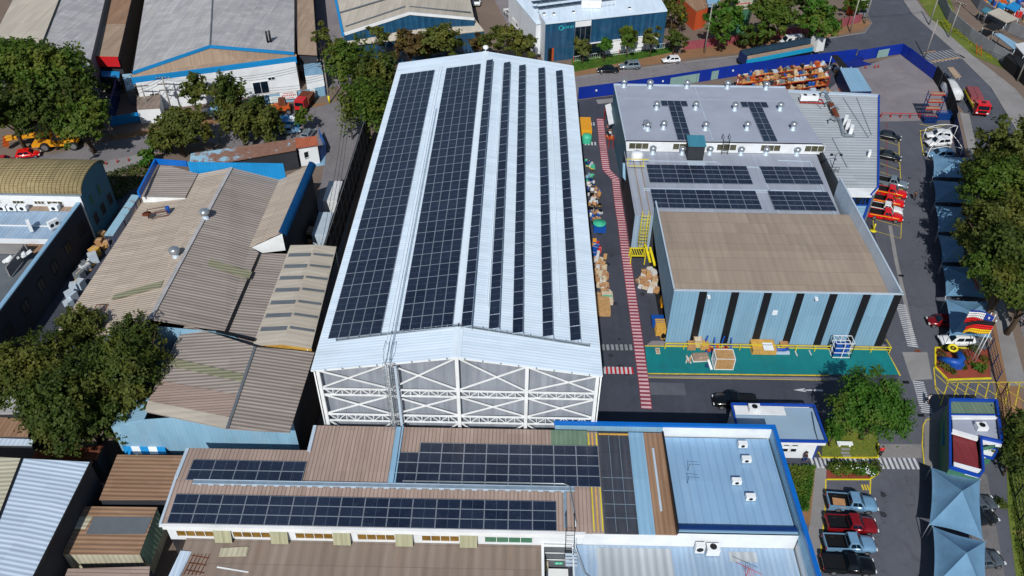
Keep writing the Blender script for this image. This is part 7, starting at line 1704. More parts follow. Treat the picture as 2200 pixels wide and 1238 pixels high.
# ================================================================ VEHICLES
car('silver blue pickup with a cardboard sheet in its open bed','pickup truck','pickup','steelblue',1830,1080,-4,group='pickups parked in the southeast bays')
p=W(1803,1080,1.0); m=MB(); m.box((p.x,p.y,.95),(1.3,1.2,.04),-.15); tag(m.build('cardboard_sheet',M['card'],None),'tan cardboard sheet lying in the silver blue pickup bed','cardboard')
car('dark red pickup with an empty black bed','pickup truck','pickup','maroon',1829,1127,-2,group='pickups parked in the southeast bays')
car('silver blue pickup with ribbed roof below the dark red one','pickup truck','pickup','steelblue',1825,1168,-1,group='pickups parked in the southeast bays')
car('black pickup with a covered bed at the bottom of the row','pickup truck','pickup','black',1822,1213,-3,group='pickups parked in the southeast bays',load='tonneau')
car('black pickup driving west behind the office cabin','pickup truck','pickup','black',1578,862,178,name='moving_pickup',load='tonneau')
car('silver pickup at the top of the red pickup row','pickup truck','pickup','silver',1915,392,-22,group='pickups beside the annex entrance')
car('northernmost red pickup with yellow stripe beside the annex','pickup truck','pickup','brightred',1912,412,-20,group='pickups beside the annex entrance',stripe='yellow')
car('middle red pickup with yellow stripe beside the annex','pickup truck','pickup','brightred',1906,431,-20,group='pickups beside the annex entrance',stripe='yellow')
car('white pickup squeezed between two red pickups','pickup truck','pickup','white',1902,448,-20,group='pickups beside the annex entrance')
car('southernmost red pickup with yellow stripe and full side in view','pickup truck','pickup','brightred',1902,462,-18,group='pickups beside the annex entrance',stripe='yellow')
car('upper of two black cars beside the ribbed annex','car','sedan','dark',1909,291,-22,group='black cars beside the annex'); car('lower of two black cars beside the ribbed annex','car','sedan','dark',1908,334,-22,group='black cars beside the annex')
car('white hatchback behind another white car under the bare tent frame','car','suv','white',2017,291,172); car('white car in front under the bare tent frame','car','suv','white',2016,306,190)
car('pale blue car half hidden by the first shade tent','car','suv','steelblue',2020,332,178)
car('charcoal sedan on the street west of the silver crossover','car','sedan','dark',1306,149,186); car('silver blue crossover on the street','car','suv','silver',1353,141,188); car('white hatchback alone on the street','car','hatch','white',1442,128,188)
car('white van parked behind the tarpaulin truck','van','van','white',1700,90,192,name='parked_van')
car('white panel van beside the red shutter','van','van','white',1115,58,-68,name='parked_van'); car('white light truck cab behind the panel van','van','pickup','white',1097,30,-68,name='parked_truck'); car('white van at the top edge near the beige warehouse','van','van','white',1023,2,-85,name='parked_van')
car('dark blue pickup under the street trees','pickup truck','pickup','dark',441,248,8,name='parked_pickup'); car('red hatchback before the yellow truck crane','car','hatch','brightred',60,330,15); car('silver hatchback beside the tiled hut','car','hatch','silver',662,287,80)
car('blue hatchback half under the small street tree','car','hatch','steelblue',622,279,10)
car('dark red car in the shade beside the last tent','car','hatch','maroon',2025,690,175); car('white car under the tent behind the flags','car','suv','white',2055,730,182)
car('grey car whose tail shows right of the upper southern tent','car','sedan','grey',2100,1083,12,group='cars under the southern tents'); car('black car whose tail shows below the grey one','car','sedan','dark',2100,1112,12,group='cars under the southern tents'); car('grey car whose tail shows beside the lowest tent','car','sedan','grey',2110,1202,8,group='cars under the southern tents')
car('white utility van half hidden by willow leaves','van','van','white',735,150,-80,name='parked_van'); car('red hatchback beside the glass office railing','car','hatch','brightred',1380,88,20)
car('white car among the trees behind the street pickup','car','sedan','white',505,238,10); car('red car nosing in at the left edge under the loader','car','hatch','red',8,345,10)
for px,py,l,c_ in ((1852,5,'upper white van by the twin white posts','white'),(1850,25,'pale van below the upper one by the twin white posts','silver')): car(l,'van','van',c_,px,py,80,name='parked_van')
# red flatbed truck with brick pallets
def bigtruck(label,c,hd,cabcol,bed,cat='truck'):
    e=thing('flatbed_truck',(0,0,0),label,cat); m=MB(); m.box0(3.4,0,.9,2.1,2.45,1.9,taper=.93); part(m,'cab',cabcol,e,.12)
    m=MB(); m.box((4.42,0,2.15),(.06,2.0,.75)); part(m,'windshield',M['glass'],e); m=MB(); m.box((4.45,0,1.35),(.06,1.7,.5)); part(m,'grille',M['black'],e)
    m=MB(); m.box((3.3,0,2.86),(.6,.7,.1)); part(m,'roof_hatch',M['black'],e)
    for s in (-1,1):
        m=MB(); m.box((4.45,s*.95,1.1),(.1,.35,.25)); part(m,'headlight',M['lampglass'],e); m=MB(); m.box((4.1,s*1.45,2.1),(.1,.25,.5)); part(m,'mirror',M['black'],e)
        m=MB(); m.poly(inset([(2.5,s*1.2,1.7),(4.3,s*1.2,1.7),(4.3,s*1.17,2.7),(2.5,s*1.17,2.7)][::1 if s<0 else -1],(.4,.9),(.1,.8),.02)); part(m,'side_window',M['glass'],e)
    m=MB(); m.box((-1.2,0,.85),(7.6,1.0,.3)); part(m,'chassis',M['black'],e)
    m=MB(); m.box((-1.2,0,1.1),(7.4,2.45,.14)); part(m,'flatbed',M[bed[0]],e)
    m=MB()
    for s in (-1,1): m.box((-1.2,s*1.22,1.3),(7.4,.06,.4))
    part(m,'side_rail',M[bed[1]],e)
    for x in (3.4,-2.2,-3.4):
        for s in (-1,1): wheel(e,x,s*1.05,.5,.35)
    e.location=(c[0],c[1],0); e.rotation_euler[2]=rad(hd); return e
a=W(2086,197,1.2); b=W(2112,240,1.5); hd=math.degrees(math.atan2(b.y-a.y,b.x-a.x)); c=a.lerp(b,.5)
bigtruck('bright red flatbed truck loaded with shrink-wrapped brick pallets',(c.x,c.y),hd,CARCOL['brightred'],('wood','yellow'))
R_=Matrix.Rotation(rad(hd),3,'Z')
M['brickload']=corr('wrapped red brick pack','#8d4a4f','#7a3f46',pitch=.25,depth=.3,streak=.3,rib=.3,rough=.5)
for i in range(3):
    for s in (-1,1):
        p=Vector((c.x,c.y,0))+R_@Vector((-4.2+i*1.55,s*.58,1.18)); m=MB(); m.box((p.x,p.y,p.z+.5),(1.35,1.08,1.0),rad(hd)); tag(m.build('brick_pack',M['brickload'],None),'shrink-wrapped red brick pack on the red flatbed truck','brick pallet','brick packs on the red truck')
p=Vector((c.x,c.y,0))+R_@Vector((.6,.2,1.18)); m=MB(); m.box((p.x,p.y,p.z+.25),(1.6,1.3,.5),rad(hd)+.2); tag(m.build('sack_bundle',M['brickload'],None),'low sagging red bundle behind the red truck cab','bundle')
# tarpaulin trailer truck on the street
a=W(1594,132,1.4); b=W(1740,104,1.4); hd=math.degrees(math.atan2(b.y-a.y,b.x-a.x)); e=thing('tarpaulin_truck',(0,0,0),'long truck with dark tarpaulin, cyan side and white cab on the street','truck'); L_=(b-a).length
m=MB(); m.box((0,0,1.15),(L_,2.5,.3)); part(m,'chassis',M['black'],e); m=MB(); m.box((0,-1.22,1.75),(L_-.4,.08,1.0)); part(m,'cyan_side',M['cyanside'],e)
m=MB(); m.hexa([(-L_/2,.1,2.5),(L_/2,.1,2.5),(L_/2,1.25,1.2),(-L_/2,1.25,1.2),(-L_/2,.4,3.5),(L_/2,.4,3.5),(L_/2,1.25,3.4),(-L_/2,1.25,3.4)]); part(m,'tarpaulin',M['navycloth'],e)
m=MB(); m.box((0,-.7,2.0),(L_-.6,1.0,1.0)); part(m,'cargo',M['beige'],e); m=MB(); m.box((-L_/2,0,2.1),(.3,2.5,1.9)); part(m,'tailgate',M['navyfence'],e)
m=MB(); m.box0(L_/2+1.7,0,.9,2.2,2.45,2.7,taper=.9); part(m,'cab',CARCOL['white'],e,.12); m=MB(); m.box((L_/2+2.78,0,2.4),(.06,1.9,.8)); part(m,'windshield',M['glass'],e)
for x in (-L_/2+1.2,-L_/2+2.5,-L_/2+3.8,L_/2+1.8):
    for s in (-1,1): wheel(e,x,s*1.05,.5,.35)
c=a.lerp(b,.5); e.location=(c.x,c.y,0); e.rotation_euler[2]=rad(hd)
# white covered trailer and blank sign board by the eastern road
e=thing('covered_trailer',(0,0,0),'white canvas covered trailer against the black netted fence','trailer'); a=W(2040,172,2.2); b=W(2058,200,2.2); c=a.lerp(b,.5); hd=math.degrees(math.atan2(b.y-a.y,b.x-a.x)); m=MB()
prev=None
for x,s in ((-3.1,.6),(-2.9,.92),(-1.5,1),(0,.98),(1.5,1),(2.9,.92),(3.1,.6)):
    b_=len(m.v); m.v+=[Vector((x,1.45*s*math.cos(t),.8+1.9*s*math.sin(t)**.6)) for t in [math.pi*k/10 for k in range(11)]]; A_=list(range(b_,b_+11))
    if prev:
        for k in range(10): m.f.append((prev[k],prev[k+1],A_[k+1],A_[k])); m.m.append(0); m.sm.append(True); m.uv.append([(0,0)]*4)
    else: m.cap(A_)
    prev=A_
m.cap(prev,0,True); part(m,'canvas_cover',M['whitepl'],e); m=MB(); m.box((0,0,.6),(6,2.4,.2)); part(m,'chassis',M['black'],e)
for x in (-1,1):
    for s in (-1,1): wheel(e,x,s*1.1,.42,.25)
e.location=(c.x,c.y,0); e.rotation_euler[2]=rad(hd)
sb=simplebld('plywood_canopy','pale plywood canopy panel leaning beside the road behind the white trailer',[(2035,145,2.6),(2048,144,2.6),(2066,165,2.4),(2052,168,2.4)],'beige',(0,1,0),walls=False,cat='canopy'); m=MB()
for p in WL([(2037,147,2.5),(2050,146,2.5),(2063,164,2.4),(2053,166,2.4)]): m.tube((p.x,p.y,0),p,.05,n=6)
m.build('post',M['steel'],sb)
# truck crane and loader on the west street
e=thing('truck_crane',(0,0,0),'yellow truck crane with big wheels half under the trees','truck crane'); m=MB(); m.box0(0,0,.9,7.5,2.2,.5); part(m,'carrier',M['yellowpl'],e); m=MB(); m.box0(.6,.2,1.4,2.4,1.8,1.3,taper=.85); part(m,'crane_cab',M['yellowpl'],e,.08); m=MB(); m.box((.6,-.72,2.2),(1.6,.04,.6)); part(m,'cab_window',M['glass'],e)
m=MB(); m.beam((1.0,.6,2.9),(-8.2,.4,2.2),.8,.7); part(m,'boom',M['yellowpl'],e); m=MB(); m.beam((-8.1,.4,2.4),(-8.6,.2,.8),.8,.9); part(m,'hook_block',M['orange'],e); m=MB(); m.box0(2.6,-.6,1.2,1.8,1.2,.7); part(m,'engine_hood',M['yellowpl'],e)
for x in (-1.6,3.2):
    for s in (-1,1): wheel(e,x,s*1.15,.85,.5)
c=W(125,318); e.location=(c.x,c.y,0); e.rotation_euler[2]=rad(8)
e=thing('pallet_loader',(0,0,0),'orange and red wheel loader parked by the street railing','loader'); m=MB(); m.box0(0,0,.8,3.2,1.6,1.0,taper=.9); part(m,'loader_body',M['orange'],e,.08); m=MB(); m.box0(.2,0,1.8,1.4,1.4,1.2,taper=.85); part(m,'operator_cab',M['rust'],e); m=MB(); m.box0(-1.9,0,.3,.9,2.2,1.1); part(m,'bucket',M['yellowpl'],e)
for x in (-1,1.2):
    for s in (-1,1): wheel(e,x,s*.9,.6,.4)
c=W(608,243); e.location=(c.x,c.y,0); e.rotation_euler[2]=rad(10)
e=thing('dump_truck',(0,0,0),'rusty red dump truck beside the orange loader','dump truck'); m=MB(); m.box0(0,0,.9,2.0,2.2,1.8,taper=.9); part(m,'cab',M['redpl'],e,.08); m=MB(); m.box0(0,2.6,1.0,2.2,3.0,1.2,taper=1.1); part(m,'tipper_body',M['rust'],e); m=MB(); m.box((0,-1.08,2.0),(1.6,.05,.7)); part(m,'windshield',M['glass'],e)
for y in (-.4,2.0,3.3):
    for s in (-1,1): m=MB(); A_=m.ring((s*.85,y,.5),(1,0,0),.5,12); B_=m.ring((s*1.15,y,.5),(1,0,0),.5,12); m.bridge(A_,B_); m.cap(B_); m.cap(A_,0,True); part(m,'wheel',M['tyre'],e)
c=W(650,240); e.location=(c.x,c.y,0); e.rotation_euler[2]=rad(-8)
e=thing('blue_skip',W(619,268),'open blue skip under the street trees','skip'); p=W(619,270); m=MB(); m.box0(p.x,p.y,.1,4.4,2.4,1.3,taper=1.1); m.build('skip_body',M['cyan'],e); m=MB(); m.box0(p.x+1.2,p.y,1.4,1.6,2.0,.1); m.build('skip_lid',M['white'],e)
for k,(px,py) in enumerate(((640,344),(652,338),(664,340))):
    p=W(px,py); e=thing('parked_motorbike',p,['left','middle','right'][k]+' dark motorbike leaning by the blue base of the guard hut','motorbike','motorbikes by the guard hut'); m=MB(); 
    for x in (-.6,.6): m.path([p+Vector((x+.3*math.cos(t),0,.32+.3*math.sin(t))) for t in [2*math.pi*j/12 for j in range(13)]],.06,6)
    m.build('wheel',M['tyre'],e); m=MB(); m.beam(p+Vector((-.6,0,.35)),p+Vector((.2,0,.8)),.14); m.beam(p+Vector((.6,0,.35)),p+Vector((.35,0,1.0)),.08); m.box(p+Vector((0,0,.75)),(.8,.25,.25)); m.beam(p+Vector((.35,-.35,1.05)),p+Vector((.35,.35,1.05)),.04); m.build('bike_body',M['black'],e)
# heap of rusty goods in the western alley
for k in range(26):
    t=k/25; px=252-t*100; py=455+t*200; p=W(px+RND.uniform(-8,8),py+RND.uniform(-8,8)); far=t<.5
    if t<.25: continue
    goods('wooden_pallet' if far else 'old_appliance','yellow timber pallet piled in the western alley' if far else 'grey discarded appliance lined up in the western alley','pallet' if far else 'appliance','pallets in the western alley' if far else 'appliances in the western alley',RND.choice(['wood2','wood','card','wood2'] if far else ['pale','whitepl','steel','bluepl' if t<.6 else 'steel']),p,(RND.uniform(.9,1.3),RND.uniform(.9,1.2),RND.uniform(.5,1.6)),RND.uniform(0,1.5),RND.choice([0,1]))
e=simplebld('alley_lean_to','narrow rusty lean-to strip beside the tan warehouse west wall',[(283,418,3.4),(300,420,3.4),(243,506,3.2),(224,505,3.2)],'peeling',(0,1,0),walls=False,cat='lean-to'); m=MB()
for p in WL([(285,420,3.3),(298,421,3.3),(243,504,3.1),(226,503,3.1),(262,462,3.2)]): m.tube((p.x,p.y,0),p,.07,n=6)
m.build('post',M['navy'],e)
e=thing('alley_lamp_post',W(110,620),'thin white lamp post against the dark western wall','lamp post'); p=W(112,611); m=MB(); m.path([p,p+Vector((0,0,5.0)),p+Vector((-.3,0,5.3))],.06,6); m.build('pole_shaft',M['white'],e); m=MB(); m.box(p+Vector((-.5,0,5.3)),(.5,.2,.1)); m.build('lamp_head',M['pale'],e)
# ================================================================ SHADE TENTS
def tentpx(label,c,peak,z=2.5,**k): return sail(label,[W(x,y,z) for x,y in c],peak,z,**k)
tl=['topmost of the eastern shade tents just below the white cars','second eastern shade tent dappled by tree shadow','third eastern shade tent with orange leaf litter','fourth eastern shade tent crossed by a dark tree shadow','fifth eastern shade tent with orange leaf litter','sixth and lowest eastern shade tent beside the flags']
ty=[(1997,330,2088,336),(1998,384,2092,388),(2003,438,2096,442),(2009,502,2103,506),(2018,567,2112,570),(2026,640,2122,644),(2034,724,2130,730)]
for i in range(6):
    a=ty[i];b=ty[i+1]; tentpx(tl[i],[(b[0]+6,b[1]-3),(b[2],b[3]-3),(a[2],a[3]+3),(a[0]+6,a[1]+3)],1.1)
    if i in (2,4):
        cx_=(a[2]+b[2])/2-22; cy_=(a[1]+b[1])/2
        pts=[]
        for k in range(260):
            t=RND.random(); c=W(cx_-8+t*14+RND.gauss(0,3),cy_-24+t*44+RND.gauss(0,3),3.2); pts.append((c.x,c.y,3.3+RND.uniform(-.12,.2)))
        C=np.array(pts); me=quads_mesh('leaf_litter',C-C[0],NPR.normal(size=(len(C),3))*.4+np.array([0,0,1]),NPR.uniform(.12,.3,len(C)),'dirtleaf'); o=bpy.data.objects.new('leaf_litter',me); COL.objects.link(o); o.location=C[0]; tag(o,['','','orange dry leaves caught on the third eastern tent','','orange dry leaves caught on the fifth eastern tent'][i],'leaves',kind='stuff')
tentpx('upper southern shade tent touching the gatehouse',[(1996,1128),(2112,1160),(2106,1030),(2001,1004)],1.9); tentpx('lower southern shade tent cut by the bottom edge',[(2004,1262),(2124,1296),(2117,1163),(2004,1131)],1.9)
# bare tent frame over white cars
e=thing('bare_tent_frame',W(2015,300),'bare white arched tent frame over the two white cars','tent frame'); m=MB(); c=[Vector((W(*q).x,W(*q).y,0)) for q in ((1993,283),(2040,283),(2052,330),(1990,330))]; c=[W(1981,300),W(2048,296),W(2058,345),W(1988,347)]
for p in c: m.tube((p.x,p.y,0),(p.x,p.y,2.4),.05,n=6)
for a_,b_ in ((0,2),(1,3)): 
    A_,B_=c[a_],c[b_]; m.path([A_.lerp(B_,t)+Vector((0,0,2.4+1.5*math.sin(math.pi*t))) for t in [k/12 for k in range(13)]],.05,6)
for a_,b_ in ((0,1),(3,2)): 
    A_,B_=c[a_],c[b_]; m.path([A_.lerp(B_,t)+Vector((0,0,2.4+.5*math.sin(math.pi*t))) for t in [k/8 for k in range(9)]],.05,6)
m.build('frame_tubes',M['white'],e)
# ================================================================ FLAG ISLAND
FP=[W(2083,765),W(2087,777),W(2094,778)]
def flag(label,base,h,cols,w=2.6,hh=1.7,ang=150,star=False):
    e=thing('flagpole',base,label,'flag'); m=MB(); m.tube(base,base+Vector((0,0,h)),.06,.04,8); m.lathe(base+Vector((0,0,h)),[(.08,0),(.08,.1),(.02,.16)],8); m.build('pole_shaft',M['white'],e)
    d=Vector((math.cos(rad(ang)),math.sin(rad(ang)),0)); n=Vector((-d.y,d.x,0)); m=MB(); N_=14; K_=6
    def pt(u,v): 
        return base+Vector((0,0,h-.15-hh*(1-v)))+d*(w*u)+n*(.22*math.sin(u*7+v*1.5)*(.3+u))+Vector((0,0,-.35*u*u+.06*math.sin(u*9)))
    mats=[]; 
    for i in range(N_):
        for j in range(K_):
            u0,u1,v0,v1=i/N_,(i+1)/N_,j/K_,(j+1)/K_; um=(u0+u1)/2; vm=(v0+v1)/2; k=cols(um,vm)
            if k not in mats: mats.append(k)
            m.poly([pt(u0,v0),pt(u1,v0),pt(u1,v1),pt(u0,v1)],mats.index(k),None,True)
    o=m.build('flag_cloth',[M[k] for k in mats],e); s=o.modifiers.new('t','SOLIDIFY'); s.thickness=.015; return e
M['flagyellow']=plain('yellow flag cloth','#e0b414',.7,.05); M['flagred']=plain('red flag cloth','#c8141a',.7,.05); M['flagwhite']=plain('white flag cloth','#d9dadc',.7,.05); M['flagblue']=plain('blue flag cloth','#163a9a',.7,.05); M['flagblack']=plain('black flag cloth','#14161a',.7,.05)
flag('flagpole flying a black, red and yellow striped flag',FP[2],7.2,lambda u,v:'flagyellow' if v<.34 else 'flagred' if v<.67 else 'flagblack',3.2,2.1,172)
flag('flagpole flying a white, red and blue flag with a star canton',FP[1],8.0,lambda u,v:'flagred' if v<.5 else ('flagblue' if u<.35 and not(.12<u<.23 and .62<v<.85) else 'flagwhite'),2.8,2.0,150)
flag('flagpole flying a plain white and blue banner',FP[0],7.4,lambda u,v:'flagwhite' if v<.6 else 'flagblue',2.2,1.5,140)
e=thing('blue_sculpture',W(2045,785),'blue enamelled sculpture with a yellow ring in the red flower bed','sculpture'); p=W(2046,788); m=MB(); m.path([p+Vector((-1.3,1.2,.2)),p+Vector((-.7,.1,.9)),p+Vector((.2,-.3,1.0)),p+Vector((1.0,.4,1.0)),p+Vector((.9,1.4,1.2))],[.35,.5,.55,.5,.4],10); m.box0(p.x+.1,p.y-.3,.1,1.8,.8,.9,.1); m.build('sculpture_body',M['bluepl'],e); m=MB(); m.path([p+Vector((.3+.55*math.cos(t),1.9+.4*math.sin(t),1.5+.2*math.sin(t))) for t in [2*math.pi*k/14 for k in range(15)]],.16,8); m.build('yellow_ring',M['yellow'],e)
for i,(px,py,r,mt) in enumerate(((2097,793,.85,'leafb'),(2067,793,.6,'leaf'),(2030,790,.6,'leafo'),(2023,765,.5,'leafr'),(2062,760,.55,'leafr'),(2072,772,.5,'leafr'),(2085,752,.7,'leafd'),(2042,800,.45,'leafo'),(2035,752,.6,'leafd'),(2112,775,.5,'leafr'),(2110,790,.4,'leafy'))):
    shrub(['round bright clipped bush in the flag bed','low green bush below the sculpture','olive bush left of the sculpture','small russet bush at the west edge of the flag bed','russet bush right of the yellow ring','russet bush in the middle of the flag bed','dark bush under the striped flag','small olive bush at the south tip of the flag bed','dark bush above the sculpture','russet bush by the lattice fence in the flag bed','tiny yellow bush by the lattice fence'][i],px,py,r,None,mt,group='bushes in the flag bed')
# ================================================================ PEOPLE
person('person in a white top walking on the pale crosswalk with a long shadow',1990,868,120,'whitepl','black'); person('person in dark clothes walking below the office cabin',1727,992,0,'black','navy'); person('person in a red jacket standing at the garden corner',1889,980,90,'redpl','black',pose='stand')
person('person in dark clothes on the drive near the second tent',1962,430,90,'black','black'); person('person in a white top at the right edge of the earth strip',2196,702,0,'whitepl','black'); person('person with a yellow vest at the office gate near the round tree',1172,122,0,'yellowpl','black',pose='stand')
# bench in the small lawn
e=thing('garden_bench',W(1813,957),'white stone bench on the small lawn','bench'); p=W(1813,958); m=MB(); m.box((p.x,p.y,.45),(1.8,.5,.1)); m.build('seat',M['white'],e)
for s in (-.6,.6): m=MB(); m.box0(p.x+s,p.y,.05,.2,.4,.36); m.build('leg',M['white'],e)
# ================================================================ POLES AND CABLES
e1_,t1=pole('leaning concrete utility pole on the west street kerb',243,295,208,195,2,hd=10); e2_,t2=pole('tall utility pole with many fittings before the blue trimmed warehouse',371,246,345,165,3,hd=5,trans=True); e3_,t3=pole('thin pole rising behind the courtyard shed',324,252,305,182,1,hd=8)
e4_,t4=pole('utility pole with yellow painted base by the street corner',708,222,692,127,2,hd=5); e5_,t5=pole('utility pole with transformer beside the alley mouth',757,300,740,220,2,hd=10,trans=True)
m=MB(); p=W(708,222); m.tube(p,p+Vector((0,0,1.6)),.2,n=10); m.build('yellow_base',M['yellow'],e4_)
e6_,t6=pole('tall utility pole rising before the orange house',1513,115,1527,2,1,hd=0,h=11); e7_,t7=pole('leaning white lamp pole beside the street corner',1826,70,1846,0,0,name='lamp_post',cat='lamp post',h=9); e8_,t8=pole('second white lamp pole near the vans',1857,52,1873,0,0,name='lamp_post',cat='lamp post',h=9)
e9_,t9=pole('lamp pole standing at the blue fence bend',1986,126,2012,43,0,name='lamp_post',cat='lamp post'); e10_,t10=pole('lamp pole on the far verge of the eastern road',1996,54,2009,-5,0,name='lamp_post',cat='lamp post',h=8); e11_,t11=pole('thin pole along the verge beside the precast wall',2038,80,2056,20,1,hd=-50,h=8); e12_,t12=pole('pole at the right edge where many cables meet',2185,175,2215,120,1,hd=-50,h=9)
for (a_,b_,l,s) in ((t1,t2,'overhead cables between the two westernmost poles',1.0),(t2,t4,'overhead cables running in front of the blue trimmed warehouse',1.6),(t4,t5,'overhead cables crossing the street corner',1.0),(t5,W(690,560,6),'overhead cables running down the alley',1.2),(t1,W(-80,330,8),'overhead cables leaving the frame at the left',1.2),(t10,t11,'overhead cables along the eastern road verge',.8),(t11,t12,'overhead cables above the precast walls',1.2),(t7,t10,'overhead cables crossing the road at the top right',1.0)):
    for k in range(3): cable(l,a_,b_,s+.15*k,.03,((k-1)*.45,0,-.25*k),group=l)
# ================================================================ TREES  (label, px, py, crown height, r, rz, material, opts)
T=[
('large drooping tree filling the top left behind the truck crane',55,135,12.5,7.6,7,'leaf',dict(willow=.6)),
('tall billowing tree against the pale grey warehouse roof',122,145,12.5,7.4,7.2,'leaf',dict(willow=.5,lobes=12)),
('dark tree at the left edge under the pale warehouse',5,125,11.5,6.2,5.6,'leaf',dict(willow=.4)),
('dense round tree beside the leaning street pole',175,252,7,6.2,5.4,'leaf',{}),
('dark green tree just above the yellow truck crane',92,238,7.5,6.4,5.4,'leafd',{}),
('dark tree at the left edge above the red car',20,235,8,6.6,5.6,'leafd',{}),
('shaded tree between the leaning pole and the warehouse wall',135,195,10,6.4,6,'leafd',{}),
('round street tree left of the peeling shed',383,282,5,6.2,5,'leafo',dict(lobes=14)),
('tree overlapping the left end of the peeling shed',350,300,2.6,3.6,2.8,'leaf',{}),
('small leafy tree at the end of the blue parapet',315,340,1.6,2.0,1.6,'leafb',dict(trunk=False)),
('tall dark street tree before the white warehouse wall',486,200,7,4.2,5.8,'leafd',dict(willow=.7)),
('thin leafy tree left of the tall dark street tree',412,195,6,3.6,3.4,'leafd',{}),
('drooping olive tree in the middle of the west street',515,262,5,4.2,4.8,'leafo',dict(willow=.8)),
('bushy olive tree behind the peeling shed',575,268,4.2,3.8,4.4,'leafo',dict(willow=.6)),
('dark tree trunk clump left of the bushy olive tree',548,240,4.4,3.2,3.8,'leafd',dict(willow=.5)),
('small bright tree beside the tiled guard hut',651,252,3.4,2.0,2.8,'leaf',dict(willow=.4)),
('tall willow at the far corner of the white hall',785,215,8,5.4,7,'leaf',dict(willow=1.1,lobes=13)),
('large leafy tree above the willow',762,125,9,5.6,6.4,'leaf',dict(willow=.7)),
('dark tree between the willow and the hall roof',800,160,8.5,5,6,'leafd',dict(willow=.6)),
('slim conical tree by the alley of the beige lean-to',690,100,7,2.2,5.5,'leafo',dict(lobes=7)),
('pale leafy tree before the dark gable wall',725,115,7,3.0,4.2,'leafo',{}),
('tree top against the beige lean-to roof',818,80,9,2.4,3.4,'leafo',{}),
('russet tinged tree before the blue gabled warehouse',880,103,5.5,4.4,4.4,'leafr',{}),
('broad olive tree before the blue gabled warehouse',958,86,7,5.8,5,'leafo',dict(lobes=12)),
('small tree behind the far end of the white hall',915,112,4,3.0,3,'leaf',{}),
('bright tree at the hall peak before the vans',1070,85,6,4.0,3.8,'leafo',{}),
('bright bushy tree beside the panel van',1118,100,5,4.2,3.6,'leafo',{}),
('low tree behind the hall roof light',1030,95,4,2.6,3,'leafr',{}),
('small street tree left of the glass office entrance',1252,105,3.4,2.3,2.9,'leafo',{}),
('small yellow green street tree before the service door',1300,103,3.2,2.1,2.6,'leafb',{}),
('tall street tree before the glass curtain wall',1350,82,4.2,2.9,4.0,'leaf',dict(lobes=11)),
('tall slim street tree at the east end of the glass office',1401,84,4.0,2.3,3.6,'leafo',{}),
('dark round street tree at the corner of the glass office',1450,88,3.2,2.9,2.8,'leafd',{}),
('dark pine behind the glass office corner',1447,18,6,3.6,5.5,'leafd',dict(willow=.5,name='pine_tree')),
('big bright green tree beside the tall utility pole',1551,52,6,5.2,6.6,'leafb',dict(lobes=15)),
('low dark bush tree right of the big bright green tree',1600,82,2.4,3.1,2.6,'leafd',{}),
('large tree behind the white van, left of the pair',1655,38,7,6.2,5.6,'leaf',dict(lobes=14)),
('large bright tree behind the white van, right of the pair',1745,42,7,6.4,5.6,'leafb',dict(lobes=14,mat2=1)),
('tree at the top edge between the cream building and the big pair',1690,0,7,5.5,5.0,'leafd',{}),
('dark tree low on the verge beside the big bright tree',1640,78,3,2.6,3,'leafd',{}),
('small yellow tinted tree by the top edge beside the twin posts',1838,12,3,3.0,2,'leaf',{}),
('huge dense tree at the right edge, upper part of the row',2172,330,9.5,7.2,6.2,'leafo',dict(lobes=15)),
('dark tree overhanging the second eastern tent',2128,378,9.5,6.0,5.6,'leafd',dict(lobes=12)),
('large olive tree east of the third tent',2170,430,10,7.4,6.2,'leaf',dict(lobes=14)),
('bright topped tree in the middle of the eastern row',2150,500,10,6.8,6,'leafo',dict(lobes=12)),
('dark tree beside the fifth eastern tent',2178,565,9,6.8,5.6,'leafd',dict(lobes=12)),
('southern tree of the eastern row above the flags',2158,598,8.5,5.4,4.8,'leaf',dict(lobes=11)),
('tree filling the right edge beside the southern tree',2215,620,8,6.4,5,'leafd',{}),
('tree filling the right edge beside the huge dense one',2235,400,9,8,6,'leafd',{}),
('small tree beside the fourth eastern tent',2090,515,7,2.8,2.8,'leafo',{}),
('tall bright green tree by the office cabin lawn',1881,868,6,5.1,5.8,'leafb',dict(lobes=16,size=.36)),
('slim young tree on the small lawn',1795,922,3.0,1.35,2.6,'leafb',dict(lobes=6)),
('sprawling dark tree at the left edge of the southwest group',60,800,9.5,6.0,5.0,'leafd',dict(lobes=14)),
('dark tree in the middle of the southwest group',160,835,9,5.8,5.2,'leafd',dict(lobes=14)),
('light crowned tree over the tan warehouse corner',178,712,9.0,3.5,3.2,'leafo',dict(lobes=9)),
('tall tree of the southwest group beside the gabled annex',282,758,10,5.0,5.0,'leafd',dict(lobes=14)),
('southern tree of the southwest group',140,905,7.5,4.6,4.2,'leafd',dict(lobes=12)),
('low dark tree touching the pale blue gable wall',235,895,6,3.9,3.6,'leafd',dict(lobes=11)),
('tree with olive crown at the right of the southwest group',285,835,8,3.4,4.0,'leafo',dict(lobes=11)),
('dark leafy tree beside the gatehouse porch',2178,985,3.0,2.6,2.4,'leafd',{}),
('dark tree at the right edge beside the gatehouse',2200,935,4,2.8,2.6,'leafd',{}),
]
for l,px,py,zc,r,rz,mt,o in T:
    o=dict(o); o.pop('mat2',None); tree(l,px,py,zc*1.0,r,rz,mt,group='trees around the site' ,**o)
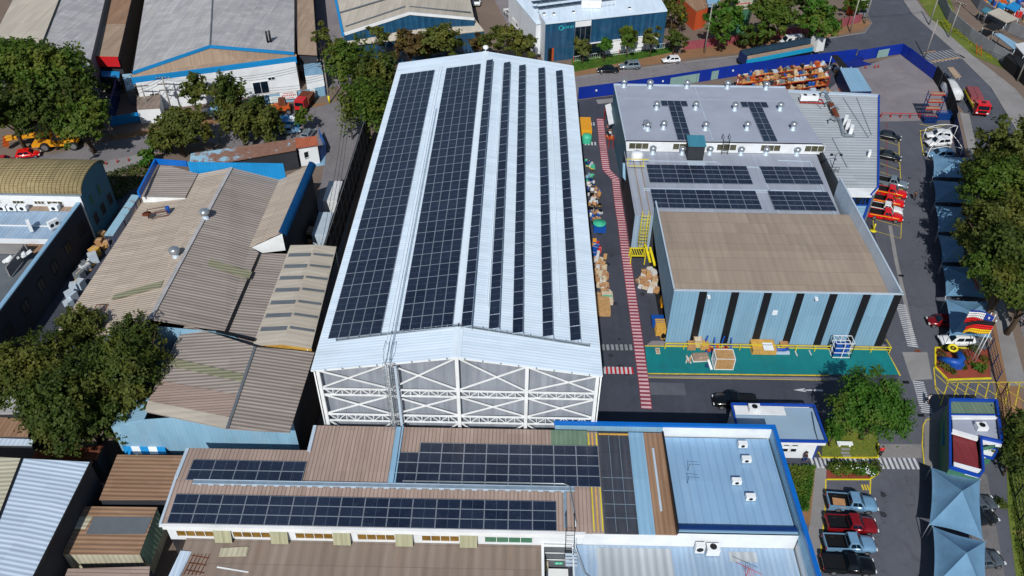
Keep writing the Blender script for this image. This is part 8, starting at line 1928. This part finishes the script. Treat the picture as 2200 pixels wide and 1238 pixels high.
# shrubs and beds
grassmass('lawn_grass',[(1230,133),(1330,114),(1445,99),(1449,111),(1232,154)],2600,'leafb',.3,.12,label='clipped green lawn before the glass office')
grassmass('verge_grass',[(2010,50),(2070,85),(2130,130),(2150,125),(2095,80),(2030,40)],900,'leafy',.35,.2,label='yellow green grass along the precast wall')
grassmass('hedge_planting',[(1690,1006),(1750,1006),(1735,1100),(1712,1100)],2600,'leafb',.3,.7,label='dense green planting between the blue parapet and the path')
grassmass('lawn_grass',[(2165,905),(2198,885),(2260,1300),(2195,1300),(2170,1100)],1500,'leaf',.35,.12,label='patchy lawn beyond the lattice fence')
grassmass('lawn_grass',[(1772,930),(1884,930),(1884,981),(1768,980)],700,'leafy',.2,.08,label='thin lawn around the stone bench')
grassmass('ground_cover',[(205,380),(290,355),(330,345),(300,400),(240,440)],1500,'leafd',.4,.5,label='dark ground cover behind the barrel-roofed building')
for i in range(13):
    shrub(['leafy shrub with white flowers in the bed above the pickups','green shrub in the bed above the pickups'][i%2],1783+i*8,1008+(i%3)*5,.62,.8,['leafd','leaf','leafb'][i%3],group='shrubs in the bed above the pickups' )
for i,(px,py) in enumerate(((1838,1008),(1861,1010),(1866,1014),(1858,1013),(1869,1018),(1798,1005))):
    p=W(px,py,.8); m=MB(); 
    for k in range(6): m.lathe(p+Vector((RND.uniform(-.4,.4),RND.uniform(-.4,.4),RND.uniform(-.1,.2))),[(.02,0),(.09,.05),(.02,.1)],6)
    tag(m.build('white_flowers',M['white'],None),'cluster of white flowers in the bed above the pickups','flowers','white flowers above the pickups')
shrub('dark spiky agave clump on the gravel beside the southern tents',2148,1092,.7,.7,'leafd'); shrub('yellow flowering bush behind the glass office corner',1466,47,1.1,1.4,'leafy'); shrub('dark maroon umbrella-like bush by the glass office corner',1443,60,1.6,1.6,'leafr'); shrub('bush with orange flowers by the garden railing',1240,118,1.0,1.0,'leafr')
shrub('pile of dry palm leaves at the gatehouse lawn',2195,985,1.5,1,'leafr')
# scrap yard beyond the precast walls (top right)
for i in range(120):
    t=RND.random(); px=2075+t*190; py=-25+t*95-RND.uniform(-8,30); p=W(px,py)
    goods('scrap_part','colourful scrap piled behind the second precast wall','scrap','scrap behind the second precast wall',RND.choice(['whitepl','bluepl','orange','card','greenpl','rust','redpl','cyan','card2','pale']),p,(RND.uniform(.8,2.6),RND.uniform(.8,2),RND.uniform(.5,1.8)),RND.uniform(0,3),RND.choice([0,1,2]))
def canopy(label,px,z,mat,posts=True,name='canopy_roof'):
    e=simplebld(name,label,[(a,b,z) for a,b in px],mat,(0,1,0),walls=False,cat='canopy'); m=MB()
    for p in WL(px,z-.1): m.tube((p.x,p.y,0),p,.08,n=6)
    m.build('post',M['steel'],e); return e
canopy('pale corrugated canopy in the scrap yard beyond the walls',[(2121,27),(2146,17),(2188,40),(2163,49)],3.0,'palebeige'); canopy('light blue canopy in front of the second precast wall',[(2136,72),(2150,72),(2185,93),(2180,107)],2.6,'ltblueroof'); canopy('bright blue umbrella-like canopy in the scrap yard',[(2160,14),(2178,3),(2195,14),(2182,26)],3.2,'cyan')
canopy('black sagging canopy before the second precast wall',[(2113,56),(2132,49),(2157,56),(2135,66)],2.6,'blackcloth'); canopy('teal canopy beside the pale corrugated one',[(2108,22),(2118,15),(2132,22),(2118,29)],2.6,'walltealdark'); canopy('white canvas roof at the far right edge by the poles',[(2180,95),(2215,88),(2260,130),(2200,118)],2.8,'whitepl')
e=thing('dark_container',W(2180,135),'black netted container by the road at the right edge','container'); m=MB(); P_=WL([(2160,120),(2172,112),(2230,145),(2215,165)],2.4); m.slab(P_,.1); m.walls(P_,0,0); m.build('container_shell',M['blackcloth'],e)
e=thing('orange_barrier',W(2105,125),'orange ladder-like barrier leaning on the verge','barrier'); a=W(2099,118);b=W(2109,122); m=MB()
for p in (a,b): m.beam(p,p+Vector((-.6,.8,2.2)),.1)
for k in range(3): t=(k+1)/4; m.beam(a+Vector((-.6,.8,2.2))*t,b+Vector((-.6,.8,2.2))*t,.08)
m.build('barrier_frame',M['orange'],e)
# ================================================================ CAMERA, SUN, SKY
cam=bpy.data.cameras.new('camera'); co=bpy.data.objects.new('camera',cam); COL.objects.link(co); SC.camera=co
Rm=Matrix((_rt,_up,-_fw)).transposed(); co.location=(0,0,CAM_H); co.rotation_euler=Rm.to_euler()
cam.sensor_width=36; cam.lens=36*CAM_F/2200; cam.clip_start=1; cam.clip_end=2000
AZ=rad(8.8); EL=rad(42.5)
sd=Vector((math.sin(AZ)*math.cos(EL),math.cos(AZ)*math.cos(EL),-math.sin(EL)))   # light travels towards +Y
sun=bpy.data.lights.new('sun','SUN'); sun.energy=4.2; sun.angle=rad(.5); sun.color=(1,.965,.91); so=bpy.data.objects.new('sun',sun); COL.objects.link(so)
so.rotation_euler=sd.to_track_quat('-Z','Y').to_euler(); so.location=(0,-30,120)
w=bpy.data.worlds.new('World'); SC.world=w; w.use_nodes=True; n=w.node_tree.nodes; l=w.node_tree.links
sk=n.new('ShaderNodeTexSky'); sk.sky_type='NISHITA'; sk.sun_disc=False; sk.sun_elevation=EL; sk.sun_rotation=math.atan2(-sd.x,-sd.y); sk.air_density=1.2; sk.dust_density=.6
l.new(sk.outputs[0],n['Background'].inputs[0]); n['Background'].inputs[1].default_value=.07
vs=SC.view_settings; vs.view_transform='Standard'; vs.look='None'; vs.exposure=0.0; vs.gamma=1; vs.use_curve_mapping=False
SC.cycles.use_denoising=True; SC.cycles.max_bounces=5; SC.cycles.diffuse_bounces=2; SC.cycles.glossy_bounces=3; SC.cycles.transmission_bounces=2
